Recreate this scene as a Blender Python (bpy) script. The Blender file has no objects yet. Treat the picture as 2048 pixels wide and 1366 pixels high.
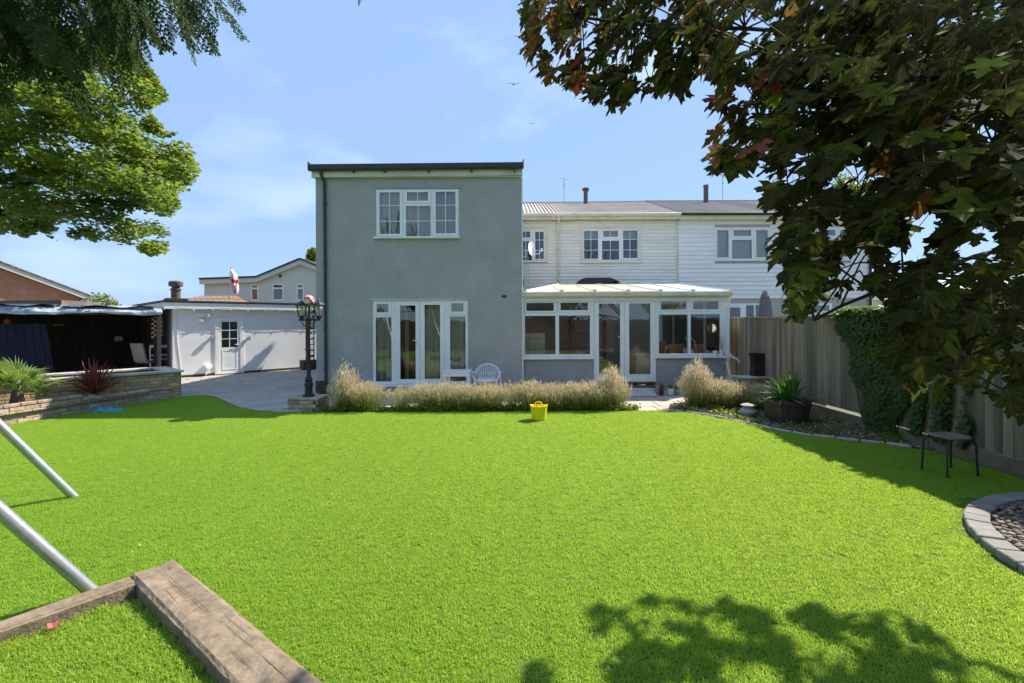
import bpy, bmesh, math, random
import numpy as np
from mathutils import Vector, Matrix, Euler

random.seed(7)
rng = np.random.default_rng(7)
S = bpy.context.scene
COL = S.collection
R = math.radians
TAU = math.tau

# ------------------------------------------------------------------ camera, sky, sun, exposure
F = 967.0
CX, HY = 1024.0, 643.0
HC = 1.75
cam = bpy.data.cameras.new("camera")
camo = bpy.data.objects.new("camera", cam)
COL.objects.link(camo)
cam.sensor_width = 36.0
cam.lens = 36.0 * F / 2048.0
cam.shift_y = (HY - 683.0) / 2048.0
cam.clip_start = 0.05
cam.clip_end = 4000
camo.matrix_world = Matrix.Translation((0, 0, HC)) @ Matrix.Rotation(R(90), 4, 'X') @ Matrix.Rotation(R(-0.25), 4, 'Z')
S.camera = camo

SUN_EL, SUN_AZ = R(45), R(57)
world = bpy.data.worlds.new("World")
S.world = world
world.use_nodes = True
wn, wl = world.node_tree.nodes, world.node_tree.links
bg = wn['Background']
sky = wn.new("ShaderNodeTexSky")
sky.sky_type = 'NISHITA'
sky.sun_disc = False
sky.sun_elevation = SUN_EL
sky.sun_rotation = SUN_AZ
sky.air_density = 1.0
sky.dust_density = 0.3
sky.ozone_density = 2.0
tc = wn.new("ShaderNodeTexCoord")
# thin even veil of high haze plus a few soft clouds
veil = wn.new("ShaderNodeMix"); veil.data_type = 'RGBA'
veil.inputs[0].default_value = 0.91
veil.inputs[7].default_value = (1.03, 1.58, 2.56, 1)
wl.new(sky.outputs[0], veil.inputs[6])
mp = wn.new("ShaderNodeMapping"); mp.inputs['Scale'].default_value = (1.0, 1.0, 2.2)
mp.inputs['Location'].default_value = (0.35, 0.1, 0.2)
wl.new(tc.outputs['Generated'], mp.inputs[0])
nz = wn.new("ShaderNodeTexNoise"); nz.inputs['Scale'].default_value = 2.3
nz.inputs['Detail'].default_value = 4; nz.inputs['Roughness'].default_value = 0.5
nz.inputs['Distortion'].default_value = 0.2
wl.new(mp.outputs[0], nz.inputs[0])
rp = wn.new("ShaderNodeValToRGB")
rp.color_ramp.elements[0].position = 0.56; rp.color_ramp.elements[0].color = (0, 0, 0, 1)
rp.color_ramp.elements[1].position = 0.80; rp.color_ramp.elements[1].color = (0.75, 0.75, 0.75, 1)
wl.new(nz.outputs[0], rp.inputs[0])
cl = wn.new("ShaderNodeMix"); cl.data_type = 'RGBA'
cl.inputs[7].default_value = (2.6, 3.1, 3.6, 1)
wl.new(rp.outputs[0], cl.inputs[0]); wl.new(veil.outputs[2], cl.inputs[6])
wl.new(cl.outputs[2], bg.inputs[0])
bg.inputs[1].default_value = 0.15

sun = bpy.data.lights.new("sun", 'SUN')
sun.energy = 3.75
sun.angle = R(0.53)
sun.color = (1.0, 0.92, 0.80)
suno = bpy.data.objects.new("sun", sun)
COL.objects.link(suno)
sdir = Vector((math.sin(SUN_AZ) * math.cos(SUN_EL), math.cos(SUN_AZ) * math.cos(SUN_EL), math.sin(SUN_EL)))
suno.rotation_euler = sdir.to_track_quat('Z', 'Y').to_euler()
suno.location = (20, 15, 25)
SHX, SHY = sdir.x / sdir.z, sdir.y / sdir.z     # shadow offset per metre of height

S.view_settings.view_transform = 'Standard'
S.view_settings.look = 'None'
S.view_settings.gamma = 1
S.view_settings.exposure = 1.30
S.view_settings.use_curve_mapping = False
S.render.engine = 'CYCLES'
S.cycles.use_denoising = True
S.cycles.max_bounces = 7
S.cycles.diffuse_bounces = 4
S.cycles.transparent_max_bounces = 12
S.cycles.caustics_reflective = False
S.cycles.caustics_refractive = False
S.cycles.sample_clamp_indirect = 6

# ------------------------------------------------------------------ helpers
def wX(px, Y): return (px - CX) / F * Y
def wZ(py, Y): return HC - (py - HY) / F * Y

def tag(o, label=None, cat=None, group=None, kind=None):
    if label: o['label'] = label
    if cat: o['category'] = cat
    if group: o['group'] = group
    if kind: o['kind'] = kind
    return o

def wloc(o):
    v = Vector((0, 0, 0))
    while o is not None:
        v += o.location
        o = o.parent
    return v

def thing(name, label, cat, loc=(0, 0, 0), group=None):
    o = bpy.data.objects.new(name, None)
    o.empty_display_size = 0.2
    COL.objects.link(o)
    o.location = loc
    return tag(o, label, cat, group)

def link(name, me, parent=None, loc=None):
    o = bpy.data.objects.new(name, me)
    COL.objects.link(o)
    if parent is not None: o.parent = parent
    if loc is not None: o.location = loc
    return o

def copy_tree(o, parent=None):
    c = o.copy(); COL.objects.link(c)
    if parent is not None: c.parent = parent
    for ch in list(o.children): copy_tree(ch, c)
    return c

class MB:
    def __init__(s): s.v = []; s.f = []; s.mi = []; s.cur = 0
    def add(s, vs, fs):
        b = len(s.v); s.v += [tuple(v) for v in vs]
        for f in fs: s.f.append([b + i for i in f]); s.mi.append(s.cur)
        return s
    def box(s, x0, x1, y0, y1, z0, z1):
        v = [(x0,y0,z0),(x1,y0,z0),(x1,y1,z0),(x0,y1,z0),(x0,y0,z1),(x1,y0,z1),(x1,y1,z1),(x0,y1,z1)]
        return s.add(v, [(0,3,2,1),(4,5,6,7),(0,1,5,4),(1,2,6,5),(2,3,7,6),(3,0,4,7)])
    def cbox(s, x0, x1, y0, y1, z0, z1, c=0.005):
        """box with chamfered edges (24 verts)"""
        xs, ys, zs = (x0, x1), (y0, y1), (z0, z1)
        idx = {}; vs = []
        for i in (0, 1):
            for j in (0, 1):
                for k in (0, 1):
                    sx, sy, sz = (c if i == 0 else -c), (c if j == 0 else -c), (c if k == 0 else -c)
                    p = (xs[i], ys[j], zs[k])
                    for a, q in enumerate([(p[0], p[1]+sy, p[2]+sz), (p[0]+sx, p[1], p[2]+sz), (p[0]+sx, p[1]+sy, p[2])]):
                        idx[i, j, k, a] = len(vs); vs.append(q)
        fs = []
        I = idx
        for i in (0, 1): fs.append([I[i,0,0,0], I[i,1,0,0], I[i,1,1,0], I[i,0,1,0]][::(1 if i else -1)])
        for j in (0, 1): fs.append([I[0,j,0,1], I[1,j,0,1], I[1,j,1,1], I[0,j,1,1]][::(-1 if j else 1)])
        for k in (0, 1): fs.append([I[0,0,k,2], I[1,0,k,2], I[1,1,k,2], I[0,1,k,2]][::(1 if k else -1)])
        for i in (0, 1):
            for j in (0, 1): fs.append([I[i,j,0,0], I[i,j,1,0], I[i,j,1,1], I[i,j,0,1]])
        for i in (0, 1):
            for k in (0, 1): fs.append([I[i,0,k,0], I[i,1,k,0], I[i,1,k,2], I[i,0,k,2]])
        for j in (0, 1):
            for k in (0, 1): fs.append([I[0,j,k,1], I[1,j,k,1], I[1,j,k,2], I[0,j,k,2]])
        for i in (0, 1):
            for j in (0, 1):
                for k in (0, 1): fs.append([I[i,j,k,0], I[i,j,k,1], I[i,j,k,2]])
        return s.add(vs, fs)
    def quad(s, a, b, c, d): return s.add([a, b, c, d], [(0, 1, 2, 3)])
    def tube(s, pts, r, n=8, cap=True):
        pts = [Vector(p) for p in pts]
        if not isinstance(r, (list, tuple)): r = [r] * len(pts)
        rings = []; up = None
        for i, p in enumerate(pts):
            t = (pts[min(i+1, len(pts)-1)] - pts[max(i-1, 0)]).normalized()
            if up is None:
                up = Vector((0,0,1)) if abs(t.z) < 0.9 else Vector((1,0,0))
            a = t.cross(up).normalized(); b = a.cross(t).normalized(); up = b
            rings.append([p + (a*math.cos(TAU*k/n) + b*math.sin(TAU*k/n)) * r[i] for k in range(n)])
        vs = [v for rg in rings for v in rg]; fs = []
        for i in range(len(pts)-1):
            for k in range(n):
                fs.append((i*n+k, i*n+(k+1)%n, (i+1)*n+(k+1)%n, (i+1)*n+k))
        if cap: fs.append(tuple(range(n))[::-1]); fs.append(tuple((len(pts)-1)*n+k for k in range(n)))
        return s.add(vs, fs)
    def lathe(s, prof, c=(0,0,0), n=20, sx=1, sy=1):
        vs = []; fs = []
        for (r, z) in prof:
            for k in range(n): vs.append((c[0]+sx*r*math.cos(TAU*k/n), c[1]+sy*r*math.sin(TAU*k/n), c[2]+z))
        for i in range(len(prof)-1):
            for k in range(n): fs.append((i*n+k, i*n+(k+1)%n, (i+1)*n+(k+1)%n, (i+1)*n+k))
        fs.append(tuple(range(n))[::-1]); fs.append(tuple((len(prof)-1)*n+k for k in range(n)))
        return s.add(vs, fs)
    def prism(s, poly, z0, z1):
        """poly: list of (x,y), extruded z0..z1"""
        n = len(poly)
        vs = [(x, y, z0) for x, y in poly] + [(x, y, z1) for x, y in poly]
        fs = [tuple(range(n))[::-1], tuple(range(n, 2*n))] + [(i, (i+1)%n, n+(i+1)%n, n+i) for i in range(n)]
        return s.add(vs, fs)
    def prismY(s, poly, y0, y1):
        """poly: list of (x,z), extruded y0..y1"""
        n = len(poly)
        vs = [(x, y0, z) for x, z in poly] + [(x, y1, z) for x, z in poly]
        fs = [tuple(range(n)), tuple(range(n, 2*n))[::-1]] + [(i, (i+1)%n, n+(i+1)%n, n+i) for i in range(n)]
        return s.add(vs, fs)
    def prismX(s, poly, x0, x1):
        """poly: list of (y,z), extruded x0..x1"""
        n = len(poly)
        vs = [(x0, y, z) for y, z in poly] + [(x1, y, z) for y, z in poly]
        fs = [tuple(range(n))[::-1], tuple(range(n, 2*n))] + [(i, (i+1)%n, n+(i+1)%n, n+i) for i in range(n)]
        return s.add(vs, fs)
    def plate(s, x0, x1, z0, z1, holes, y0, y1):
        """slab x0..x1, z0..z1 of depth y0..y1 with rectangular holes (hx0,hx1,hz0,hz1)"""
        xs = sorted(set([x0, x1] + [min(max(h[i], x0), x1) for h in holes for i in (0, 1)]))
        zs = sorted(set([z0, z1] + [min(max(h[i], z0), z1) for h in holes for i in (2, 3)]))
        nx, nz = len(xs)-1, len(zs)-1
        def solid(i, j):
            if i < 0 or j < 0 or i >= nx or j >= nz: return False
            cx, cz = (xs[i]+xs[i+1])/2, (zs[j]+zs[j+1])/2
            return not any(h[0] < cx < h[1] and h[2] < cz < h[3] for h in holes)
        vid = {}
        def V(i, j, k):
            if (i, j, k) not in vid:
                vid[i, j, k] = len(s.v); s.v.append((xs[i], (y0, y1)[k], zs[j]))
            return vid[i, j, k]
        def Fc(*a): s.f.append(list(a)); s.mi.append(s.cur)
        for i in range(nx):
            for j in range(nz):
                if not solid(i, j): continue
                Fc(V(i,j,0), V(i+1,j,0), V(i+1,j+1,0), V(i,j+1,0))
                Fc(V(i,j,1), V(i,j+1,1), V(i+1,j+1,1), V(i+1,j,1))
                if not solid(i-1, j): Fc(V(i,j,0), V(i,j+1,0), V(i,j+1,1), V(i,j,1))
                if not solid(i+1, j): Fc(V(i+1,j,0), V(i+1,j,1), V(i+1,j+1,1), V(i+1,j+1,0))
                if not solid(i, j-1): Fc(V(i,j,0), V(i,j,1), V(i+1,j,1), V(i+1,j,0))
                if not solid(i, j+1): Fc(V(i,j+1,0), V(i+1,j+1,0), V(i+1,j+1,1), V(i,j+1,1))
        return s
    def mesh(s, name, mats, off=None, smooth=False):
        me = bpy.data.meshes.new(name)
        v = s.v if off is None else [(a-off[0], b-off[1], c-off[2]) for a, b, c in s.v]
        me.from_pydata(v, [], s.f)
        if not isinstance(mats, (list, tuple)): mats = [mats]
        for m in mats: me.materials.append(m)
        if len(mats) > 1: me.polygons.foreach_set('material_index', s.mi)
        if smooth: me.polygons.foreach_set('use_smooth', [True]*len(s.f))
        me.update()
        return me
    def build(s, name, mats, parent=None, smooth=False, bevel=0, world=True):
        off = wloc(parent) if (parent is not None and world) else None
        me = s.mesh(name, mats, off, smooth)
        bm = bmesh.new(); bm.from_mesh(me)
        bmesh.ops.recalc_face_normals(bm, faces=bm.faces)
        if bevel:
            bmesh.ops.bevel(bm, geom=bm.edges[:], offset=bevel, segments=1, affect='EDGES', clamp_overlap=True)
        bm.to_mesh(me); bm.free()
        if smooth:
            me.set_sharp_from_angle(angle=R(40))
        return link(name, me, parent)

def np_mesh(name, V, Fq, mats, mi=None, smooth=False):
    """fast mesh from arrays; Fq (n,3) or (n,4)"""
    me = bpy.data.meshes.new(name)
    k = Fq.shape[1]; n = len(Fq)
    me.vertices.add(len(V)); me.vertices.foreach_set('co', np.asarray(V, np.float32).ravel())
    me.loops.add(n*k); me.loops.foreach_set('vertex_index', np.asarray(Fq, np.int32).ravel())
    me.polygons.add(n)
    me.polygons.foreach_set('loop_start', np.arange(0, n*k, k, dtype=np.int32))
    if not isinstance(mats, (list, tuple)): mats = [mats]
    for m in mats: me.materials.append(m)
    if mi is not None: me.polygons.foreach_set('material_index', np.asarray(mi, np.int32))
    if smooth: me.polygons.foreach_set('use_smooth', np.ones(n, bool))
    me.update(calc_edges=True)
    return me

def inpoly(P, poly):
    P = np.atleast_2d(P); x, y = P[:, 0], P[:, 1]
    c = np.zeros(len(P), bool); j = len(poly)-1
    for i in range(len(poly)):
        xi, yi = poly[i]; xj, yj = poly[j]
        t = ((yi > y) != (yj > y)) & (x < (xj-xi)*(y-yi)/((yj-yi) + 1e-12)+xi)
        c ^= t; j = i
    return c

def rand_rot(n):
    q = rng.normal(size=(n, 4)); q /= np.linalg.norm(q, axis=1)[:, None]
    w, x, y, z = q.T
    return np.stack([1-2*(y*y+z*z), 2*(x*y-z*w), 2*(x*z+y*w), 2*(x*y+z*w), 1-2*(x*x+z*z), 2*(y*z-x*w),
                     2*(x*z-y*w), 2*(y*z+x*w), 1-2*(x*x+y*y)], 1).reshape(n, 3, 3)

def scatter(base_v, base_f, P, rot, scale):
    """instances of a small mesh baked into one: base_v (m,3), P (n,3), rot (n,3,3), scale (n,)"""
    n, m = len(P), len(base_v)
    V = np.einsum('nij,mj->nmi', rot, base_v) * np.asarray(scale).reshape(n, 1, -1) + P[:, None, :]
    Fq = (base_f[None, :, :] + (np.arange(n)*m)[:, None, None]).reshape(-1, base_f.shape[1])
    return V.reshape(-1, 3), Fq

# ------------------------------------------------------------------ materials
def M(name, c1, c2=None, scale=4.0, rough=0.7, bump=0.0, bscale=60.0, rnd=0.0, metal=0.0, spec=0.3,
      stretch=(1, 1, 1), dirt=None, dscale=1.2, damt=0.5, bdist=0.01, lo=0.35, hi=0.65, dstretch=None):
    m = bpy.data.materials.new(name); m.use_nodes = True
    n, l = m.node_tree.nodes, m.node_tree.links
    b = n['Principled BSDF']
    b.inputs['Roughness'].default_value = rough
    b.inputs['Metallic'].default_value = metal
    b.inputs['Specular IOR Level'].default_value = spec
    t = n.new('ShaderNodeTexCoord'); mpn = n.new('ShaderNodeMapping')
    mpn.inputs['Scale'].default_value = stretch
    oi = n.new('ShaderNodeObjectInfo')
    sh = n.new('ShaderNodeVectorMath'); sh.operation = 'MULTIPLY_ADD'
    cmb = n.new('ShaderNodeCombineXYZ')
    for i in range(3): l.new(oi.outputs['Random'], cmb.inputs[i])
    l.new(cmb.outputs[0], sh.inputs[0]); sh.inputs[1].default_value = (37, 53, 71)
    l.new(t.outputs['Object'], sh.inputs[2]); l.new(sh.outputs[0], mpn.inputs[0])
    col = None
    if c2 is None: c2 = tuple(c*0.8 for c in c1)
    nt = n.new('ShaderNodeTexNoise'); nt.inputs['Scale'].default_value = scale; nt.inputs['Detail'].default_value = 6
    nt.inputs['Roughness'].default_value = 0.62
    l.new(mpn.outputs[0], nt.inputs[0])
    mr = n.new('ShaderNodeMapRange'); mr.inputs[1].default_value = lo; mr.inputs[2].default_value = hi
    l.new(nt.outputs[0], mr.inputs[0])
    mx = n.new('ShaderNodeMix'); mx.data_type = 'RGBA'
    mx.inputs[6].default_value = (*c1, 1); mx.inputs[7].default_value = (*c2, 1)
    l.new(mr.outputs[0], mx.inputs[0]); col = mx.outputs[2]
    if dirt:
        n2 = n.new('ShaderNodeTexNoise'); n2.inputs['Scale'].default_value = dscale; n2.inputs['Detail'].default_value = 5
        if dstretch:
            dm = n.new('ShaderNodeMapping'); dm.inputs['Scale'].default_value = dstretch
            l.new(sh.outputs[0], dm.inputs[0]); l.new(dm.outputs[0], n2.inputs[0])
        else: l.new(sh.outputs[0], n2.inputs[0])
        m2 = n.new('ShaderNodeMapRange'); m2.inputs[1].default_value = 0.48; m2.inputs[2].default_value = 0.72
        m2.inputs[4].default_value = damt
        l.new(n2.outputs[0], m2.inputs[0])
        x2 = n.new('ShaderNodeMix'); x2.data_type = 'RGBA'; x2.inputs[7].default_value = (*dirt, 1)
        l.new(m2.outputs[0], x2.inputs[0]); l.new(col, x2.inputs[6]); col = x2.outputs[2]
    if rnd:
        hs = n.new('ShaderNodeHueSaturation')
        mm = n.new('ShaderNodeMapRange'); mm.inputs[3].default_value = 1-rnd; mm.inputs[4].default_value = 1+rnd
        l.new(oi.outputs['Random'], mm.inputs[0]); l.new(mm.outputs[0], hs.inputs['Value'])
        l.new(col, hs.inputs['Color']); col = hs.outputs[0]
    l.new(col, b.inputs['Base Color'])
    if bump:
        nb = n.new('ShaderNodeTexNoise'); nb.inputs['Scale'].default_value = bscale; nb.inputs['Detail'].default_value = 4
        l.new(mpn.outputs[0], nb.inputs[0])
        bp = n.new('ShaderNodeBump'); bp.inputs['Strength'].default_value = bump; bp.inputs['Distance'].default_value = bdist
        l.new(nb.outputs[0], bp.inputs['Height']); l.new(bp.outputs[0], b.inputs['Normal'])
    return m

def leafmat(name, c, t, c2=None, t2=None, trans=0.45, scale=0.5, rough=0.45, rnd=0.0, spec=0.25):
    """two sided leaf: diffuse + light let through; patchy tone by position"""
    m = bpy.data.materials.new(name); m.use_nodes = True
    n, l = m.node_tree.nodes, m.node_tree.links
    b = n['Principled BSDF']; out = n['Material Output']
    b.inputs['Roughness'].default_value = rough; b.inputs['Specular IOR Level'].default_value = spec
    tr = n.new('ShaderNodeBsdfTranslucent'); ms = n.new('ShaderNodeMixShader'); ms.inputs[0].default_value = trans
    g = n.new('ShaderNodeNewGeometry')
    nt = n.new('ShaderNodeTexNoise'); nt.inputs['Scale'].default_value = scale; nt.inputs['Detail'].default_value = 7
    nt.inputs['Roughness'].default_value = 0.8
    l.new(g.outputs['Position'], nt.inputs[0])
    mr = n.new('ShaderNodeMapRange'); mr.inputs[1].default_value = 0.38; mr.inputs[2].default_value = 0.62
    l.new(nt.outputs[0], mr.inputs[0])
    for (a, bb, sock) in ((c, c2 or c, b.inputs['Base Color']), (t, t2 or t, tr.inputs[0])):
        x = n.new('ShaderNodeMix'); x.data_type = 'RGBA'; x.inputs[6].default_value = (*a, 1); x.inputs[7].default_value = (*bb, 1)
        l.new(mr.outputs[0], x.inputs[0]); l.new(x.outputs[2], sock)
    l.new(b.outputs[0], ms.inputs[1]); l.new(tr.outputs[0], ms.inputs[2]); l.new(ms.outputs[0], out.inputs[0])
    return m

def veins(m, amt=0.55):
    """pale veins fanning out from the stalk of a lobed leaf, in the leaf's own coordinates"""
    n, l = m.node_tree.nodes, m.node_tree.links
    uv = n.new('ShaderNodeUVMap'); uv.uv_map = 'leaf'
    sp = n.new('ShaderNodeSeparateXYZ'); l.new(uv.outputs[0], sp.inputs[0])
    def mth(op, a, b=None, c=None):
        x = n.new('ShaderNodeMath'); x.operation = op
        for i, q in enumerate((a, b, c)):
            if q is None: continue
            if isinstance(q, (int, float)): x.inputs[i].default_value = q
            else: l.new(q, x.inputs[i])
        return x.outputs[0]
    ang = mth('ARCTAN2', sp.outputs[0], sp.outputs[1])
    k = mth('ADD', ang, R(21+42*4)); k = mth('MODULO', k, R(42)); k = mth('SUBTRACT', k, R(21))
    rad = mth('SQRT', mth('ADD', mth('MULTIPLY', sp.outputs[0], sp.outputs[0]), mth('MULTIPLY', sp.outputs[1], sp.outputs[1])))
    d = mth('MULTIPLY', mth('ABSOLUTE', mth('SINE', k)), rad)
    # side veins
    s2 = mth('ABSOLUTE', mth('SINE', mth('MULTIPLY', mth('SUBTRACT', rad, mth('MULTIPLY', mth('ABSOLUTE', k), .9)), 26)))
    w1 = mth('LESS_THAN', d, .013); w2 = mth('MULTIPLY', mth('LESS_THAN', s2, .14), .45)
    f = mth('MULTIPLY', mth('MAXIMUM', w1, w2), amt)
    b = n['Principled BSDF']
    for sock in (b.inputs['Base Color'], next(q for q in n if q.type == 'BSDF_TRANSLUCENT').inputs[0]):
        src_ = sock.links[0].from_socket
        g = n.new('ShaderNodeMix'); g.data_type = 'RGBA'; g.blend_type = 'ADD'; g.inputs[7].default_value = (.10, .10, .05, 1)
        l.new(f, g.inputs[0]); l.new(src_, g.inputs[6]); l.new(g.outputs[2], sock)
    return m

def glassmat(name, tint=(0.94, 0.96, 0.95), ior=1.5, rough=0.0, boost=1.6):
    m = bpy.data.materials.new(name); m.use_nodes = True
    n, l = m.node_tree.nodes, m.node_tree.links
    n.remove(n['Principled BSDF']); out = n['Material Output']
    tr = n.new('ShaderNodeBsdfTransparent'); tr.inputs[0].default_value = (*tint, 1)
    gl = n.new('ShaderNodeBsdfGlossy'); gl.inputs['Roughness'].default_value = rough; gl.inputs[0].default_value = (0.95, 0.95, 0.95, 1)
    fr = n.new('ShaderNodeFresnel'); fr.inputs[0].default_value = ior
    mu = n.new('ShaderNodeMath'); mu.operation = 'MULTIPLY'; mu.inputs[1].default_value = boost; mu.use_clamp = True
    ms = n.new('ShaderNodeMixShader')
    l.new(fr.outputs[0], mu.inputs[0]); l.new(mu.outputs[0], ms.inputs[0])
    l.new(tr.outputs[0], ms.inputs[1]); l.new(gl.outputs[0], ms.inputs[2]); l.new(ms.outputs[0], out.inputs[0])
    # slight waviness of old glazing
    nt = n.new('ShaderNodeTexNoise'); nt.inputs['Scale'].default_value = 1.5
    t = n.new('ShaderNodeTexCoord'); l.new(t.outputs['Object'], nt.inputs[0])
    bp = n.new('ShaderNodeBump'); bp.inputs['Strength'].default_value = 0.05; bp.inputs['Distance'].default_value = 0.05
    l.new(nt.outputs[0], bp.inputs['Height']); l.new(bp.outputs[0], gl.inputs['Normal'])
    return m

def shear(name, c, trans=0.5, alpha=0.0):
    m = leafmat(name, c, c, trans=trans, rough=0.9, spec=0.0)
    return m

m_render = M('grey_render', (0.445, 0.435, 0.395), (0.37, 0.37, 0.335), scale=1.6, rough=0.9, bump=0.8, bscale=19, bdist=0.04, dirt=(0.40, 0.40, 0.36), dscale=0.9, damt=0.7, spec=0.1, dstretch=(2.2, 2.2, .5))
m_dwarf = M('dwarf_wall_render', (0.36, 0.37, 0.34), (0.30, 0.31, 0.29), scale=2, rough=0.9, bump=0.8, bscale=40, bdist=0.02)
m_out = M('pale_render', (0.80, 0.79, 0.77), (0.74, 0.73, 0.72), scale=1.2, rough=0.85, bump=0.3, bscale=40, dirt=(0.62, 0.63, 0.64), damt=0.35)
m_board = M('white_board', (0.86, 0.83, 0.75), (0.80, 0.77, 0.69), scale=2.5, rough=0.55, rnd=0.04, dirt=(0.60, 0.54, 0.40), dscale=1.6, damt=0.3, stretch=(0.4, 1, 1))
m_boardw = M('cleaner_white_board', (0.88, 0.87, 0.84), (0.84, 0.83, 0.80), scale=2.5, rough=0.5, rnd=0.03, dirt=(0.72, 0.70, 0.64), dscale=1.0, damt=0.3)
m_upvc = M('white_upvc', (0.87, 0.87, 0.83), (0.82, 0.82, 0.78), scale=3, rough=0.3, spec=0.5, dirt=(.66, .64, .54), dscale=2.5, damt=.35)
m_cream = M('cream_paint', (0.78, 0.75, 0.60), (0.70, 0.66, 0.50), scale=5, rough=0.6, dirt=(0.45, 0.40, 0.25), dscale=3, damt=0.5, stretch=(0.5, 1, 2))
m_fascia = M('weathered_cream', (0.66, 0.68, 0.52), (0.60, 0.62, 0.46), scale=3, rough=0.6, dirt=(0.36, 0.34, 0.18), dscale=2.2, damt=0.6)
m_darktrim = M('dark_brown_plastic', (0.045, 0.042, 0.042), (0.035, 0.032, 0.032), rough=0.45, spec=0.4)
m_black = M('black_metal', (0.02, 0.022, 0.024), (0.03, 0.03, 0.032), scale=12, rough=0.5, spec=0.4)
m_brown = M('brown_paint', (0.10, 0.065, 0.055), (0.07, 0.045, 0.04), rough=0.6)
m_flue = M('flue_brown', (0.15, 0.11, 0.10), (0.12, 0.085, 0.08), rough=0.7)
m_roofA = M('corrugated_roof', (0.54, 0.46, 0.39), (0.45, 0.38, 0.32), scale=3, rough=0.85, dirt=(0.66, 0.58, 0.50), damt=0.6, bump=0.2)
m_roofB = M('corrugated_roof_dull', (0.38, 0.32, 0.29), (0.32, 0.265, 0.245), scale=3, rough=0.85, dirt=(0.33, 0.29, 0.26), damt=0.5, bump=0.2)
m_dash = M('pebble_dash', (0.52, 0.48, 0.42), (0.40, 0.37, 0.33), scale=60, rough=0.95, bump=0.9, bscale=90)
m_poly = leafmat('roof_sheet', (0.80, 0.70, 0.56), (0.62, 0.52, 0.40), (0.84, 0.76, 0.64), (0.66, 0.57, 0.45), trans=0.28, rough=0.35, spec=0.5)
m_polyw = leafmat('roof_sheet_white', (0.84, 0.82, 0.76), (0.6, 0.58, 0.52), trans=0.25, rough=0.35, spec=0.5)
m_glass = glassmat('window_glass', boost=1.7)
m_glassd = glassmat('door_glass', boost=1.8)
m_net = shear('net_curtain', (0.82, 0.82, 0.70), 0.4)
m_drape = shear('pale_drape', (0.80, 0.80, 0.68), 0.25)
m_blind = shear('roller_blind', (0.74, 0.78, 0.68), 0.3)
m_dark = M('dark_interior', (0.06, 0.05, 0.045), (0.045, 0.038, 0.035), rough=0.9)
m_room = M('room_wall', (0.30, 0.28, 0.25), (0.26, 0.24, 0.22), rough=0.9)
m_floor = M('room_floor', (0.16, 0.13, 0.10), (0.12, 0.10, 0.08), rough=0.5)
m_white = M('white_plastic', (0.8, 0.8, 0.8), (0.76, 0.76, 0.76), rough=0.4)
m_yellow = M('yellow_plastic', (0.92, 0.78, 0.02), (0.90, 0.74, 0.015), rough=0.35, spec=0.4)
m_conc = M('pale_paving', (0.50, 0.42, 0.35), (0.42, 0.36, 0.30), scale=5, rough=0.9, rnd=0.08, bump=0.25, bscale=30, dirt=(0.36, 0.31, 0.27), damt=0.5)
m_joint = M('paving_joint', (0.24, 0.22, 0.19), (0.18, 0.165, 0.14), scale=8, rough=0.95, bump=0.4)
m_slate = M('printed_concrete', (0.42, 0.385, 0.34), (0.30, 0.275, 0.25), scale=3.5, rough=0.75, rnd=0.1, bump=0.6, bscale=9, bdist=0.03, dirt=(0.42, 0.39, 0.36), damt=0.5, stretch=(1, 2.2, 1))
m_kerb = M('kerb_stone', (0.48, 0.42, 0.35), (0.36, 0.31, 0.26), scale=9, rough=0.9, rnd=0.12, bump=0.5, bscale=30)
m_edge = M('edging_sett', (0.28, 0.265, 0.24), (0.20, 0.19, 0.175), scale=9, rough=0.9, rnd=0.14, bump=0.6, bscale=35)
m_cope = M('coping_slab', (0.60, 0.56, 0.49), (0.46, 0.43, 0.37), scale=5, rough=0.9, rnd=0.1, bump=0.5, bscale=24, dirt=(0.24, 0.22, 0.17), damt=0.6)
m_brickY = M('yellow_brick', (0.62, 0.46, 0.24), (0.44, 0.30, 0.15), scale=14, rough=0.9, rnd=0.28, bump=0.8, bscale=60, dirt=(0.25, 0.20, 0.14), dscale=9, damt=0.5)
m_brickP = M('buff_brick', (0.50, 0.38, 0.28), (0.37, 0.27, 0.20), scale=14, rough=0.9, rnd=0.25, bump=0.8, bscale=60, dirt=(0.24, 0.20, 0.17), dscale=9, damt=0.5)
m_mortar = M('mortar', (0.30, 0.26, 0.21), (0.22, 0.19, 0.15), scale=20, rough=0.95, bump=0.6)
m_soil = M('dry_soil', (0.14, 0.10, 0.07), (0.09, 0.065, 0.045), scale=14, rough=0.95, bump=1.0, bscale=30, bdist=0.03)
m_bark = M('bark', (0.10, 0.075, 0.055), (0.06, 0.045, 0.035), scale=9, rough=0.9, bump=0.8, stretch=(1, 1, 0.3))
m_twig = M('twig_bark', (0.05, 0.040, 0.030), (0.035, 0.027, 0.02), scale=9, rough=0.8)
m_fence = M('fence_board', (0.31, 0.235, 0.17), (0.16, 0.125, 0.095), scale=9, rough=0.9, rnd=0.34, bump=0.5, bscale=22, stretch=(1, 1, 0.07), dirt=(0.20, 0.21, 0.10), dscale=1.3, damt=0.6, dstretch=(1, 1, .6))
m_rail = M('fence_rail', (0.42, 0.34, 0.24), (0.32, 0.25, 0.17), scale=7, rough=0.9, bump=0.3)
m_gboard = M('gravel_board', (0.24, 0.175, 0.12), (0.17, 0.125, 0.09), scale=8, rough=0.95, bump=0.5, dirt=(0.14, 0.15, 0.06), damt=0.5)
m_steel = M('galvanised_steel', (0.50, 0.52, 0.55), (0.40, 0.42, 0.46), scale=16, rough=0.38, metal=0.7, spec=0.5)
m_stoolseat = M('worn_seat_board', (0.22, 0.15, 0.12), (0.16, 0.11, 0.09), scale=9, rough=0.6)
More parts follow.
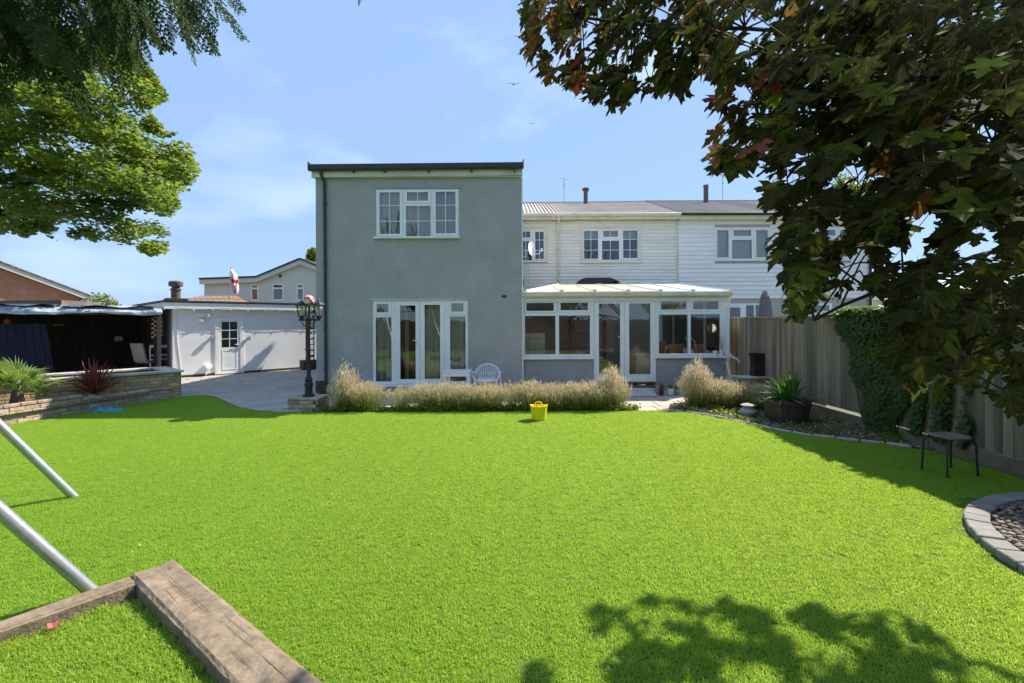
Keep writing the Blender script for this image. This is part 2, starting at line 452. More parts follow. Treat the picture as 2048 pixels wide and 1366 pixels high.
m_ivyA = leafmat('ivy_leaf', (0.045, 0.075, 0.020), (0.13, 0.25, 0.03), (0.08, 0.12, 0.03), (0.26, 0.38, 0.04), trans=0.35, rough=0.5, spec=0.2)
m_grassA = leafmat('turf_blade', (0.23, 0.39, 0.036), (0.60, 0.78, 0.11), (0.25, 0.43, 0.042), (0.63, 0.80, 0.12), trans=0.45, scale=0.28, rough=0.45, spec=0.2)
m_turf = M('turf_backing', (0.12, 0.20, 0.016), (0.08, 0.14, 0.012), scale=50, rough=0.95, bump=1.0, bscale=120)
m_turfr = leafmat('rough_turf', (0.26, 0.38, 0.035), (0.60, 0.76, 0.10), (0.27, 0.42, 0.05), (0.62, 0.76, 0.12), trans=0.4, scale=2.5)

# weathered sleeper: long grain, grey brown, cracks
def sleepermat():
    m = M('weathered_sleeper', (0.26, 0.20, 0.135), (0.15, 0.115, 0.080), scale=20, rough=0.95, bump=0.8, bscale=55, bdist=0.006, stretch=(1, 1, 1), dirt=(0.32, 0.25, 0.175), dscale=7, damt=0.7)
    return m
m_sleeper = sleepermat()

# far brick wall and tiled roof, too far for single pieces
def brickwallmat(name, ca, cb, mort, sc=(1, 1, 1), bw=0.225, bh=0.075, ms=0.010):
    m = bpy.data.materials.new(name); m.use_nodes = True
    n, l = m.node_tree.nodes, m.node_tree.links; b = n['Principled BSDF']; b.inputs['Roughness'].default_value = 0.9
    t = n.new('ShaderNodeTexCoord'); sp = n.new('ShaderNodeSeparateXYZ'); cm = n.new('ShaderNodeCombineXYZ')
    l.new(t.outputs['Object'], sp.inputs[0])
    ad = n.new('ShaderNodeMath'); ad.operation = 'ADD'; l.new(sp.outputs[0], ad.inputs[0]); l.new(sp.outputs[1], ad.inputs[1])
    l.new(ad.outputs[0], cm.inputs[0]); l.new(sp.outputs[2], cm.inputs[1])
    bt = n.new('ShaderNodeTexBrick'); bt.inputs['Scale'].default_value = 1; bt.inputs['Brick Width'].default_value = bw; bt.inputs['Row Height'].default_value = bh
    bt.inputs['Mortar Size'].default_value = ms; bt.inputs['Color1'].default_value = (*ca, 1); bt.inputs['Color2'].default_value = (*cb, 1); bt.inputs['Mortar'].default_value = (*mort, 1)
    l.new(cm.outputs[0], bt.inputs[0])
    nt = n.new('ShaderNodeTexNoise'); nt.inputs['Scale'].default_value = 2; nt.inputs['Detail'].default_value = 5; l.new(t.outputs['Object'], nt.inputs[0])
    hs = n.new('ShaderNodeHueSaturation'); mr = n.new('ShaderNodeMapRange'); mr.inputs[3].default_value = 0.75; mr.inputs[4].default_value = 1.25
    l.new(nt.outputs[0], mr.inputs[0]); l.new(mr.outputs[0], hs.inputs['Value']); l.new(bt.outputs[0], hs.inputs['Color']); l.new(hs.outputs[0], b.inputs['Base Color'])
    bp = n.new('ShaderNodeBump'); bp.inputs['Strength'].default_value = 0.5; bp.inputs['Distance'].default_value = 0.01; bp.invert = True
    l.new(bt.outputs['Fac'], bp.inputs['Height']); l.new(bp.outputs[0], b.inputs['Normal'])
    return m
m_farbrick = brickwallmat('orange_brickwork', (0.66, 0.29, 0.17), (0.55, 0.23, 0.13), (0.38, 0.27, 0.2))
m_tiles = brickwallmat('brown_roof_tiles', (0.30, 0.19, 0.14), (0.25, 0.155, 0.115), (0.10, 0.07, 0.05), bw=0.3, bh=0.2, ms=0.02)

def window(parent, name, Y, outer, lights, depth=0.07, mat=None, glass=None, conv=None, frame_y=None, proud=0.012):
    """outer: px rect (x0,x1,ytop,ybot). lights: dicts g=glass px rect, s=sash px rect or None, v=[px], h=[py], k=name"""
    mat = mat or m_upvc; glass = glass or m_glass
    cv = conv or (lambda px, py: (wX(px, Y), wZ(py, Y)))
    y0 = Y if frame_y is None else frame_y
    def rc(r):
        a = cv(r[0], r[3]); b = cv(r[1], r[2]); return (a[0], b[0], a[1], b[1])
    o = rc(outer)
    holes = [rc(L.get('s') or L['g']) for L in lights]
    fr = MB().plate(o[0], o[1], o[2], o[3], holes, y0, y0+depth).build(name, mat, parent)
    for L in lights:
        g = rc(L['g'])
        if L.get('s'):
            s = rc(L['s'])
            e = 0.003
            MB().plate(s[0]+e, s[1]-e, s[2]+e, s[3]-e, [g], y0-proud, y0+depth-0.02).build(L.get('k', 'casement'), mat, fr)
            gy = y0-proud+0.022
        else:
            gy = y0+0.02
        mbg = MB().box(g[0]+.001, g[1]-.001, gy, gy+0.004, g[2]+.001, g[3]-.001)
        mbg.build('pane', glass, fr)
        bw = 0.009
        xs = [cv(v, 0 if conv is None else L['g'][2])[0] for v in L.get('v', [])]
        zs = [cv(L['g'][0], h)[1] for h in L.get('h', [])]
        for x in xs:
            MB().box(x-bw, x+bw, gy-0.010, gy-0.001, g[2]+.001, g[3]-.001).build('glazing_bar', mat, fr)
        for z in zs:
            xx = [g[0]+.001] + [q for x in xs for q in (x-bw-.0005, x+bw+.0005)] + [g[1]-.001]
            mb = MB()
            for i in range(0, len(xx), 2): mb.box(xx[i], xx[i+1], gy-0.0095, gy-0.001, z-bw, z+bw)
            mb.build('glazing_bar', mat, fr)
    return fr, holes

def rectpx(r, Y): return (wX(r[0], Y), wX(r[1], Y), wZ(r[3], Y), wZ(r[2], Y))

def curtain(name, label, x0, x1, z0, z1, y, mat, cat='curtain', waves=9, amp=0.03, group=None, gather=None):
    n = waves*8; V = []; Fs = []
    rows = 8
    for j in range(rows+1):
        for i in range(n+1):
            u = i/n; w = j/rows
            xx = x0+(x1-x0)*u
            if gather: xx = x0+(x1-x0)*(u*(1-gather*math.sin(w*math.pi)**1.0))
            yy = y+amp*math.sin(u*waves*TAU+math.sin(u*17)*1.5+0.3*math.sin(w*4))*(0.5+0.5*(1-w))+0.012*math.sin(u*39)
            V.append((xx, yy, z0+(z1-z0)*w))
    for j in range(rows):
        for i in range(n): a = j*(n+1)+i; Fs.append((a, a+1, a+n+2, a+n+1))
    mb = MB(); mb.add(V, Fs); o = mb.build(name, mat, None, smooth=True)
    return tag(o, label, cat, group)

# ================================================================== GROUND, LAWN, PAVING
def sheet(name, poly, z, mat, kind='structure', parent=None):
    mb = MB(); mb.add([(x, y, z) for x, y in poly], [tuple(range(len(poly)))])
    o = mb.build(name, mat, parent)
    bm = bmesh.new(); bm.from_mesh(o.data)
    for f in bm.faces:
        if f.normal.z < 0: f.normal_flip()
    bmesh.ops.triangulate(bm, faces=bm.faces[:]); bm.to_mesh(o.data); bm.free()
    if parent is None: tag(o, kind=kind)
    return o

m_ground = M('far_ground', (0.15, 0.16, 0.09), (0.11, 0.12, 0.07), scale=0.3, rough=1.0)
sheet('ground', [(-900, -900), (900, -900), (900, 1500), (-900, 1500)], -0.06, m_ground)

LAWN = [(-13.5, -3.2), (-10.6, 2.0), (-9.3, 6.2), (-8.72, 8.0), (-8.3, 9.8), (-7.86, 11.45), (-7.45, 11.62), (-7.0, 11.35), (-6.55, 10.9), (-6.1, 10.4),
        (-5.6, 9.92), (-5.1, 9.55), (-4.6, 9.40), (-4.1, 9.34), (-2, 9.36), (0, 9.34), (2.2, 9.33), (3.0, 9.32), (3.35, 9.12), (3.62, 8.75), (3.88, 8.28),
        (4.12, 7.72), (4.45, 7.26), (4.95, 6.92), (5.42, 6.55), (5.60, 6.30), (5.60, -3.2)]
patio_base = sheet('patio', [(-14.5, 9.0), (5.66, 9.0), (5.66, 17.4), (-1, 22.0), (-14.5, 22.0)], -0.030, m_slate)
lawn = sheet('lawn', LAWN, 0.012, m_turf)

# turf blades: a small tile of blades set out over the lawn
def turf_tile(name, n, size, h, w, mat, seed):
    r = np.random.default_rng(seed)
    P = r.uniform(-size*0.56, size*0.56, (n, 2)); a = r.uniform(0, TAU, n); hh = h*r.uniform(0.6, 1.15, n)
    le = r.uniform(0.2, 1.1, n)*h; la = r.uniform(0, TAU, n); ww = w*r.uniform(0.7, 1.3, n)
    dx, dy = np.cos(a)*ww/2, np.sin(a)*ww/2; lx, ly = np.cos(la)*le, np.sin(la)*le
    z0 = np.full(n, -0.004)
    v = np.stack([np.stack([P[:, 0]-dx, P[:, 1]-dy, z0], 1), np.stack([P[:, 0]+dx, P[:, 1]+dy, z0], 1),
                  np.stack([P[:, 0]+dx+lx*.35, P[:, 1]+dy+ly*.35, hh*.6], 1), np.stack([P[:, 0]-dx+lx*.35, P[:, 1]-dy+ly*.35, hh*.6], 1),
                  np.stack([P[:, 0]+lx, P[:, 1]+ly, hh], 1)], 1).reshape(-1, 3)
    b = np.arange(n)*5
    f = np.concatenate([np.stack([b, b+1, b+2], 1), np.stack([b, b+2, b+3], 1), np.stack([b+3, b+2, b+4], 1)])
    me = np_mesh(name, v, f, mat)
    return bpy.data.objects.new(name, me)     # never linked: only the source of the instances

def blades(name, pts, src, label, cat, seed=0, smin=0.85, smax=1.2):
    """one stuff object: instances of the tile src on the points"""
    me = bpy.data.meshes.new(name); me.from_pydata([tuple(p) for p in pts], [], [])
    o = link(name, me)
    tag(o, label, cat, kind='stuff')
    ng = bpy.data.node_groups.new(name+'_nodes', 'GeometryNodeTree')
    ng.interface.new_socket('Geometry', in_out='INPUT', socket_type='NodeSocketGeometry')
    ng.interface.new_socket('Geometry', in_out='OUTPUT', socket_type='NodeSocketGeometry')
    n, l = ng.nodes, ng.links
    gi, go = n.new('NodeGroupInput'), n.new('NodeGroupOutput')
    ip = n.new('GeometryNodeInstanceOnPoints'); ob = n.new('GeometryNodeObjectInfo'); ob.inputs['Object'].default_value = src
    mp_ = n.new('GeometryNodeMeshToPoints')
    rr = n.new('FunctionNodeRandomValue'); rr.data_type = 'FLOAT_VECTOR'
    rr.inputs[0].default_value = (0, 0, 0); rr.inputs[1].default_value = (0, 0, TAU); rr.inputs['Seed'].default_value = seed
    rs = n.new('FunctionNodeRandomValue'); rs.data_type = 'FLOAT'; rs.inputs[2].default_value = smin; rs.inputs[3].default_value = smax
    l.new(gi.outputs[0], mp_.inputs[0]); l.new(mp_.outputs[0], ip.inputs['Points']); l.new(ob.outputs['Geometry'], ip.inputs['Instance'])
    l.new(rr.outputs[0], ip.inputs['Rotation']); l.new(rs.outputs[1], ip.inputs['Scale']); l.new(ip.outputs[0], go.inputs[0])
    md = o.modifiers.new('blades', 'NODES'); md.node_group = ng
    return o

TRK = (4.82, 3.52)
BEDC, BEDR = (5.15, 3.05), 1.69        # round stone bed on the right
def dist_seg(P, a, b):
    a = np.array(a); b = np.array(b); d = b-a; t = np.clip(((P-a)@d)/(d@d), 0, 1)
    return np.linalg.norm(P-(a+t[:, None]*d), axis=1)
SC = (-2.21, 3.17)                      # outer corner of the timber bed
ub = Vector((0.79, -0.613)); ua = Vector((-0.613, -0.79))
BEDPOLY = [SC, (SC[0]+ub.x*4.0, SC[1]+ub.y*4.0), (SC[0]+ub.x*4.0+ua.x*3.2, SC[1]+ub.y*4.0+ua.y*3.2), (SC[0]+ua.x*3.2, SC[1]+ua.y*3.2)]
ts = 0.16
gx, gy = np.meshgrid(np.arange(-12.5, 5.7, ts), np.arange(0.6, 11.7, ts))
P = np.stack([gx.ravel(), gy.ravel()], 1) + rng.uniform(-0.02, 0.02, (gx.size, 2))
ok = inpoly(P, LAWN) & (np.abs(P[:, 0]) < 1.35*P[:, 1]+1.0)
for i in range(len(LAWN)):
    ok &= dist_seg(P, LAWN[i], LAWN[(i+1) % len(LAWN)]) > 0.055
ok &= np.linalg.norm(P-np.array(BEDC), axis=1) > BEDR+0.06
ok &= ~inpoly(P, BEDPOLY)
P = P[ok]
src = turf_tile('turf_tile', 760, ts, 0.018, 0.0029, m_grassA, 3)
blades('turf_blades', np.column_stack([P, np.full(len(P), 0.012)]), src, 'bright green artificial turf covering the whole garden lawn', 'grass')

# shaggier turf inside the timber-edged bed
bz = 0.115
inner = [(SC[0]+ub.x*0.2+ua.x*0.1, SC[1]+ub.y*0.2+ua.y*0.1), (SC[0]+ub.x*3.9+ua.x*0.22, SC[1]+ub.y*3.9+ua.y*0.22), (SC[0]+ub.x*3.9+ua.x*3.1, SC[1]+ub.y*3.9+ua.y*3.1), (SC[0]+ub.x*0.15+ua.x*3.1, SC[1]+ub.y*0.15+ua.y*3.1)]
sheet('raised_turf', inner, bz, m_turf)
gx, gy = np.meshgrid(np.arange(-4.5, 1.5, 0.09), np.arange(-2, 3.3, 0.09))
P = np.stack([gx.ravel(), gy.ravel()], 1) + rng.uniform(-0.03, 0.03, (gx.size, 2))
ins = [(SC[0]+ub.x*0.15+ua.x*0.275, SC[1]+ub.y*0.15+ua.y*0.275), (SC[0]+ub.x*3.9+ua.x*0.275, SC[1]+ub.y*3.9+ua.y*0.275), inner[2], inner[3]]
P = P[inpoly(P, ins)]
src2 = turf_tile('rough_turf_tile', 230, 0.10, 0.026, 0.0036, m_turfr, 5)
blades('shaggy_turf', np.column_stack([P, np.full(len(P), bz)]), src2, 'tufty yellow green turf inside the timber edged bed in the near corner', 'grass', seed=4)

# leaf litter flecks on the lawn
def flecks():
    n = 260
    P = np.column_stack([rng.uniform(-6, 4.5, n), rng.uniform(2.2, 9, n), rng.uniform(0.028, 0.04, n)])
    ok = inpoly(P[:, :2], LAWN) & ~inpoly(P[:, :2], BEDPOLY)
    P = P[ok]
    bv = np.array([(-1, 0, 0), (0, -.35, .1), (1, 0, 0), (0, .35, .1)]); bf = np.array([(0, 1, 2, 3)])
    V, Fq = scatter(bv, bf, P, rand_rot(len(P)), rng.uniform(0.004, 0.014, len(P)))
    o = link('fallen_litter', np_mesh('fallen_litter', V, Fq, M('dry_litter', (0.6, 0.5, 0.35), (0.4, 0.3, 0.2))))
    tag(o, 'tiny pale dry flecks scattered over the green turf', 'leaf litter', kind='stuff')
flecks()

# --- paving slabs laid on the patio base
PATIO_OK = [(-14, 22), (-14, 11.2), (-8.1, 11.9), (-7.3, 11.95), (-6.75, 11.45), (-6.2, 10.75), (-5.65, 10.2), (-5.05, 9.8), (-4.5, 9.62), (5.5, 9.62), (5.5, 18), (-2, 22)]
paver_me = {}
def pavers():
    # pale slabs in front of the house
    x = -3.9; k = 0
    rows = [(9.96, 0.60), (10.57, 0.60), (11.18, 0.60), (11.79, 0.45)]
    for ry, (y, d) in enumerate(rows):
        x = -4.75 + (0.31 if ry % 2 else 0)
        while x < 5.2:
            w = 0.6
            if ('s', d) not in paver_me:
                mb = MB(); mb.cbox(0, w-0.012, 0, d-0.012, 0, 0.03, 0.006); paver_me['s', d] = mb.mesh('paving_slab', m_conc)
            if 2.3 < x+0.3 < 3.45 or y > 9.9:
                o = link('paving_slab', paver_me['s', d], patio_base, (x, y, -0.036+random.uniform(0, 0.004)))
            x += w
    y = 9.35
    x = -4.75
    for x in (2.3, 2.9):
        o = link('paving_slab', paver_me['s', 0.60], patio_base, (x, y, -0.036))
pavers()
def printed():
    # printed concrete with ashlar joints, left part of the patio; laid parallel to the outbuilding
    ang = R(46)
    c, s = math.cos(ang), math.sin(ang)
    O = (-10.85, 15.45)
    v = -8.6
    k = 0
    rows = []
    while v < 0.0:
        d = random.choice([0.38, 0.55, 0.72]); u = -4.2+random.uniform(-.3, 0)
        while u < 9.5:
            w = random.choice([0.4, 0.6, 0.8, 0.95]); 
            cs = [(u, v), (u+w, v), (u+w, v+d), (u, v+d)]
            wc = np.array([(O[0]+a*c-b*s, O[1]+a*s+b*c) for a, b in cs])
            if inpoly(wc, PATIO_OK).all() and (wc[:, 0] < -4.78).all() and k < 290:
                key = ('p', d, w)
                if key not in paver_me:
                    mb = MB(); mb.cbox(0, w-0.014, 0, d-0.014, 0, 0.02, 0.006); paver_me[key] = mb.mesh('printed_slab', m_slate)
                o = link('printed_slab', paver_me[key], patio_base, (wc[0][0], wc[0][1], -0.040+random.uniform(0, 0.003)))
                o.rotation_euler.z = ang; k += 1
            u += w
        v += d
printed()

# kerb stones along the curved lawn edge
def along(pts, step):
    out = []; acc = 0
    L = [Vector(p) for p in pts]; seg = 0; pos = L[0].copy()
    tot = sum((L[i+1]-L[i]).length for i in range(len(L)-1)); n = max(1, round(tot/step)); st = tot/n
    d = 0
    for k in range(n):
        t = (k+0.5)*st; a = 0
        for i in range(len(L)-1):
            l = (L[i+1]-L[i]).length
            if a+l >= t: dd = (L[i+1]-L[i]).normalized(); out.append((L[i]+dd*(t-a), math.atan2(dd.y, dd.x), st)); break
            a += l
    return out
def stones(pts, name, mat, step=0.32, wid=0.11, h=0.05, z=-0.02, off=0.0, hol=None):
    hol = hol or thing(name+'_row', None, None)
    mes = []
    for k in range(4):
        mb = MB(); j = lambda: random.uniform(-0.008, 0.008)
        mb.cbox(-step/2+0.008+j(), step/2-0.008+j(), -wid/2+j(), wid/2+j(), 0, h+j()*0.6, 0.012); mes.append(mb.mesh(name, mat))
    for p, a, st in along(pts, step):
        nrm = Vector((-math.sin(a), math.cos(a)))
        o = link(name, random.choice(mes), hol, (p.x+nrm.x*off, p.y+nrm.y*off, z+random.uniform(-.004, .004)))
        o.rotation_euler = (random.uniform(-.03, .03), random.uniform(-.03, .03), a+random.uniform(-.03, .03))
        o.scale.x = st/step
    return hol
k1 = thing('lawn_kerb', 'curved row of pale kerb stones between printed paving and lawn on the left', 'kerb', (-6, 10.5, 0))
k1.location = (0, 0, 0)
stones(LAWN[6:14], 'kerb_stone', m_kerb, 0.36, 0.13, 0.045, -0.012, 0.075, k1)
k2 = thing('border_edging', 'low line of thin edging stones between lawn and pebble border by the barrel', 'kerb', (0, 0, 0))
stones(LAWN[17:25], 'edging_stone', m_kerb, 0.30, 0.055, 0.05, -0.012, 0.035, k2)

# pebble border between lawn and fence
def pebbles(name, label, sampler, n, size, mats, z):
    bm = bmesh.new(); bmesh.ops.create_icosphere(bm, subdivisions=1, radius=1)
    bv = np.array([v.co[:] for v in bm.verts]); bf = np.array([[v.index for v in f.verts] for f in bm.faces]); bm.free()
    P = sampler(n); n = len(P)
    sc = np.column_stack([rng.uniform(0.7, 1.3, n), rng.uniform(0.6, 1.0, n), rng.uniform(0.4, 0.7, n)])*rng.uniform(size[0], size[1], n)[:, None]
    rot = rand_rot(n)
    a = rng.uniform(0, TAU, n); rz = np.zeros((n, 3, 3)); rz[:, 0, 0] = np.cos(a); rz[:, 0, 1] = -np.sin(a); rz[:, 1, 0] = np.sin(a); rz[:, 1, 1] = np.cos(a); rz[:, 2, 2] = 1
    base = bv[None]*sc[:, None, :]
    V = np.einsum('nij,nmj->nmi', rz, base)+P[:, None, :]
    Fq = (bf[None]+(np.arange(n)*len(bv))[:, None, None]).reshape(-1, 3)
    mi = np.repeat(rng.integers(0, len(mats), n), len(bf))
    o = link(name, np_mesh(name, V.reshape(-1, 3), Fq, mats, mi, smooth=True))
    return tag(o, label, 'gravel', kind='stuff')
pm = [M('pebble_tan', (0.26, 0.18, 0.12), rough=0.8), M('pebble_grey', (0.22, 0.20, 0.18), rough=0.8), M('pebble_cream', (0.38, 0.30, 0.21), rough=0.8), M('pebble_brown', (0.18, 0.12, 0.085), rough=0.8)]
BORDER = [(3.05, 9.40), (3.42, 9.15), (3.68, 8.8), (3.95, 8.32), (4.18, 7.78), (4.5, 7.32), (4.98, 6.98), (5.46, 6.62), (5.64, 6.4), (5.66, 10.9), (4.6, 10.9), (3.3, 10.1)]
sheet('border_soil', BORDER, 0.015, m_soil)
def smp_border(n):
    P = np.column_stack([rng.uniform(3, 5.7, n), rng.uniform(6.3, 10.9, n), rng.uniform(0.015, 0.03, n)])
    return P[inpoly(P[:, :2], BORDER)]
pebbles('border_pebbles', 'brown and tan pebbles in the shaded border along the fence', smp_border, 5200, (0.012, 0.03), pm, 0)
# soil strip under the lavender row
sheet('hedge_bed', [(-3.75, 9.38), (2.35, 9.37), (2.35, 9.93), (-3.75, 9.93)], 0.008, m_soil)
def smp_hb(n): return np.column_stack([rng.uniform(-3.7, 2.3, n), rng.uniform(9.38, 9.95, n), rng.uniform(0.01, 0.02, n)])
pebbles('hedge_bed_gravel', 'loose stones and crumbs on the soil under the dry hedge', smp_hb, 1800, (0.008, 0.022), pm, 0)

# round stone bed with sett edging, right edge of the picture
sb = thing('round_bed', 'round tree bed edged with grey setts at the right edge of the lawn', 'flower bed', (BEDC[0], BEDC[1], 0))
mb = MB(); mb.lathe([(BEDR-0.18, 0.0), (BEDR-0.18, 0.02), (0.3, 0.05)], n=40); mb.v = [(min(x+BEDC[0], 5.6), y+BEDC[1], z+0.014) for x, y, z in mb.v]
mb.build('bed_soil', m_soil, sb)
nS = 52
setts = []
for k in range(4):
    mb = MB(); ri, ro = BEDR-0.17, BEDR; h = TAU/nS*0.47
    a = [(ri*math.cos(-h), ri*math.sin(-h)), (ro*math.cos(-h*.98), ro*math.sin(-h*.98)), (ro, 0), (ro*math.cos(h*.98), ro*math.sin(h*.98)), (ri*math.cos(h), ri*math.sin(h)), (ri, 0)]
    mb.prism([(p+random.uniform(-.006, .006), q+random.uniform(-.004, .004)) for p, q in a], 0.0, 0.065+random.uniform(-.004, .004))
    me = mb.mesh('sett', m_edge); bm = bmesh.new(); bm.from_mesh(me); bmesh.ops.bevel(bm, geom=bm.edges[:], offset=0.008, segments=1, affect='EDGES'); bm.to_mesh(me); bm.free()
    setts.append(me)
for k in range(nS):
    if BEDC[0]+BEDR*math.cos(k*TAU/nS) > 5.56: continue
    o = link('sett', setts[k % 4], sb, (0, 0, 0.004+random.uniform(-.004, .004))); o.rotation_euler.z = k*TAU/nS
def smp_c(n):
    a = rng.uniform(0, TAU, n); r = np.sqrt(rng.uniform(0.02, 1, n))*(BEDR-0.19)
    P = np.column_stack([BEDC[0]+r*np.cos(a), BEDC[1]+r*np.sin(a), 0.04+0.02*rng.random(n)]); return P[P[:, 0] < 5.6]
pebbles('bed_pebbles', 'mixed tan and grey pebbles filling the round tree bed', smp_c, 6500, (0.014, 0.036), pm, 0)

# ================================================================== GREY HOUSE EXTENSION
YG = 12.0
gh = thing('grey_house', 'two storey flat roofed house block in textured grey green render', 'house', (-2.3, 14.5, 0))
gx0, gx1 = -4.86, 0.25
gtop = 5.32
UW = (752.5, 919, 377, 473)
PD = (745, 936, 599, 768)
hu = rectpx(UW, YG); hd = rectpx(PD, YG)
MB().plate(gx0, gx1, 0.0, gtop, [hu, (hd[0], hd[1], hd[2], hd[3])], YG, YG+0.28).build('wall', m_render, gh)
MB().box(gx0, gx0+0.28, YG+0.28, 20.0, 0.0, gtop).build('wall', m_render, gh)
MB().box(gx1-0.28, gx1, YG+0.28, 20.0, 0.0, gtop).build('wall', m_render, gh)
MB().box(gx0+0.28, gx1-0.28, 19.72, 20.0, 0.0, gtop).build('wall', m_render, gh)
# rooms
MB().box(gx0+.28, gx1-.28, YG+.28, 19.72, 2.55, 2.75).build('upper_floor', m_room, gh)
MB().box(gx0+.28, gx1-.28, YG+.28, 19.72, 0.0, 0.12).build('ground_floor', m_floor, gh)
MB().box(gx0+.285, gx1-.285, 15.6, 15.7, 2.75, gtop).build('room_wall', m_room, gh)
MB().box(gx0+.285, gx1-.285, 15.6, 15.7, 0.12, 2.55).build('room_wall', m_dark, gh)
# corner trim, plinth
MB().box(gx1+.001, gx1+.028, YG-0.012, YG+0.06, 0.3, gtop-.02).build('corner_trim', m_upvc, gh)
MB().box(gx0-.015, gx0+0.28, YG-0.02, YG+0.30, 0.0, 0.30).build('plinth', m_brown, gh)
# flat roof, fascia with slope up to the right
dz = 0.035
def slope(zl, zr, zl2, zr2, y0, y1, x0, x1):
    mb = MB(); mb.prismY([(x0, zl), (x1, zr), (x1, zr2), (x0, zl2)], y0, y1); return mb
slope(5.32, 5.35, 5.53, 5.56, YG-0.10, YG-0.075, -4.92, 0.27).build('fascia', m_fascia, gh)
MB().box(-4.92, 0.27, YG-0.074, YG-0.002, 5.322, 5.34).build('soffit', m_fascia, gh)
mb = MB(); mb.prismX([(YG-0.074, 5.342), (20.1, 5.342), (20.1, 5.53), (YG-0.074, 5.53)], -4.92, -4.895); mb.build('fascia', m_fascia, gh)
mb = MB(); mb.prismX([(YG-0.074, 5.342), (20.1, 5.342), (20.1, 5.55), (YG-0.074, 5.55)], 0.245, 0.27); mb.build('fascia', m_fascia, gh)
slope(5.345, 5.345, 5.60, 5.635, YG-0.07, 20.1, -4.893, 0.24).build('roof', m_darktrim, gh)
slope(5.60, 5.64, 5.635, 5.665, YG-0.13, YG-0.0, -4.93, 0.29).build('roof_edge', m_darktrim, gh)
mb = MB(); g = [(YG-0.215, 5.50), (YG-0.20, 5.465), (YG-0.17, 5.45), (YG-0.14, 5.46), (YG-0.105, 5.50), (YG-0.105, 5.59), (YG-0.215, 5.59)]
n0 = len(g); mb.prismX([(a, b) for a, b in g], -4.94, 0.285)
mb.v = [(x, y, z+(0.035 if x > 0 else 0.0)) for x, y, z in mb.v]
mb.build('gutter', m_darktrim, gh)
for px in (708, 770, 858, 944, 1030):
    x = wX(px, YG-0.15); MB().box(x-.018, x+.018, YG-0.20, YG-0.10, 5.42, 5.475).build('gutter_bracket', m_darktrim, gh)
MB().box(-4.965, -4.94, YG-0.225, YG-0.1, 5.46, 5.66).build('gutter_end', m_darktrim, gh)
MB().box(0.278, 0.303, YG-0.225, YG-0.1, 5.50, 5.70).build('gutter_end', m_darktrim, gh)
dx = wX(648.5, YG-.06)
mb = MB(); mb.tube([(dx-.03, YG-.15, 5.47), (dx-.03, YG-.15, 5.38), (dx+.02, YG-.055, 5.20), (dx+.02, YG-.055, 4.8), (dx+.035, YG-.055, 0.05)], 0.036, 10)
for z in (4.7, 3.2, 1.6, 0.6): mb.tube([(dx+.028, YG-.055, z-.03), (dx+.028, YG-.055, z+.03)], 0.045, 10)
mb.build('downpipe', m_darktrim, gh, smooth=True)
mb = MB(); x = gx0-.07; mb.tube([(gx0+.0, YG+.5, 4.66), (x, YG+.5, 4.68), (x-.03, YG+.5, 4.62), (x-.03, YG+.5, 4.50)], 0.035, 8); mb.build('overflow_pipe', m_upvc, gh, smooth=True)
MB().box(wX(1004, YG), wX(1013, YG), YG-.025, YG, wZ(594.5, YG), wZ(590.5, YG)).build('air_vent', m_black, gh)
# lintel lines and sills
MB().box(hu[0]-.05, hu[1]+.05, YG-.02, YG, hu[3]+.012, hu[3]+.035).build('lintel', m_render, gh)
MB().box(hu[0]-.04, hu[1]+.02, YG-.09, YG+.05, hu[2]-.045, hu[2]-.001).build('window_sill', m_upvc, gh, bevel=.006)
MB().box(hd[0]-.05, hd[1]+.03, YG-.035, YG, hd[3]+.004, hd[3]+.03).build('lintel', m_fascia, gh)
MB().box(hd[0]-.02, hd[1]+.02, YG-.10, YG+.05, hd[2]-.04, hd[2]-.001).build('threshold', m_upvc, gh)

window(gh, 'window', YG, (UW[0]+.2, UW[1]-.2, UW[2]+.2, UW[3]-.1), [
    dict(s=(754.5, 806.5, 379, 471.5), g=(760, 800.5, 383.5, 466.5), v=[780.2], h=[409.5, 441]),
    dict(s=(809, 863.5, 379, 405.5), g=(815, 857, 383.5, 400.5), v=[836.2]),
    dict(g=(812.5, 862, 411, 471), v=[837], h=[441]),
    dict(s=(866, 917.5, 379, 471.5), g=(872.5, 912, 383, 466), v=[892], h=[409.5, 440.5])], frame_y=YG+.012)
pdo, _ = window(gh, 'patio_door_set', YG, (PD[0]+.2, PD[1]-.2, PD[2]+.2, PD[3]-.2), [
    dict(s=(748, 783, 601.5, 629), g=(753.5, 777, 607, 623.5)),
    dict(g=(751, 782.5, 633.5, 762)),
    dict(s=(790.5, 839.2, 601.5, 765.5), g=(800, 831, 610, 757.5), k='door_leaf'),
    dict(s=(840.2, 889, 601.5, 765.5), g=(849, 880, 609, 757), k='door_leaf'),
    dict(s=(897.5, 933, 601.5, 628.5), g=(903, 927, 606, 622.5)),
    dict(g=(900, 931, 632.5, 762))], frame_y=YG+.012, glass=m_glassd)
hz, hx = wZ(680, YG), wX(834, YG)
mb = MB(); mb.box(hx-.012, hx+.012, YG-.014, YG-.002, hz-.13, hz+.05); mb.tube([(hx, YG-.01, hz), (hx, YG-.05, hz), (hx-.10, YG-.055, hz+.003)], .009, 8)
mb.build('door_handle', m_white, pdo)
mb = MB()
for py in (616, 683, 753):
    for px in (789.5, 889.9): mb.box(wX(px, YG)-.012, wX(px, YG)+.012, YG-.012, YG+.0115, wZ(py, YG)-.05, wZ(py, YG)+.05)
mb.build('hinge', m_upvc, pdo)

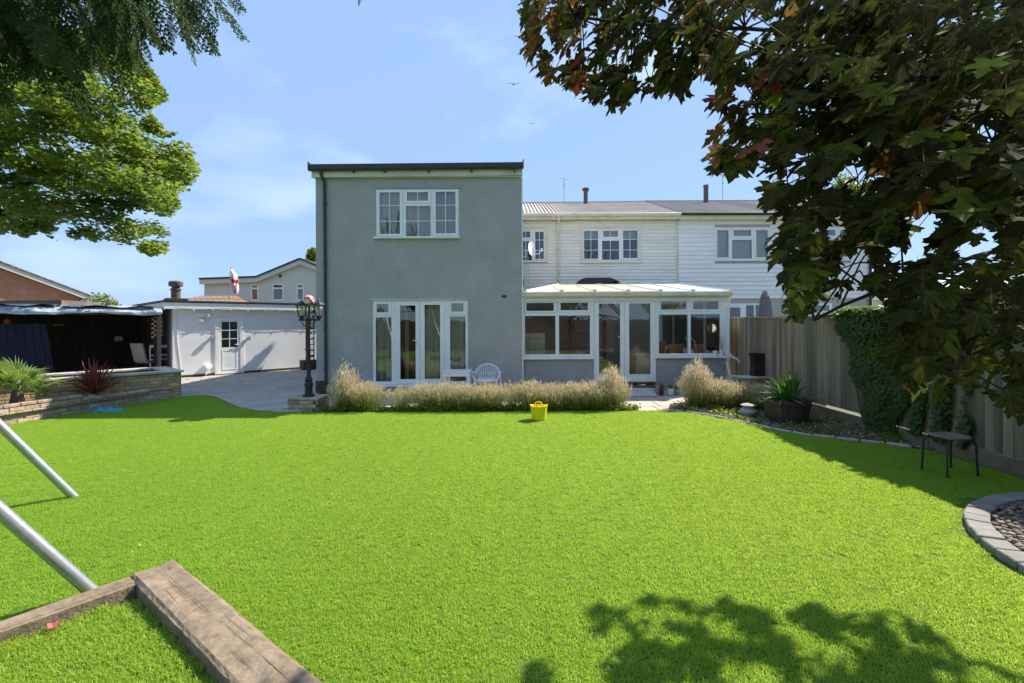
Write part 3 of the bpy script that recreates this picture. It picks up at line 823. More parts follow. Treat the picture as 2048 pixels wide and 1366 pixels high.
# curtains seen through the glass
curtain('net_curtain', 'cream net curtain gathered behind the left light of the upper window', wX(757, YG), wX(822, YG), wZ(470, YG)+.02, wZ(381, YG), YG+.12, m_net, waves=9, group=None)
curtain('net_curtain', 'cream net curtain behind the middle and right lights of the upper window', wX(818, YG), wX(916, YG), wZ(470, YG)+.02, wZ(381, YG), YG+.15, m_net, waves=14)
curtain('drape', 'pale drape behind the left sidelight of the patio doors', wX(746, YG)+.02, wX(797, YG), .16, wZ(603, YG), YG+.15, m_drape, waves=9)
curtain('drape', 'pale drape hanging behind the right leaf of the patio doors', wX(846, YG), wX(893, YG), .16, wZ(603, YG), YG+.15, m_drape, waves=8)
curtain('drape', 'pale drape behind the right sidelight of the patio doors', wX(897, YG), wX(936, YG), .16, wZ(603, YG), YG+.15, m_drape, waves=6, amp=.02)
curtain('bead_curtain', 'narrow dark beaded curtain strip in the open gap of the left patio door', wX(804, YG), wX(812, YG), .3, wZ(606, YG), YG+.3, m_net, waves=2, amp=.01)

# ================================================================== CONSERVATORY
YC = 12.1
cs = thing('conservatory', 'white framed lean to conservatory with sheet roof and grey dwarf wall', 'conservatory', (2.85, 14, 0))
cx0, cx1 = 0.282, wX(1455, YC)
ez = wZ(603, YC)      # underside of eaves beam
etop = wZ(586, YC)
cd = 17.3
sillz = wZ(717, YC)
L_ = (1046.5, 1187, 603, 713); D_ = (1187.3, 1311.5, 603, 765); R_ = (1311.8, 1444, 603, 713)
MB().box(cx0, wX(1187, YC), YC+.02, YC+.24, 0, wZ(719.5, YC)).build('dwarf_wall', m_dwarf, cs)
MB().box(wX(1312, YC), cx1-.03, YC+.02, YC+.24, 0, wZ(719.5, YC)).build('dwarf_wall', m_dwarf, cs)
MB().box(cx1-.25, cx1-.03, YC+.241, cd, 0, wZ(719.5, YC)).build('dwarf_wall', m_dwarf, cs)
MB().box(cx0-.03, wX(1188, YC), YC-.05, YC+.2, wZ(719, YC), wZ(713.3, YC)).build('sill', m_upvc, cs, bevel=.006)
MB().box(wX(1311, YC), cx1+.05, YC-.05, YC+.2, wZ(718, YC), wZ(713.3, YC)).build('sill', m_upvc, cs, bevel=.006)
window(cs, 'window', YC, L_, [
    dict(s=(1048.5, 1113.5, 604, 625), g=(1053, 1107.5, 606, 622)), dict(s=(1115.5, 1182.5, 604, 625), g=(1121, 1176, 606, 621)),
    dict(g=(1050, 1111, 632, 709)), dict(g=(1118, 1180, 631.5, 709))])
cdo, _ = window(cs, 'door_set', YC, D_, [
    dict(s=(1189.5, 1248.3, 604, 764), g=(1197.5, 1240, 608, 749.5), k='door_leaf'), dict(s=(1249.3, 1309.5, 604, 764), g=(1258, 1300.5, 608, 749.5), k='door_leaf')], glass=m_glassd)
window(cs, 'window', YC, R_, [
    dict(s=(1316, 1377.5, 604, 624), g=(1321.5, 1373, 604.6, 620.5)), dict(s=(1380.5, 1442.5, 604, 624), g=(1386, 1437, 604.6, 620.5)),
    dict(g=(1317.5, 1375.5, 630.5, 708.5)), dict(g=(1381.5, 1440, 630, 708))])
hz, hx = wZ(675, YC), wX(1243.5, YC)
mb = MB(); mb.box(hx-.012, hx+.012, YC-.026, YC-.0125, hz-.13, hz+.05); mb.tube([(hx, YC-.02, hz), (hx, YC-.06, hz), (hx-.11, YC-.065, hz+.003)], .009, 8); mb.build('door_handle', m_white, cdo)
MB().box(wX(1444.2, YC), cx1, YC, YC+.14, wZ(713.2, YC), ez).build('corner_post', m_upvc, cs)
# right hand glazed side, with the garden behind showing through
yy = [YC+.15, 13.4, 14.7, 16.0, cd]
mb = MB(); 
for y in yy[1:4]: mb.box(cx1-.075, cx1-.012, y-.03, y+.03, wZ(713, YC), ez-.0)
mb.box(cx1-.08, cx1-.01, yy[0], cd, 1.95, 2.02); mb.box(cx1-.08, cx1-.01, yy[0], cd, .87, .93)
mb.build('side_frame', m_upvc, cs)
for i in range(4):
    MB().box(cx1-.045, cx1-.04, yy[i]+.03, yy[i+1]-.03, .93, 1.95).build('pane', m_glass, cs)
    MB().box(cx1-.045, cx1-.04, yy[i]+.03, yy[i+1]-.03, 2.02, ez).build('pane', m_glass, cs)
# eaves beam, box gutter
MB().box(cx0-.01, cx1+.03, YC-.03, YC+.12, ez, wZ(596.5, YC)).build('eaves_beam', m_upvc, cs)
mb = MB(); mb.prismX([(YC-.03, wZ(596.3, YC)), (YC-.06, wZ(597, YC)), (YC-.16, wZ(593, YC)), (YC-.17, etop-.01), (YC-.03, etop-.01)], cx0-.02, cx1+.06); mb.build('gutter', m_cream, cs)
MB().box(cx1-.09, cx1-.0, YC+.121, cd, ez+.002, ez+.07).build('eaves_beam', m_upvc, cs)
# roof: hip rising from the front left corner
tz = wZ(567, cd)
hipx = 2.0
y_e = YC-.10
def zr(y): return etop + (tz-etop)*(y-y_e)/(cd-y_e)
raf = [cx0+.04] + [wX(p, YC) for p in (1122, 1187, 1253, 1317, 1381)] + [cx1-.01]
def hipy(x): return y_e + (x-cx0)/(hipx-cx0)*(cd-y_e)
for i in range(len(raf)-1):
    xa, xb = raf[i]+.02, raf[i+1]-.02
    mb = MB(); pts = [(xa, y_e, zr(y_e)), (xb, y_e, zr(y_e))]
    yb = min(hipy(xb), cd); ya = min(hipy(xa), cd)
    pts.append((xb, yb, zr(yb)))
    if xa < hipx < xb: pts.append((hipx, cd, tz))
    pts.append((xa, ya, zr(ya)))
    n = len(pts); vs = pts+[(x, y, z+.025) for x, y, z in pts]
    mb.add(vs, [tuple(range(n))[::-1], tuple(range(n, 2*n))]+[(k, (k+1) % n, n+(k+1) % n, n+k) for k in range(n)])
    mb.build('roof_panel', m_poly if 1 <= i <= 3 else m_polyw, cs)
mb = MB(); mb.add([(cx0-.02, y_e, zr(y_e)), (hipx-.01, cd, tz), (cx0-.02, cd, zr(y_e)+.02)]+[(cx0-.02, y_e, zr(y_e)+.02), (hipx-.01, cd, tz+.02), (cx0-.02, cd, zr(y_e)+.04)],
                  [(0, 1, 2), (5, 4, 3), (0, 3, 4, 1), (1, 4, 5, 2), (2, 5, 3, 0)]); mb.build('roof_panel', m_polyw, cs)
for i, x in enumerate(raf):
    ya = min(hipy(x), cd) if i else None
    mb = MB()
    if i == 0: mb.tube([(cx0, y_e-.05, zr(y_e)+.03), (hipx, cd, tz+.03)], .028, 6)
    else: mb.tube([(x, y_e-.06, zr(y_e)+.02), (x, ya, zr(ya)+.03)], .024, 6)
    mb.box(x-.045, x+.045, y_e-.11, y_e-.04, zr(y_e)-.02, zr(y_e)+.065)
    mb.build('rafter', m_upvc, cs)
MB().box(hipx, cx1, cd, cd+.08, tz-.02, tz+.06).build('wall_plate', m_upvc, cs)
# rainwater pipe at the right corner
mb = MB(); mb.tube([(cx1+.02, YC-.1, etop-.1), (cx1+.02, YC-.02, 2.1), (cx1+.02, YC-.02, .95), (cx1+.10, YC-.04, .84), (cx1+.2, YC-.06, .80), (cx1+.26, YC-.06, .72)], .03, 8); mb.build('downpipe', m_upvc, cs, smooth=True)
mb = MB(); mb.tube([(cx1-.05, YC-.06, .72), (cx1+.03, YC-.10, .35), (cx1+.05, YC-.1, .05)], .032, 8); mb.build('waste_pipe', m_white, cs, smooth=True)
mb = MB(); mb.box(cx0+.02, cx1-.26, YC+.25, cd, .0, .10); mb.build('inner_floor', m_floor, cs)
# steps at the door
mb = MB(); mb.cbox(wX(1250, 11.8), wX(1318, 11.8), 11.55, 12.05, 0.0, .14, .01)
tag(mb.build('door_step', m_conc), 'low pale doorstep in front of the conservatory doors', 'step')
o = MB().cbox(wX(1258, 11.7), wX(1312, 11.7), 11.6, 11.98, .142, .16, .004).build('door_mat', m_black); tag(o, 'dark flat mat on the conservatory doorstep', 'mat')
mb = MB(); mb.prismX([(11.15, .01), (11.18, .01), (11.52, .13), (11.52, .155)], wX(1252, 11.5), wX(1305, 11.5)); tag(mb.build('ramp_board', m_cope), 'grey sloping board leaning on the doorstep as a ramp', 'board')
# black cover on the roof top
mb = MB(); yb = 16.6
def cv(px, py): return (wX(px, yb), wZ(py, yb))
poly = [cv(1146, 571), cv(1158, 563), cv(1162, 559.5), cv(1170, 558), cv(1216, 558), cv(1224, 561), cv(1236, 566.5), cv(1222, 565.5), cv(1219, 568.5), cv(1165, 569), cv(1158, 571)]
mb.prismY(poly, 16.2, 17.1)
tag(mb.build('roof_cover', m_black), 'black cover with drooping ends lying on top of the conservatory roof', 'cover')

# things inside the conservatory
def tagbox(name, label, cat, mb, mat, **k): return tag(mb.build(name, mat, **k), label, cat)
t = thing('drawer_cabinet', 'cream filing cabinet behind the left conservatory window', 'cabinet', (.75, 12.7, .1))
x0, x1 = wX(1050, 12.6), wX(1090, 12.6)
MB().box(x0, x1, 12.6, 13.0, .1, wZ(667, 12.6)).build('carcass', m_cream, t)
for i in range(3):
    for j in range(2):
        a = x0+.012+i*(x1-x0-.02)/3; z = .80+j*.29
        MB().cbox(a, a+(x1-x0-.02)/3-.01, 12.585, 12.599, z, z+.27, .004).build('drawer', m_cream, t)
        MB().box(a+.06, a+.10, 12.57, 12.584, z+.20, z+.215).build('handle', m_black, t)
t = thing('white_box', 'white storage box seen through the right conservatory door', 'box', (3.4, 12.9, .1))
MB().cbox(wX(1268, 12.9), wX(1301, 12.9), 12.75, 13.2, .1, .82, .01).build('body', m_white, t); MB().cbox(wX(1267, 12.9), wX(1302, 12.9), 12.73, 13.22, .82, .87, .01).build('lid', m_white, t)
t = thing('tea_table', 'white table inside the right conservatory windows', 'table', (4.7, 13.2, .1))
MB().cbox(wX(1366, 13), wX(1424, 13), 12.9, 13.7, .80, .84, .006).build('tabletop', m_white, t)
for sx in (0.05, .68):
    for sy in (12.95, 13.6): MB().box(wX(1366, 13)+sx, wX(1366, 13)+sx+.05, sy, sy+.05, .1, .8).build('leg', m_white, t)
m_wick = M('wicker', (0.46, 0.30, 0.14), (0.3, 0.19, 0.09), scale=30, bump=.8, bscale=120)
def basket(px0, px1, py0, py1, Y, lab):
    a, b = wX(px0, Y), wX(px1, Y); r = (b-a)/2; z0, z1 = wZ(py1, Y), wZ(py0, Y)
    mb = MB(); mb.lathe([(r*.8, 0), (r*.95, (z1-z0)*.5), (r, z1-z0), (r*.93, z1-z0), (r*.85, .02)], ((a+b)/2, Y, z0), 18, 1, .6)
    tagbox('wicker_basket', lab, 'basket', mb, m_wick, smooth=True)
basket(1336, 1367, 690, 711, 12.6, 'wide wicker basket on the inner sill left of the white table')
basket(1318, 1332, 684, 708, 12.75, 'narrow tan basket beside the wide wicker basket in the conservatory')
t = thing('orange_pot', 'orange plant pot standing on the white conservatory table', 'plant pot', (wX(1396, 13.1), 13.1, .84))
mb = MB(); mb.lathe([(.09, .0), (.13, .22), (.14, .22), (.14, .27), (.12, .27)], (wX(1396, 13.1), 13.1, .841), 16); mb.build('pot', M('terracotta', (.6, .22, .07), (.5, .18, .05)), t, smooth=True)
t = thing('desk_lamp', 'small white curved desk lamp beside the orange pot', 'lamp', (wX(1392, 13), 13, .84))
X = wX(1392, 12.95); mb = MB(); mb.tube([(X, 12.95, .86), (X, 12.95, 1.02), (X-.05, 12.95, 1.2), (X-.14, 12.95, 1.30), (X-.22, 12.95, 1.28)], .012, 8); mb.build('stem', m_white, t, smooth=True)
mb = MB(); mb.lathe([(.07, 0), (.07, .015), (.01, .02)], (X, 12.95, .841), 14); mb.build('foot', m_white, t)
mb = MB(); mb.lathe([(.05, -.04), (.045, 0), (.015, .03)], (X-.24, 12.95, 1.28), 14); mb.build('lamp_shade', m_white, t, smooth=True)
t = thing('ring_mirror', 'round dark ringed mirror on a stand in the right conservatory window', 'mirror', (wX(1423, 12.5), 12.5, .9))
X, Z = wX(1423, 12.5), wZ(659, 12.5)
mb = MB(); ring = [(X+.145*math.cos(TAU*k/24), 12.5, Z+.145*math.sin(TAU*k/24)) for k in range(25)]; mb.tube(ring, .02, 6, cap=False); mb.build('rim', m_brown, t, smooth=True)
mb = MB(); mb.add([(X+.128*math.cos(TAU*k/24), 12.5, Z+.128*math.sin(TAU*k/24)) for k in range(24)], [tuple(range(24))]); mb.build('mirror_glass', M('mirror', (.8, .8, .82), rough=.05, metal=1), t)
mb = MB(); mb.tube([(X, 12.5, Z-.16), (X, 12.5, .86)], .012, 6); mb.lathe([(.09, 0), (.02, .03)], (X, 12.5, .85), 12); mb.build('stand', m_brown, t)
for k, (px, w, h, lb) in enumerate([(1356, .10, .07, 'white cup standing behind the wide wicker basket'), (1375, .12, .10, 'white bowl on the left end of the conservatory table'), (1411, .16, .12, 'white jug at the right end of the conservatory table')]):
    X = wX(px, 13.0); mb = MB(); mb.lathe([(w*.3, 0), (w*.5, h*.5), (w*.45, h), (w*.38, h), (w*.3, h*.3)], (X, 13.05, .842 if px > 1366 else .92), 12); tagbox(['cup', 'bowl', 'jug'][k], lb, ['cup', 'bowl', 'jug'][k], mb, m_white, smooth=True)
# armchair silhouettes in the dim conservatory
t = thing('dining_chair', 'brown wooden chair dimly seen through the second left conservatory window', 'chair', (1.75, 13.6, .1))
m_wood = M('mid_wood', (.22, .13, .07), (.16, .09, .05), rough=.5)
MB().cbox(1.5, 1.95, 13.4, 13.85, .52, .57, .01).build('seat', m_wood, t)
for sx in (1.52, 1.89):
    MB().box(sx, sx+.04, 13.41, 13.45, .1, .52).build('leg', m_wood, t); MB().box(sx, sx+.04, 13.8, 13.84, .1, 1.2).build('leg', m_wood, t)
for z in (.72, .9, 1.08): MB().box(1.565, 1.885, 13.81, 13.83, z, z+.07).build('back_slat', m_wood, t)
t = thing('wall_shelf_unit', 'brown shelf unit at the back of the conservatory', 'shelves', (2.6, 17, .1))
MB().box(2.0, 2.05, 16.7, 17.1, .1, 1.9).build('side_panel', m_wood, t); MB().box(3.2, 3.25, 16.7, 17.1, .1, 1.9).build('side_panel', m_wood, t)
for z in (.3, .8, 1.3, 1.8): MB().box(2.052, 3.198, 16.7, 17.1, z, z+.04).build('shelf', m_wood, t)
# pots on the outside sill
for px, lb in ((1433.5, 'white pot with bare twigs standing on the conservatory sill, the left one of the pair'), (1446, 'white pot with bare twigs standing on the conservatory sill, the right one of the pair')):
    X = wX(px, 12.02); z = wZ(713.2, YC)
    t = thing('sill_pot', lb, 'plant pot', (X, 12.05, z), group='pots on the conservatory sill')
    mb = MB(); mb.lathe([(.045, .001), (.058, .10), (.062, .10), (.062, .125), (.05, .125)], (X, 12.1, z), 14); mb.build('pot', m_white, t, smooth=True)
    mb = MB()
    for k in range(7):
        a = random.uniform(0, TAU); mb.tube([(X, 12.1, z+.1), (X+.03*math.cos(a), 12.1+.03*math.sin(a), z+.25), (X+.07*math.cos(a), 12.1+.05*math.sin(a), z+random.uniform(.3, .5))], .003, 3)
    mb.build('twigs', m_twig, t)['kind'] = 'stuff'

# ================================================================== WHITE BOARDED TERRACE
YW = 17.6
YR = 22.0
def boarded(house, x0, x1, zb, zt, n, win_boxes, mat, clip_end=None):
    st = (zt-zb)/n
    for k in range(n):
        a, b = zb+k*st, zb+(k+1)*st
        segs = [(x0, x1)]
        for (h0, h1, h2, h3) in win_boxes:
            if b > h2+0.004 and a < h3-0.004:
                ns = []
                for (s0, s1) in segs:
                    if h0 > s0: ns.append((s0, min(h0, s1)))
                    if h1 < s1: ns.append((max(h1, s0), s1))
                segs = [q for q in ns if q[1]-q[0] > .02]
        for s0, s1 in segs:
            mb = MB(); mb.prismX([(YW-.008, b-.002), (YW-.034, a), (YW-.001, a), (YW-.001, b-.002)], s0, s1); mb.build('weatherboard', mat, house)

def corrugated(house, x0, x1, zl, zlr, zr_, zrr, mat, nsheet, pitch=.135):
    w = (x1-x0)/nsheet
    for k in range(nsheet):
        a, b = x0+k*w, x0+(k+1)*w+(.05 if k < nsheet-1 else 0)
        n = max(2, int(round((b-a)/pitch*8)))
        V = []; Fs = []
        lift = .006*(k % 2)
        for i in range(n+1):
            x = a+(b-a)*i/n; h = .026*math.cos((x-x0)/pitch*TAU)+lift
            e = zl+(zlr-zl)*(x-x0)/(x1-x0); r = zr_+(zrr-zr_)*(x-x0)/(x1-x0)
            for (y, z) in ((YW-.28, e), (YR, r), (YR, r-.012), (YW-.28, e-.012)): V.append((x, y, z+h))
        for i in range(n):
            q = i*4
            for j in range(4): Fs.append((q+j, q+4+j, q+4+(j+1) % 4, q+(j+1) % 4))
        Fs.append((0, 1, 2, 3)); Fs.append((n*4+3, n*4+2, n*4+1, n*4))
        mb = MB(); mb.add(V, Fs); mb.build('roof_sheet', mat, house)
    mb = MB(); mb.prismX([(YR+.02, zr_-.01), (YR+4.4, zl), (YR+4.4, zl-.02), (YR+.02, zr_-.03)], x0, x1); mb.build('rear_roof', mat, house)
    n = int((x1-x0)/pitch); mb = MB(); mb.tube([(x0, YR+.01, zr_+.02), (x1, YR+.01, zrr+.02)], .045, 6); mb.build('ridge', mat, house)

xm = wX(1356.5, YW)
wh = thing('white_terraced_house', 'white weatherboarded house behind the conservatory under a light corrugated roof', 'house', (3, 19, 0))
W1 = (1165.5, 1276.5, 459, 521.5); W0 = (1018, 1091, 459, 521.5)
zt, zb = wZ(441, YW), 2.55
S1 = rectpx((1162, 1283.5, 454.5, 525.5), YW); S0 = rectpx((1010, 1096, 454.5, 524), YW)
hW1, hW0 = rectpx(W1, YW), rectpx(W0, YW)
MB().plate(-.1, xm-.002, 0, 5.62, [hW1, hW0], YW, YW+.2).build('wall', m_dash, wh)
MB().box(-.1, xm-.002, YR+4.0, YR+4.2, 0, 5.5).build('wall', m_dash, wh)
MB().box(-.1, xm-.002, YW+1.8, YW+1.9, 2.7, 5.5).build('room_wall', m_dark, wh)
MB().box(-.3, -.1, YW, YR+4.2, 0, 5.6).build('wall', m_dash, wh)
DSL = YW
boarded(wh, .29, xm-.06, zb, zt-.01, 24, [S1, S0, (wX(1112, YW), wX(1120, YW), 5.39, 5.4)], m_board)
for s_, h_ in ((S1, hW1), (S0, hW0)):
    MB().plate(s_[0], s_[1], s_[2], s_[3], [h_], YW-.05, YW-.002).build('window_surround', m_cream, wh)
    MB().box(s_[0]-.02, s_[1]+.02, YW-.09, YW-.052, s_[2]-.02, s_[2]+.03).build('window_sill', m_upvc, wh)
window(wh, 'window', YW, W1, [
    dict(s=(1166.5, 1199, 460.5, 521), g=(1168.5, 1196.5, 463, 518.5), v=[1182.2], h=[480, 501]),
    dict(s=(1203, 1240, 460.5, 478.5), g=(1207, 1236, 463, 475), v=[1221]),
    dict(g=(1204.5, 1238.5, 482.5, 520.5), v=[1221], h=[501]),
    dict(s=(1243, 1275.8, 460.5, 521), g=(1246.5, 1275, 462.5, 517.5), v=[1260], h=[480, 501])], frame_y=YW-.03)
window(wh, 'window', YW, W0, [
    dict(s=(1020, 1036, 460, 521), g=(1022, 1033, 463, 518)),
    dict(s=(1039, 1064, 460.5, 478.5), g=(1042, 1061, 463.5, 475.5), v=[1052]),
    dict(g=(1041, 1064, 482.5, 521), v=[1052], h=[501]),
    dict(s=(1067.5, 1090.3, 460.5, 521), g=(1071, 1088, 464, 518.5), v=[1079.5], h=[480.5, 501.5])], frame_y=YW-.03)
curtain('roller_blind', 'half lowered pale blind inside the three light window of the white boarded house', hW1[0]+.02, hW1[1]-.02, wZ(479, YW), hW1[3]-.02, YW+.12, m_blind, cat='blind', waves=3, amp=.003)
MB().box(.28, xm-.08, YW-.24, YW-.004, 5.415, 5.44).build('soffit', m_cream, wh)
MB().box(.28, xm, YW-.265, YW-.241, 5.40, 5.56).build('fascia', m_cream, wh)
MB().box(.285, xm-.08, YW-.06, YW-.004, 5.33, 5.385).build('frieze_board', m_cream, wh)
mb = MB(); mb.tube([(.28, YW-.33, 5.565), (xm, YW-.33, 5.56)], .062, 10); mb.build('gutter', m_cream, wh, smooth=True)
for px in (1057, 1110, 1123, 1165, 1226, 1287): MB().box(wX(px, YW)-.02, wX(px, YW)+.02, YW-.38, YW-.266, 5.47, 5.51).build('gutter_bracket', m_cream, wh)
corrugated(wh, .20, xm, 5.60, 5.60, 7.12, 7.16, m_roofA, 6)
mb = MB(); x = wX(1117, YW); mb.tube([(x, YW-.33, 5.53), (x, YW-.33, 5.42), (x, YW-.08, 5.25), (x, YW-.08, 2.6)], .045, 8); mb.build('downpipe', m_cream, wh, smooth=True)
MB().box(xm-.085, xm-.02, YW-.045, YW-.002, zb, 5.40).build('corner_board', m_cream, wh)
def flue(h, px, y0, y1, r, cap, nm='flue'):
    x = wX(px, 21.4); mb = MB()
    z0, z1 = wZ(y0+6, 21.4), wZ(y1, 21.4)
    prof = [(r, 0), (r, z1-z0-.12), (r*1.6, z1-z0-.12), (r*1.6, z1-z0-.02), (r*.9, z1-z0)] if cap else [(r, 0), (r*1.05, z1-z0-.05), (r*1.15, z1-z0-.05), (r*1.15, z1-z0)]
    mb.lathe(prof, (x, 21.4, z0), 14); return mb.build(nm, m_flue, h, smooth=True)
flue(wh, 1172.5, 407, 376.5, .095, True)
def aerial(px, y0, y1, lab, grp, sc=1.0, full=True):
    Y = 21.7; x = wX(px, Y); z0, z1 = wZ(y0+3, Y), wZ(y1, Y)
    t = thing('tv_aerial', lab, 'aerial', (x, Y, z0), group=grp)
    mb = MB(); mb.tube([(x, Y, z0), (x, Y, z1)], .016, 5); mb.build('mast', m_steel, t)
    mb = MB(); mb.tube([(x-.30*sc, Y-.1, z1+.06*sc), (x+.22*sc, Y+.1, z1-.07)], .012, 4)
    for k in range(8):
        u = k/7; p = Vector((x-.30*sc, Y-.1, z1+.06*sc)).lerp(Vector((x+.22*sc, Y+.1, z1-.07)), u); mb.tube([(p.x-.03, p.y-.16, p.z), (p.x+.03, p.y+.16, p.z)], .008, 3)
    mb.build('antenna', m_steel, t)
    if full: mb = MB(); mb.tube([(x-.05, Y, z1-.32), (x+.02, Y, z1-.32), (x+.03, Y, z1-.42)], .02, 4); mb.build('clamp', m_steel, t)
aerial(1129, 405, 356, 'television aerial left of the capped brown flue on the light roof', 'television aerials', 1.3)
aerial(1446.5, 405, 352, 'television aerial right of the plain flue on the dull brown roof', 'television aerials', .5)

nb = thing('neighbour_house', 'clean white boarded neighbouring house with dull brown corrugated roof', 'house', (9.5, 19, 0))
xe = wX(1741, YW)
W2 = (1432, 1538, 459.5, 521); SS2 = rectpx((1429.5, 1541, 457, 524), YW)
h2 = rectpx(W2, YW)
W2b = (1600, 1700, 459.5, 521); SS2b = rectpx((1597.5, 1702.5, 457, 524), YW); h2b = rectpx(W2b, YW)
G1 = (1455, 1522, 609, 670); G2 = (1616, 1664, 609, 668)
hg1, hg2 = rectpx(G1, YW), rectpx(G2, YW)
MB().plate(xm+.002, xe, 0, 5.62, [h2, h2b, hg1, hg2], YW, YW+.2).build('wall', m_dash, nb)
MB().box(xe-.2, xe, YW+.201, YR+4.2, 0, 5.5).build('wall', m_dash, nb)
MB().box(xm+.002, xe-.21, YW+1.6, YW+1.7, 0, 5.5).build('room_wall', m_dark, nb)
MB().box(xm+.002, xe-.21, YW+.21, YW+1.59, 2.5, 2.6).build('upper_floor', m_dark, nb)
mb = MB(); mb.prismX([(YW+.21, 5.45), (YR, 7.05), (YR+4.2, 5.45)], xe-.19, xe-.01); mb.build('gable', m_boardw, nb)
boarded(nb, xm+.002, xe-.02, 2.55, 5.40, 18, [SS2, SS2b], m_boardw)
MB().box(xe-.019, xe+.02, YW-.045, YW-.002, 2.55, 5.40).build('corner_board', m_boardw, nb)
MB().plate(SS2[0], SS2[1], SS2[2], SS2[3], [h2], YW-.05, YW-.002).build('window_surround', m_upvc, nb)
MB().plate(SS2b[0], SS2b[1], SS2b[2], SS2b[3], [h2b], YW-.05, YW-.002).build('window_surround', m_upvc, nb)
for dx_ in (0, 168):
    window(nb, 'window', YW, (W2[0]+dx_, W2[1]+dx_-(6 if dx_ else 0), W2[2], W2[3]), [
        dict(s=(1433.5+dx_, 1460+dx_, 461, 520), g=(1434.5+dx_, 1457+dx_, 463, 517)), dict(s=(1463+dx_, 1505+dx_, 461, 478), g=(1467+dx_, 1502+dx_, 463, 474.5)),
        dict(g=(1464+dx_, 1503.5+dx_, 482, 519.5)), dict(s=(1508+dx_, 1530.8+dx_ if dx_ else 1536.5, 461, 520), g=(1512+dx_, 1529+dx_ if dx_ else 1535, 463, 517))], frame_y=YW-.03)
curtain('roller_blind', 'pale green full length blind in the neighbouring house window', h2[0]+.02, h2[1]-.02, h2[2]+.02, h2[3]-.02, YW+.10, m_blind, cat='blind', waves=26, amp=.008)
window(nb, 'garden_door_set', YW, G1, [dict(s=(1456, 1484, 612, 669), g=(1459, 1480, 617, 660)), dict(g=(1492, 1507.5, 612.5, 664)), dict(g=(1511, 1519, 612, 664))], frame_y=YW-.01)
window(nb, 'window', YW, G2, [dict(s=(1619, 1661, 610, 628), g=(1623, 1657.5, 613.5, 624.5)), dict(g=(1622, 1658, 634, 664))], frame_y=YW-.01)
MB().box(xm+.05, xe, YW-.22, YW-.004, 5.405, 5.43).build('soffit', m_cream, nb)
MB().box(xm+.005, xe+.05, YW-.245, YW-.221, 5.39, 5.54).build('fascia', m_cream, nb)
mb = MB(); mb.tube([(xm+.01, YW-.31, 5.575), (xe+.06, YW-.31, 5.57)], .055, 10); mb.build('gutter', m_darktrim, nb, smooth=True)
corrugated(nb, xm+.002, xe+.10, 5.615, 5.615, 7.17, 7.17, m_roofB, 7, .12)
flue(nb, 1413, 407, 372, .10, False)
mb = MB(); mb.tube([(xe-.05, YW-.31, 5.56), (xe-.05, YW-.08, 5.35), (xe-.05, YW-.08, .1)], .045, 8); mb.build('downpipe', m_darktrim, nb, smooth=True)

# satellite dish on a bracket at the edge of the grey house
t = thing('satellite_dish', 'white satellite dish seen edge on in front of the small upper window', 'satellite dish', (.9, 16.9, 3.9))
Y = 16.4; X = wX(1062, Y); Z = wZ(498, Y)
mb = MB(); vs = []; fs = []
n = 20
ax = Vector((.84, -.54, .1)).normalized(); uu = Vector((0, 0, 1)).cross(ax).normalized(); vv = ax.cross(uu)
for r_, d_ in ((0, .0), (.12, .012), (.24, .05)):
    for k in range(n): vs.append(Vector((X, Y, Z))+uu*r_*math.cos(TAU*k/n)+vv*r_*1.05*math.sin(TAU*k/n)+ax*d_)
for i in range(2):
    for k in range(n): fs.append((i*n+k, i*n+(k+1) % n, (i+1)*n+(k+1) % n, (i+1)*n+k))
mb.add(vs, fs); d = mb.build('reflector', m_white, t, smooth=True)
mb = MB(); mb.tube([(X-.05, Y, Z-.15), (X+.12, Y-.05, Z-.20), (X+.28, Y-.1, Z-.17), (X+.36, Y-.12, Z-.07)], .014, 6); mb.build('feed_arm', m_white, t)
mb = MB(); mb.tube([(X+.36, Y-.12, Z-.1), (X+.37, Y-.12, Z+.0)], .03, 8); mb.build('receiver', m_white, t)
mb = MB(); mb.tube([(X-.05, Y+.02, Z), (X-.12, Y+.05, Z-.05), (X-.14, Y+.06, Z-.25), (.25, Y+.1, Z-.3)], .02, 6); mb.build('bracket', m_steel, t)
mb = MB(); mb.tube([(X-.10, Y, Z-.25), (X-.02, YW-.05, Z-.6), (X-.0, YW-.05, Z-1.4), (X-.15, YW-.05, Z-2.0)], .009, 5); tag(mb.build('aerial_cable', m_white), 'thin white cable dropping from the satellite dish to the conservatory roof', 'cable')
o = MB().cbox(.30, .40, 15.6, 15.75, wZ(574, 15.7), wZ(558, 15.7), .008).build('junction_box', m_brown); tag(o, 'small brown box on the wall corner above the conservatory roof', 'junction box')

# low white house seen through the maple, far right
lh = thing('low_white_house', 'low white house with pale roof glimpsed under the maple at far right', 'house', (18, 24, 0))
YL = 21.0
lx0, lx1 = wX(1746, YL), wX(2300, YL)
holes = [rectpx(r, YL) for r in ((1752, 1787, 617, 650), (1840, 1880, 612, 650), (1960, 2010, 612, 650))]
MB().plate(lx0, lx1, 0, 2.75, holes, YL, YL+.2).build('wall', m_board, lh)
MB().box(lx0, lx0+.2, YL+.201, YL+6, 0, 2.75).build('wall', m_board, lh)
MB().box(lx0+.21, lx1, YL+1.2, YL+1.3, 0, 2.75).build('room_wall', m_room, lh)
for r in ((1752, 1787, 617, 650), (1840, 1880, 612, 650), (1960, 2010, 612, 650)):
    window(lh, 'window', YL, r, [dict(g=(r[0]+3, r[1]-3, r[2]+3, r[3]-3))])
mb = MB(); mb.prismX([(YL-.3, 2.76), (YL+4, 3.9), (YL+8, 2.76)], lx0-.2, lx1+.2); mb.build('roof', M('pale_roof', (.48, .45, .42), (.4, .37, .35), scale=3), lh)
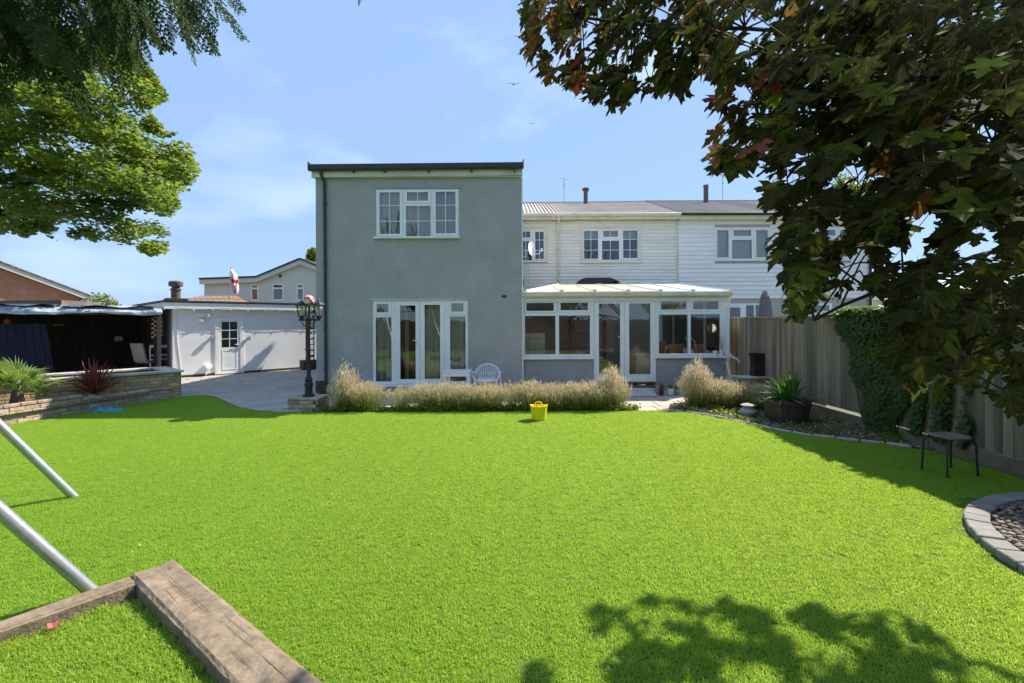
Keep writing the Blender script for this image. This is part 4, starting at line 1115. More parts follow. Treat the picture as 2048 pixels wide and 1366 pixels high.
MB().box(lx0-.2, lx1+.2, YL-.35, YL-.301, 2.6, 2.8).build('fascia', m_upvc, lh)

# closed parasol beyond the fence
t = thing('garden_parasol', 'closed grey garden parasol standing behind the fence in the next garden', 'parasol', (wX(1530, 14.5), 14.5, 0))
Y = 14.5; X = wX(1530.5, Y)
mb = MB(); vs = []; fs = []; n = 32
prof = [(13, 655), (12.5, 640), (10.5, 620), (8.6, 600), (6.5, 598)]
for r_, py in [(14.5, 700), (14, 660), (12.8, 640), (10.8, 620), (8.8, 600), (6.0, 597)]:
    for k in range(n):
        rr = r_/F*Y*(1+.13*math.cos(k/n*TAU*8)); vs.append((X+rr*math.cos(TAU*k/n), Y+rr*math.sin(TAU*k/n), wZ(py, Y)))
for i in range(5):
    for k in range(n): fs.append((i*n+k, i*n+(k+1) % n, (i+1)*n+(k+1) % n, (i+1)*n+k))
m_para = M('grey_canvas', (.19, .185, .195), (.14, .135, .145), scale=4, rough=.9)
mb.add(vs, fs); mb.build('canopy', m_para, t, smooth=True)
mb = MB(); mb.lathe([(.14, 0), (.13, .03), (.065, .18), (.055, .21), (.01, .215)], (X, Y, wZ(598, Y)), 12); mb.build('top_cap', m_para, t)
mb = MB(); mb.tube([(X, Y, 0), (X, Y, .9)], .022, 8); mb.build('pole', m_steel, t)

# ================================================================== FENCE ON THE RIGHT
XF = 5.68
fn = thing('garden_fence', 'long closeboard timber fence down the right side of the lawn', 'fence', (XF, 6, 0))
y = -2.6; k = 0
bd = []
for q in range(4):
    mb = MB(); w = .118; h = 1.62
    mb.prism([(0, 0), (-.006, w), (-.024, w), (-.012, 0)], 0, h); me = mb.mesh('board', m_fence); bd.append(me)
while y < 12.55:
    jj = random.uniform(-.012, .008)
    zb_ = .192 if not (7.7 < y < 8.7) else .225
    o = link('board', bd[k % 4], fn, (0, y-6, zb_))
    o.rotation_euler.z = random.uniform(-.01, .01); o.scale.z = (1.80+jj-zb_)/1.62
    o.rotation_euler.x = random.uniform(-.004, .004)
    y += .106; k += 1
MB().box(XF-.045, XF+.035, -2.6, 12.65, 1.806, 1.835).build('capping_rail', m_rail, fn)
for z in (.45, 1.05, 1.6): MB().box(XF+.003, XF+.06, -2.6, 12.65, z, z+.08).build('rear_rail', m_rail, fn)
for i, yy_ in enumerate(np.arange(-1.5, 12.7, 1.83)):
    MB().box(XF+.061, XF+.15, yy_, yy_+.1, 0, 1.8).build('post', m_rail, fn)
y = -2.6
while y < 12.5:
    e = min(y+1.83, 12.65)
    MB().cbox(XF-.05, XF+.0, y+.004, e-.004, -.05, .185+random.uniform(-.006, .004), .006).build('gravel_board', m_gboard, fn); y = e
# return panel beside the conservatory
fr = thing('side_gate', 'narrow sunlit timber gate panel between conservatory and long fence', 'gate', (5.6, 12.9, 0))
x = cx1+.08
for q in range(3):
    a = x+q*.10
    MB().cbox(a, a+.094, 12.86, 12.88, .05, 1.72, .004).build('board', m_rail, fr)
for z in (.35, 1.5): MB().box(x, XF-.07, 12.835, 12.859, z, z+.09).build('ledge', m_rail, fr)

# ivy over the fence
def ivy():
    pts = []
    def region(n, f): 
        c = 0
        while c < n:
            p = f()
            if p is not None: pts.append(p); c += 1
    def edge(z): return 8.30-(1.85-z)*.42
    def main():
        z = random.uniform(.03, 1.93); far = edge(z)+.08*math.sin(z*9)+random.uniform(-.1, .1); near = 6.95+(.14*math.sin(z*7))
        if z > 1.82 and random.random() < .3: return None
        y = random.uniform(near, far); d = .06+.12*random.random()*(1-abs(2*(y-near)/(far-near)-1))
        return (XF-.03-d*(1.2 if z > 1.5 else .8), y, z)
    region(7200, main)
    def sparse():
        z = random.uniform(.15, 1.9); y = random.uniform(5.95, 6.95)+.05*math.sin(z*11)
        if random.random() > (.95 if z > 1.5 else .30+.65*math.sin(y*17+z*2.2)): return None
        return (XF-.03-.10*random.random(), y, z)
    region(3800, sparse)
    def top():
        y = random.uniform(6.3, 8.75); 
        if 6.75 < y < 6.95: return None
        z = 1.80+.17*random.random()*(1 if 6.95 < y < 8.2 or y < 6.75 else .5)
        return (XF+random.uniform(-.2, .22), y, z)
    region(2300, top)
    P = np.array(pts); n = len(P)
    bv = np.array([(0, -.5, 0), (.45, -.25, .05), (.5, .2, .0), (0, .65, -.08), (-.5, .2, .0), (-.45, -.25, .05)])
    bf = np.array([(0, 1, 2, 3), (0, 3, 4, 5)])
    rot = []
    for p in P:
        up = p[2] > 1.8
        d = Vector((-1, random.uniform(-.6, .4), random.uniform(-.1, .9))) if not up else Vector((random.uniform(-.7, .5), random.uniform(-.5, .5), 1))
        q = d.normalized().to_track_quat('Z', 'Y').to_matrix() @ Matrix.Rotation(random.uniform(0, TAU), 3, 'Z'); rot.append(np.array(q))
    V, Fq = scatter(bv, bf, P, np.array(rot), rng.uniform(.030, .058, n))
    t = thing('ivy', 'dark green ivy column climbing the fence and spilling bright over its top', 'ivy', (XF-.1, 7.5, 0))
    V = V-np.array(wloc(t))
    o = link('leaves', np_mesh('leaves', V, Fq, m_ivyA), t); o['kind'] = 'stuff'
    mb = MB()
    for k in range(14):
        y0 = random.uniform(7.1, 7.7); pp = [(XF-.05, y0, .02)]
        for i in range(6): pp.append((XF-.045-random.uniform(0, .03), pp[-1][1]+random.uniform(-.12, .18), .02+(i+1)*.3))
        mb.tube(pp, .008, 4)
    for k in range(5):
        y0 = random.uniform(6.2, 6.95); pp = [(XF-.05, y0, .2)]
        for i in range(5): pp.append((XF-.05, pp[-1][1]+random.uniform(-.1, .1), .2+(i+1)*.32))
        mb.tube(pp, .006, 4)
    mb.build('stems', m_twig, t)
ivy()

# ================================================================== LEFT: OUTBUILDING, SHELTER, PLANTERS
ANG = math.atan2(.714, .70)
OX, OY = -10.85, 15.45
ux, uy = math.cos(ANG), math.sin(ANG)
def LT(px, v=0.0):
    ox, oy = OX-uy*v, OY+ux*v
    r = (px-CX)/F
    return (r*oy-ox)/(ux-r*uy)
def LZ(px, py, v=0.0):
    t = LT(px, v); Y = OY+ux*v+t*uy
    return wZ(py, Y)
def lcv(px, py): return (LT(px), LZ(px, py))
def local_thing(name, label, cat):
    return thing(name, label, cat, (0, 0, 0))
def place(t, loc=(OX, OY, 0), ang=ANG):
    t.location = loc; t.rotation_euler.z = ang

ob = local_thing('outbuilding', 'pale rendered flat roofed outbuilding with white half glazed door', 'outbuilding')
wl_, wh_ = 0.0, 9.0
dL, dR = LT(430), LT(487)
dz1 = LZ(458, 635)
MB().plate(0, wh_, 0, 2.25, [(dL, dR, -.1, dz1)], 0, .25).build('wall', m_out, ob, world=False)
MB().box(0, .25, .251, 5.5, 0, 2.25).build('wall', m_out, ob, world=False)
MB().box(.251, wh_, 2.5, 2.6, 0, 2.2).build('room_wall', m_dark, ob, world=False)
MB().box(-.25, wh_, -.16, -.13, 2.20, 2.40).build('fascia', m_upvc, ob, world=False)
MB().box(-.25, wh_, -.129, -.002, 2.20, 2.215).build('soffit', m_upvc, ob, world=False)
MB().box(-.25, -.22, -.129, 5.6, 2.16, 2.40).build('fascia', m_upvc, ob, world=False)
MB().box(-.219, wh_, -.129, 5.6, 2.26, 2.42).build('roof', m_darktrim, ob, world=False)
MB().box(-.30, wh_, -.19, -.10, 2.421, 2.47).build('roof_edge', m_darktrim, ob, world=False)
MB().box(-.30, -.2, -.099, 5.6, 2.421, 2.47).build('roof_edge', m_darktrim, ob, world=False)
MB().box(0.02, dL-.02, -.012, -.001, 0, .06).build('plinth', m_brown, ob, world=False)
MB().box(dR+.02, wh_, -.012, -.001, 0, .06).build('plinth', m_brown, ob, world=False)
def wl_window(parent, name, o, lights, mat=m_upvc, yoff=0):
    return window(parent, name, 0, o, lights, conv=lcv, frame_y=yoff)
_b = MB.build
def _bl(self, name, mats, parent=None, smooth=False, bevel=0, world=True): return _b(self, name, mats, parent, smooth, bevel, False)
MB.build = _bl
a0, a1, az = dL, dR, dz1
drf = MB().plate(a0, a1, .01, az, [(LT(437), LT(480), .03, az-.07)], -.03, .08).build('door_frame', m_upvc, ob)
g = (LT(443), LT(474.5), LZ(458, 692), LZ(458, 641))
lf = MB().plate(LT(437)+.004, LT(480)-.004, .034, az-.074, [g], -.015, .035).build('door_leaf', m_upvc, ob)
px_ = LT(437)+.10; MB().plate(px_, LT(480)-.10, .14, LZ(458, 697), [(px_+.03, LT(480)-.13, .17, LZ(458, 699)-.0)], -.022, -.0155).build('panel_moulding', m_upvc, lf)
MB().box(g[0]+.002, g[1]-.002, .0, .005, g[2]+.002, g[3]-.002).build('pane', m_glassd, lf)
mid = (g[0]+g[1])/2
MB().box(mid-.011, mid+.011, -.012, -.001, g[2]+.002, g[3]-.002).build('glazing_bar', m_upvc, lf)
for i in (1, 2):
    z = g[2]+(g[3]-g[2])*i/3; mb = MB(); mb.box(g[0]+.002, mid-.012, -.0115, -.001, z-.011, z+.011); mb.box(mid+.012, g[1]-.002, -.0115, -.001, z-.011, z+.011); mb.build('glazing_bar', m_upvc, lf)
mb = MB(); mb.tube([(LT(478)-.03, -.015, 1.0), (LT(478)-.03, -.06, 1.0), (LT(478)-.14, -.06, 1.0)], .012, 6); mb.build('handle', m_white, lf)
# electrics on the wall
x, z = LT(402), LZ(402, 630)
mb = MB(); mb.cbox(x-.10, x+.10, -.09, -.03, z-.03, z+.10, .008); mb.box(x-.02, x+.02, -.03, -.001, z-.07, z+.02); mb.build('floodlight', m_white, ob)
x = LT(402); mb = MB(); mb.cbox(x-.07, x+.08, -.10, -.002, z-.19, z-.08, .03); mb.build('sensor', m_white, ob)
mb = MB(); xx = LT(415.5); mb.lathe([(.02, -.06), (.055, -.04), (.065, 0), (.055, .04), (.02, .06)], (xx, -.07, z+.02), 12); mb.build('globe_lamp', m_white, ob, smooth=True)
mb = MB(); mb.box(LT(405)+.03, xx-.0, -.03, -.002, z-.0, z+.02)
def walllamp(px, nm='wall_lamp'):
    x = LT(px); z = LZ(px, 673); mb = MB(); mb.tube([(x, -.002, z), (x, -.05, z)], .045, 10); mb.lathe([(.03, -.09), (.045, -.02), (.05, .0), (.045, .06), (.02, .08)], (x+.0, -.08, z), 10); return mb.build(nm, m_steel, ob)
walllamp(422.5); walllamp(497)
x = LT(406); mb = MB(); mb.cbox(x, x+.22, -.16, -.002, .23, .36, .02); mb.cbox(x+.03, x+.15, -.2, -.161, .19, .30, .02); mb.box(x+.05, x+.09, -.06, -.002, .02, .23); mb.build('boiler_outlet', m_white, ob)
mb = MB(); mb.tube([(.12, -.01, 2.19), (.13, -.01, 1.2), (.24, -.01, .1)], .008, 4); mb.build('wall_cable', m_out, ob)
# string of small bulbs sagging along the fascia
mb = MB(); pts = []
for k in range(41):
    u = k/40*7.2; pts.append((u, -.175, 2.24-.05*abs(math.sin(k/40*math.pi*5))))
mb.tube(pts, .006, 4); wire = mb.build('light_string', m_black, ob)
for k in range(0, 41, 3):
    mb = MB(); p = pts[k]; mb.lathe([(.008, 0), (.02, -.03), (.012, -.055)], p, 8); mb.build('bulb', m_white, wire, smooth=True)
place(ob)
# roof flue cowl
fc = local_thing('roof_cowl', 'brown metal extractor cowl on the near corner of the outbuilding roof', 'chimney cowl')
mb = MB(); mb.cbox(-.42, .42, -.4, .4, 0, .17, .01); mb.build('curb', m_brown, fc)
mb = MB(); mb.lathe([(.2, .171), (.2, .5), (.24, .5), (.24, .56), (.17, .58), (.17, .66)], (0, 0, 0), 18); mb.build('stack', m_flue, fc, smooth=True)
mb = MB(); mb.lathe([(.28, .66), (.3, .7), (.3, .84), (.26, .87), (.1, .9)], (0, 0, 0), 18); mb.build('cap', m_flue, fc, smooth=True)
c0 = Vector((OX, OY)) + Vector((ux, uy))*.18 + Vector((-uy, ux))*.45
place(fc, (c0.x, c0.y, 2.421)); fc.scale = (.68, .68, .80)
# flag on a pole
Yf = 18.0; Xf = wX(457, Yf)
fl = thing('flag', 'limp white flag with a red cross on a slanting pole above the outbuilding', 'flag', (Xf, Yf, 2.42))
mb = MB(); mb.tube([(0, 0, -.35), (.06, 0, .9), (.10, 0, 1.42)], .014, 6); mb.build('pole', m_steel, fl)
m_flag = bpy.data.materials.new('flag_cloth'); m_flag.use_nodes = True
m_red = leafmat('red_cloth', (.62, .05, .06), (.6, .08, .07), trans=.4, rough=.9, spec=0)
m_wcl = leafmat('white_cloth', (.78, .78, .78), (.75, .72, .70), trans=.4, rough=.9, spec=0)
mb = MB()
nu, nv = 20, 26
vs = []
for j in range(nv+1):
    for i in range(nu+1):
        u, w = i/nu, j/nv
        vs.append((.06+u*(.10+.13*math.sin(w*2.6))+.12*w+.02*math.sin(w*9), .09*math.sin(u*13+w*5)*(.4+u), 1.40-w*.98-u*.12*(1-w)))
for j in range(nv):
    for i in range(nu):
        mb.cur = 1 if (8 <= i <= 11 or 11 <= j <= 14) else 0
        a = j*(nu+1)+i; mb.add([], []); mb.f.append([a, a+1, a+nu+2, a+nu+1]); mb.mi.append(mb.cur)
mb.v = vs
mb.build('cloth', [m_wcl, m_red], fl, smooth=True)

# tarpaulin covered shelter, in the same frame
sh = local_thing('garden_shelter', 'dark open fronted shelter with patched tarpaulin roof left of the outbuilding', 'shelter')
m_tarpB = M('blue_tarpaulin', (.20, .30, .40), (.42, .48, .52), scale=5, rough=.4, bump=.8, bscale=8, bdist=.05)
m_tarpW = M('faded_tarpaulin', (.46, .50, .54), (.36, .42, .48), scale=4, rough=.5, bump=.6, bscale=8, bdist=.04)
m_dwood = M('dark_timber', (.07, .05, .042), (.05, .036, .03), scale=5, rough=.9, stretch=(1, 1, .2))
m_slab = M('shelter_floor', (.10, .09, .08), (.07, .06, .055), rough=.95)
def tarp(u0, u1, name, mat, zb, zt_, seed):
    r = random.Random(seed); n = 60; vs = []; fs = []
    prof = [(-.30, -.10), (-.33, -.04), (-.30, .02), (-.1, .10), (1.2, .13), (2.6, .16), (4.2, .20)]
    for i in range(n+1):
        u = u0+(u1-u0)*i/n
        s = .012*math.sin(u*3.1+seed)+.008*math.sin(u*9.7)
        for j, (v, z) in enumerate(prof):
            vs.append((u, v+.02*math.sin(u*7+j), zb+z+s*(1 if j < 3 else .5)+(.02*math.sin(u*2.3) if j == 0 else 0)))
    m_ = len(prof)
    for i in range(n):
        for j in range(m_-1): fs.append((i*m_+j, i*m_+j+1, (i+1)*m_+j+1, (i+1)*m_+j))
    mb = MB(); mb.add(vs, fs); return mb.build(name, mat, sh, smooth=True)
tarp(-4.6, -.32, 'tarpaulin', m_tarpB, 2.12, 0, 1)
tarp(-9.0, -4.5, 'tarpaulin', m_tarpB, 2.16, 0, 2)
# pale sheets thrown over the top
for (a, b, v0, v1, z, s_) in ((-2.6, -.5, -.31, .8, 2.245, 1), (-4.0, -2.7, -.2, 1.4, 2.26, 2), (-7.2, -4.4, .0, 1.8, 2.30, 3)):
    mb = MB(); n = 14; vs = []; fs = []
    for i in range(n+1):
        for j in range(5):
            u = a+(b-a)*i/n; v = v0+(v1-v0)*j/4; vs.append((u+.04*math.sin(j*2+i), v, z+.03*math.sin(u*6+j)+.022*j*(v1-v0)/4))
    for i in range(n):
        for j in range(4): fs.append((i*5+j, i*5+j+1, (i+1)*5+j+1, (i+1)*5+j))
    mb.add(vs, fs); mb.build('roof_sheet', m_tarpW if s_ != 3 else m_flue, sh, smooth=True)
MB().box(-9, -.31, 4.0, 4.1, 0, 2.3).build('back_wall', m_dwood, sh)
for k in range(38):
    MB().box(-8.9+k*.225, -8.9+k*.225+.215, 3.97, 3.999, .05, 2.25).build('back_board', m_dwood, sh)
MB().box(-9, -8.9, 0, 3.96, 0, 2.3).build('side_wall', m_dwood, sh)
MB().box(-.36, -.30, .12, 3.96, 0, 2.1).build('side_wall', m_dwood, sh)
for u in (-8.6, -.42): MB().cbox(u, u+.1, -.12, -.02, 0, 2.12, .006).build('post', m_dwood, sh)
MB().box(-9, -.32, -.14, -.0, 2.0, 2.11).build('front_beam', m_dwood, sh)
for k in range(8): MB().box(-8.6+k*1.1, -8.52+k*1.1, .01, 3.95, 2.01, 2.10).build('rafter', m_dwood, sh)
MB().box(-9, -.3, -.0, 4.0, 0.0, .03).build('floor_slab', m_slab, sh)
# lattice panel at the right end
lat = []
lx, lz_ = LT(303, .1), 1.28
lx1_, lz1_ = LT(325, .1), 1.95
W_, H_ = lx1_-lx, lz1_-lz_
for d in (1, -1):
    for k in range(-3, 8):
        c0_ = k*.14          # strip x - z = c or x + z = c, clipped to the panel
        pts_ = []
        for q in range(0, 41):
            xq = W_*q/40; zq = (xq-c0_) if d > 0 else (c0_+.2-xq)
            if 0 <= zq <= H_: pts_.append((lx+xq, lz_+zq))
        if len(pts_) > 2:
            mb = MB(); mb.tube([(pts_[0][0], .10+.012*d, pts_[0][1]), (pts_[-1][0], .10+.012*d, pts_[-1][1])], .012, 4); mb.build('lattice_strip', m_kerb, sh)
place(sh)
def in_sh(u, v, z=0): return (OX+ux*u-uy*v, OY+uy*u+ux*v, z)
hb = thing('hanging_tarpaulin', 'dark blue tarpaulin hanging inside the left end of the shelter', 'tarpaulin', (0, 0, 0))
mb = MB(); n = 40; vs = []; fs = []
for i in range(n+1):
    for j in range(6):
        w = j/5; u = (0+1.15*i/n)*(1.0-.18*w); vs.append((u, .04*math.sin(i*.9)*(1-w*.5), .05+w*1.7))
for i in range(n):
    for j in range(5): fs.append((i*6+j, (i+1)*6+j, (i+1)*6+j+1, i*6+j+1))
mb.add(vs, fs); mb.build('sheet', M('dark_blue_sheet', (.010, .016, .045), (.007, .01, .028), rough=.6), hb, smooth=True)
tl_ = LT(-5, .6); place(hb, in_sh(tl_, .6))
am = thing('amber_lamp', 'small amber lantern glowing dimly at the left end of the shelter', 'lantern', in_sh(LT(15, 1.0), 1.0, 1.72))
mb = MB(); mb.lathe([(.05, 0), (.08, .04), (.08, .14), (.03, .17)], (0, 0, 0), 10); mb.build('glass', M('amber_glass', (.55, .16, .03), (.4, .1, .02), rough=.2), am)
mb = MB(); mb.lathe([(.085, .171), (.02, .22), (.01, .5)], (0, 0, 0), 8); mb.build('hanger', m_black, am)
for u, v, zz, lb in ((LT(234, 3.6), 3.6, 1.2, 'small pale oval dish on the dark back wall of the shelter, left one'), (LT(241, 3.6), 3.6, 1.2, 'small pale oval dish on the dark back wall of the shelter, right one')):
    o = thing('wall_dish', lb, 'dish', in_sh(u, v, zz), group='dishes on the shelter back wall'); mb = MB(); mb.tube([(0, 0, 0), (0, -.02, 0)], .09, 12); mb.build('dish', m_net, o)
o = thing('strip_light', 'unlit pale strip of three bulbs under the shelter roof', 'light', in_sh(LT(106, 3.0), 3.0, 1.68)); 
for k in range(3): mb = MB(); mb.cbox(k*.12, k*.12+.08, 0, .04, 0, .03, .01); mb.build('bulb', m_net, o)
# folding chair and beige chair in the shelter
t = thing('folding_chair', 'white folding chair with open back standing in the shelter', 'chair', (0, 0, 0))
for x in (0, .50): MB().cbox(x, x+.045, 0, .03, 0, .95, .006).build('leg', m_white, t); MB().cbox(x, x+.045, .35, .38, 0, .46, .006).build('leg', m_white, t)
MB().cbox(.046, .499, 0, .028, .86, .95, .006).build('back_rail', m_white, t)
MB().cbox(.046, .499, 0, .028, .60, .64, .006).build('back_rail', m_white, t)
MB().cbox(0, .545, .03, .42, .46, .49, .006).build('seat', m_white, t)
place(t, in_sh(LT(298, .9), .9, .08), ANG-.25)
t = thing('dining_chair', 'beige high backed chair beside the white folding chair', 'chair', (0, 0, 0))
m_beige = M('beige_cover', (.42, .40, .36), (.36, .34, .30), rough=.9)
mb = MB(); mb.prismX([(0, .45), (.06, .45), (-.10, 1.05), (-.16, 1.05)], 0, .42); mb.build('backrest', m_beige, t)
MB().cbox(0, .42, .061, .5, .40, .48, .01).build('seat', m_beige, t)
for x in (.02, .36):
    for y_ in (.02, .44): MB().box(x, x+.04, y_, y_+.04, 0, .399).build('leg', m_dwood, t)
place(t, in_sh(LT(268, 1.1), 1.1, .05), ANG-.9)
# small table
t = thing('side_table', 'small dark low table behind the white folding chair', 'table', (0, 0, 0))
MB().cbox(0, .5, 0, .5, .5, .53, .006).build('tabletop', m_dwood, t)
for x in (.02, .44):
    for y_ in (.02, .44): MB().box(x, x+.04, y_, y_+.04, 0, .499).build('leg', m_dwood, t)
place(t, in_sh(LT(312, 1.9), 1.9, .05), ANG)
# planter trellis near the far corner
t = thing('planter_trellis', 'dark slatted obelisk with white blobs in a red brown planter by the outbuilding', 'planter', (0, 0, 0))
MB().cbox(-.28, .28, -.2, .2, 0, .34, .01).build('planter_box', M('red_brown_box', (.12, .045, .04), (.09, .03, .03)), t)
for x in (-.16, .13): MB().box(x, x+.035, -.1, -.065, .34, 2.25).build('upright', m_black, t)
for k in range(9): MB().box(-.124, .129, -.1, -.07, .5+k*.2, .53+k*.2).build('rung', m_black, t)
mb = MB()
for k in range(40): 
    p = (random.uniform(-.15, .15), -.12, random.uniform(.5, 2.2)); mb.lathe([(.012, -.02), (.024, 0), (.012, .02)], p, 5)
mb.build('fairy_lights', m_white, t)
mb = MB()
for k in range(60):
    p = (random.uniform(-.13, .13), random.uniform(-.09, -.0), random.uniform(.4, 2.2)); a = random.uniform(0, 6); mb.quad((p[0], p[1], p[2]), (p[0]+.06*math.cos(a), p[1]+.04*math.sin(a), p[2]+.03), (p[0]+.09*math.cos(a), p[1], p[2]+.07), (p[0], p[1]+.02, p[2]+.06))
mb.build('foliage', m_ivyA, t)
place(t, in_sh(LT(618, -.35), -.35), ANG)

# --- brick planters
MB.build = _b
def brickrun(parent, p0, p1, z0, courses, mat, mats_name='brick', thick=.105, bl=.215, bh=.065, j=.010, seed=0, core=True, zf=None):
    """run of single bricks from p0 to p1 on the camera side; core behind gives the mortar"""
    r = random.Random(seed)
    p0, p1 = Vector(p0), Vector(p1); d = (p1-p0); L = d.length; d.normalize(); ang = math.atan2(d.y, d.x)
    par = wloc(parent)
    key = (mat.name, round(bl, 3))
    if key not in brick_me:
        lst = []
        for k in range(5):
            mb = MB(); q = lambda: r.uniform(-.003, .003)
            mb.cbox(q(), bl+q(), q()*1.5, thick, q(), bh+q(), .006); lst.append(mb.mesh('brick', mat))
        mb = MB(); mb.cbox(0, bl/2-.005, 0, thick, 0, bh, .006); lst.append(mb.mesh('brick', mat)); brick_me[key] = lst
    ms_ = brick_me[key]
    for c in range(courses):
        z = z0+c*(bh+j); x = 0
        if c % 2: 
            o = link('brick', ms_[5], parent, Vector((p0.x, p0.y, z))-par); o.rotation_euler.z = ang; x = bl/2+j/2
        while x+bl <= L+.03:
            p = p0+d*x
            o = link('brick', ms_[r.randrange(5)], parent, Vector((p.x, p.y, z))-par); o.rotation_euler.z = ang; x += bl+j
        if x+.09 < L:
            p = p0+d*x
            o = link('brick', ms_[5], parent, Vector((p.x, p.y, z))-par); o.rotation_euler.z = ang
    if core:
        n = Vector((-d.y, d.x)); a = p0+n*.008; b = p1+n*.008; c_ = p1+n*thick; e = p0+n*thick
        mb = MB(); mb.prism([(a.x, a.y), (b.x, b.y), (c_.x, c_.y), (e.x, e.y)], max(z0-.03, -.02), z0+courses*(bh+j)-.003); mb.build('mortar_core', m_mortar, parent)
brick_me = {}
# upper planter: U1 near right corner, running to the left rear of the picture
U1 = Vector((-7.72, 11.28)); ud = Vector((-.66, -.75)).normalized(); un = Vector((-ud.y*-1, ud.x*-1))
un = Vector((.75*-1, .66)).normalized()      # away from the lawn
U0 = U1+ud*5.2
pl = thing('raised_planter', 'long raised planter of yellow stock bricks with stone coping slabs', 'planter', (U1.x, U1.y, 0))
ch = 8
ph = ch*.075
brickrun(pl, U0, U1, 0.0, ch, m_brickY, seed=1)
U2 = U1+un*1.55
brickrun(pl, U1+un*.01, U2, 0.0, ch, m_brickY, seed=2)
mb = MB(); a, b = U0+un*1.45, U1+un*1.45; c_, e = U1+un*1.55, U0+un*1.55
mb.prism([(a.x, a.y), (b.x, b.y), (c_.x, c_.y), (e.x, e.y)], 0, ph); mb.build('rear_wall', m_brickP, pl)
mb = MB(); a, b = U0+un*.1, U1+un*.1; c_, e = U1+un*1.45-ud*-.1, U0+un*1.45
mb.prism([(a.x, a.y), (b.x+ud.x*.1, b.y+ud.y*.1), (c_.x, c_.y), (e.x, e.y)], 0.0, .35); mb.build('planter_soil', m_soil, pl)
def cope(p, q, w, z, parent, offn, mat=m_cope, n_out=.05):
    p, q = Vector(p), Vector(q); d = (q-p).normalized(); n = Vector(offn)
    a = p-n*n_out; b = q-n*n_out; c2 = q+n*(w-n_out); e2 = p+n*(w-n_out)
    mb = MB(); mb.prism([(a.x, a.y), (b.x, b.y), (c2.x, c2.y), (e2.x, e2.y)], z, z+.045); o = mb.build('coping_slab', mat, parent, bevel=.006)
Ls = [0, .0, 1.35, 2.6, 3.75, 5.2]
for k in range(1, 5): cope(U1+ud*(Ls[k]+.006)-ud*(.05 if k == 1 else 0), U1+ud*(Ls[k+1]-.006), .30, ph+random.uniform(0, .004), pl, un)
for k in range(1, 5): cope(U1+ud*(Ls[k]+.31+.006)+un*1.3, U1+ud*(Ls[k+1]+.3-.006)+un*1.3, .30, ph+random.uniform(0, .004), pl, un)
cope(U1-ud*.05+un*.262, U1-ud*.05+un*1.245, .33, ph+.001, pl, ud, n_out=0)
cope(U1-ud*.05+un*1.255, U1-ud*.05+un*1.56, .33, ph+.001, pl, ud, n_out=0)
# low retaining wall in front
pw = thing('low_brick_wall', 'low curved retaining wall of worn buff bricks along the lawn edge', 'wall', (-8.5, 9.5, 0))
lowpts = [(-9.9, 4.6), (-9.25, 6.4), (-8.74, 8.0), (-8.40, 9.45), (-8.1, 10.45), (-7.83, 11.15)]
low_h = [4, 4, 4, 3, 3]
for k in range(len(lowpts)-1): brickrun(pw, lowpts[k], lowpts[k+1], 0.0, low_h[k], m_brickP, seed=10+k)
for k in range(len(lowpts)-1):
    p, q = Vector(lowpts[k]), Vector(lowpts[k+1]); d = (q-p).normalized(); n = Vector((-d.y, d.x)); L = (q-p).length; m_ = max(1, round(L/.23)); 
    for i in range(m_):
        a = p+d*(i*L/m_+.005); b = p+d*((i+1)*L/m_-.005); h0 = low_h[k]*.075+random.uniform(0, .006)
        mb = MB(); c2 = b+n*.115; e2 = a+n*.115; a2 = a-n*.008; b2 = b-n*.008
        mb.prism([(a2.x, a2.y), (b2.x, b2.y), (c2.x, c2.y), (e2.x, e2.y)], h0, h0+.055); mb.build('capping_brick', m_brickP, pw, bevel=.008)
bedpoly = [(-9.8, 4.6), (-9.15, 6.4), (-8.66, 8.0), (-8.34, 9.45), (-8.05, 10.45), (-7.9, 11.05), (U0.x+.05, U0.y+.05), (-12.5, 4.6)]
sheet('palm_bed_soil', bedpoly, .20, M('pale_gravel_soil', (.30, .24, .17), (.20, .16, .11), scale=25, rough=.95, bump=1, bscale=60, bdist=.02))
def smp_pb(n):
    P = np.column_stack([rng.uniform(-11.5, -7.8, n), rng.uniform(5, 11, n), rng.uniform(.2, .215, n)]); return P[inpoly(P[:, :2], bedpoly)]
pebbles('palm_bed_gravel', 'pale gravel and chips in the bed of the palm and red cordyline', smp_pb, 5000, (.01, .025), pm, 0)
# stones in bed
m_stone = M('rough_stone', (.36, .32, .26), (.24, .21, .17), scale=9, rough=.95, bump=1, bscale=18, bdist=.02)
def rock(name, label, c, s, seed, group=None):
    bm = bmesh.new(); bmesh.ops.create_icosphere(bm, subdivisions=2, radius=1); r = random.Random(seed)
    for v in bm.verts:
        k = 1+.16*math.sin(v.co.x*5+seed)+.14*math.sin(v.co.y*6+seed*2)+r.uniform(-.08, .08); v.co = Vector((v.co.x*s[0]*k, v.co.y*s[1]*k, v.co.z*s[2]*k))
    me = bpy.data.meshes.new(name); bm.to_mesh(me); bm.free(); me.materials.append(m_stone)
    o = link(name, me, None, c); return tag(o, label, 'stone', group)
rock('garden_stone', 'rough stone at the foot of the red cordyline', (-8.52, 9.75, .22), (.20, .13, .09), 1)
rock('garden_stone', 'pale flat stone under the fan palm near the low wall', (-9.0, 8.25, .25), (.22, .16, .08), 2)

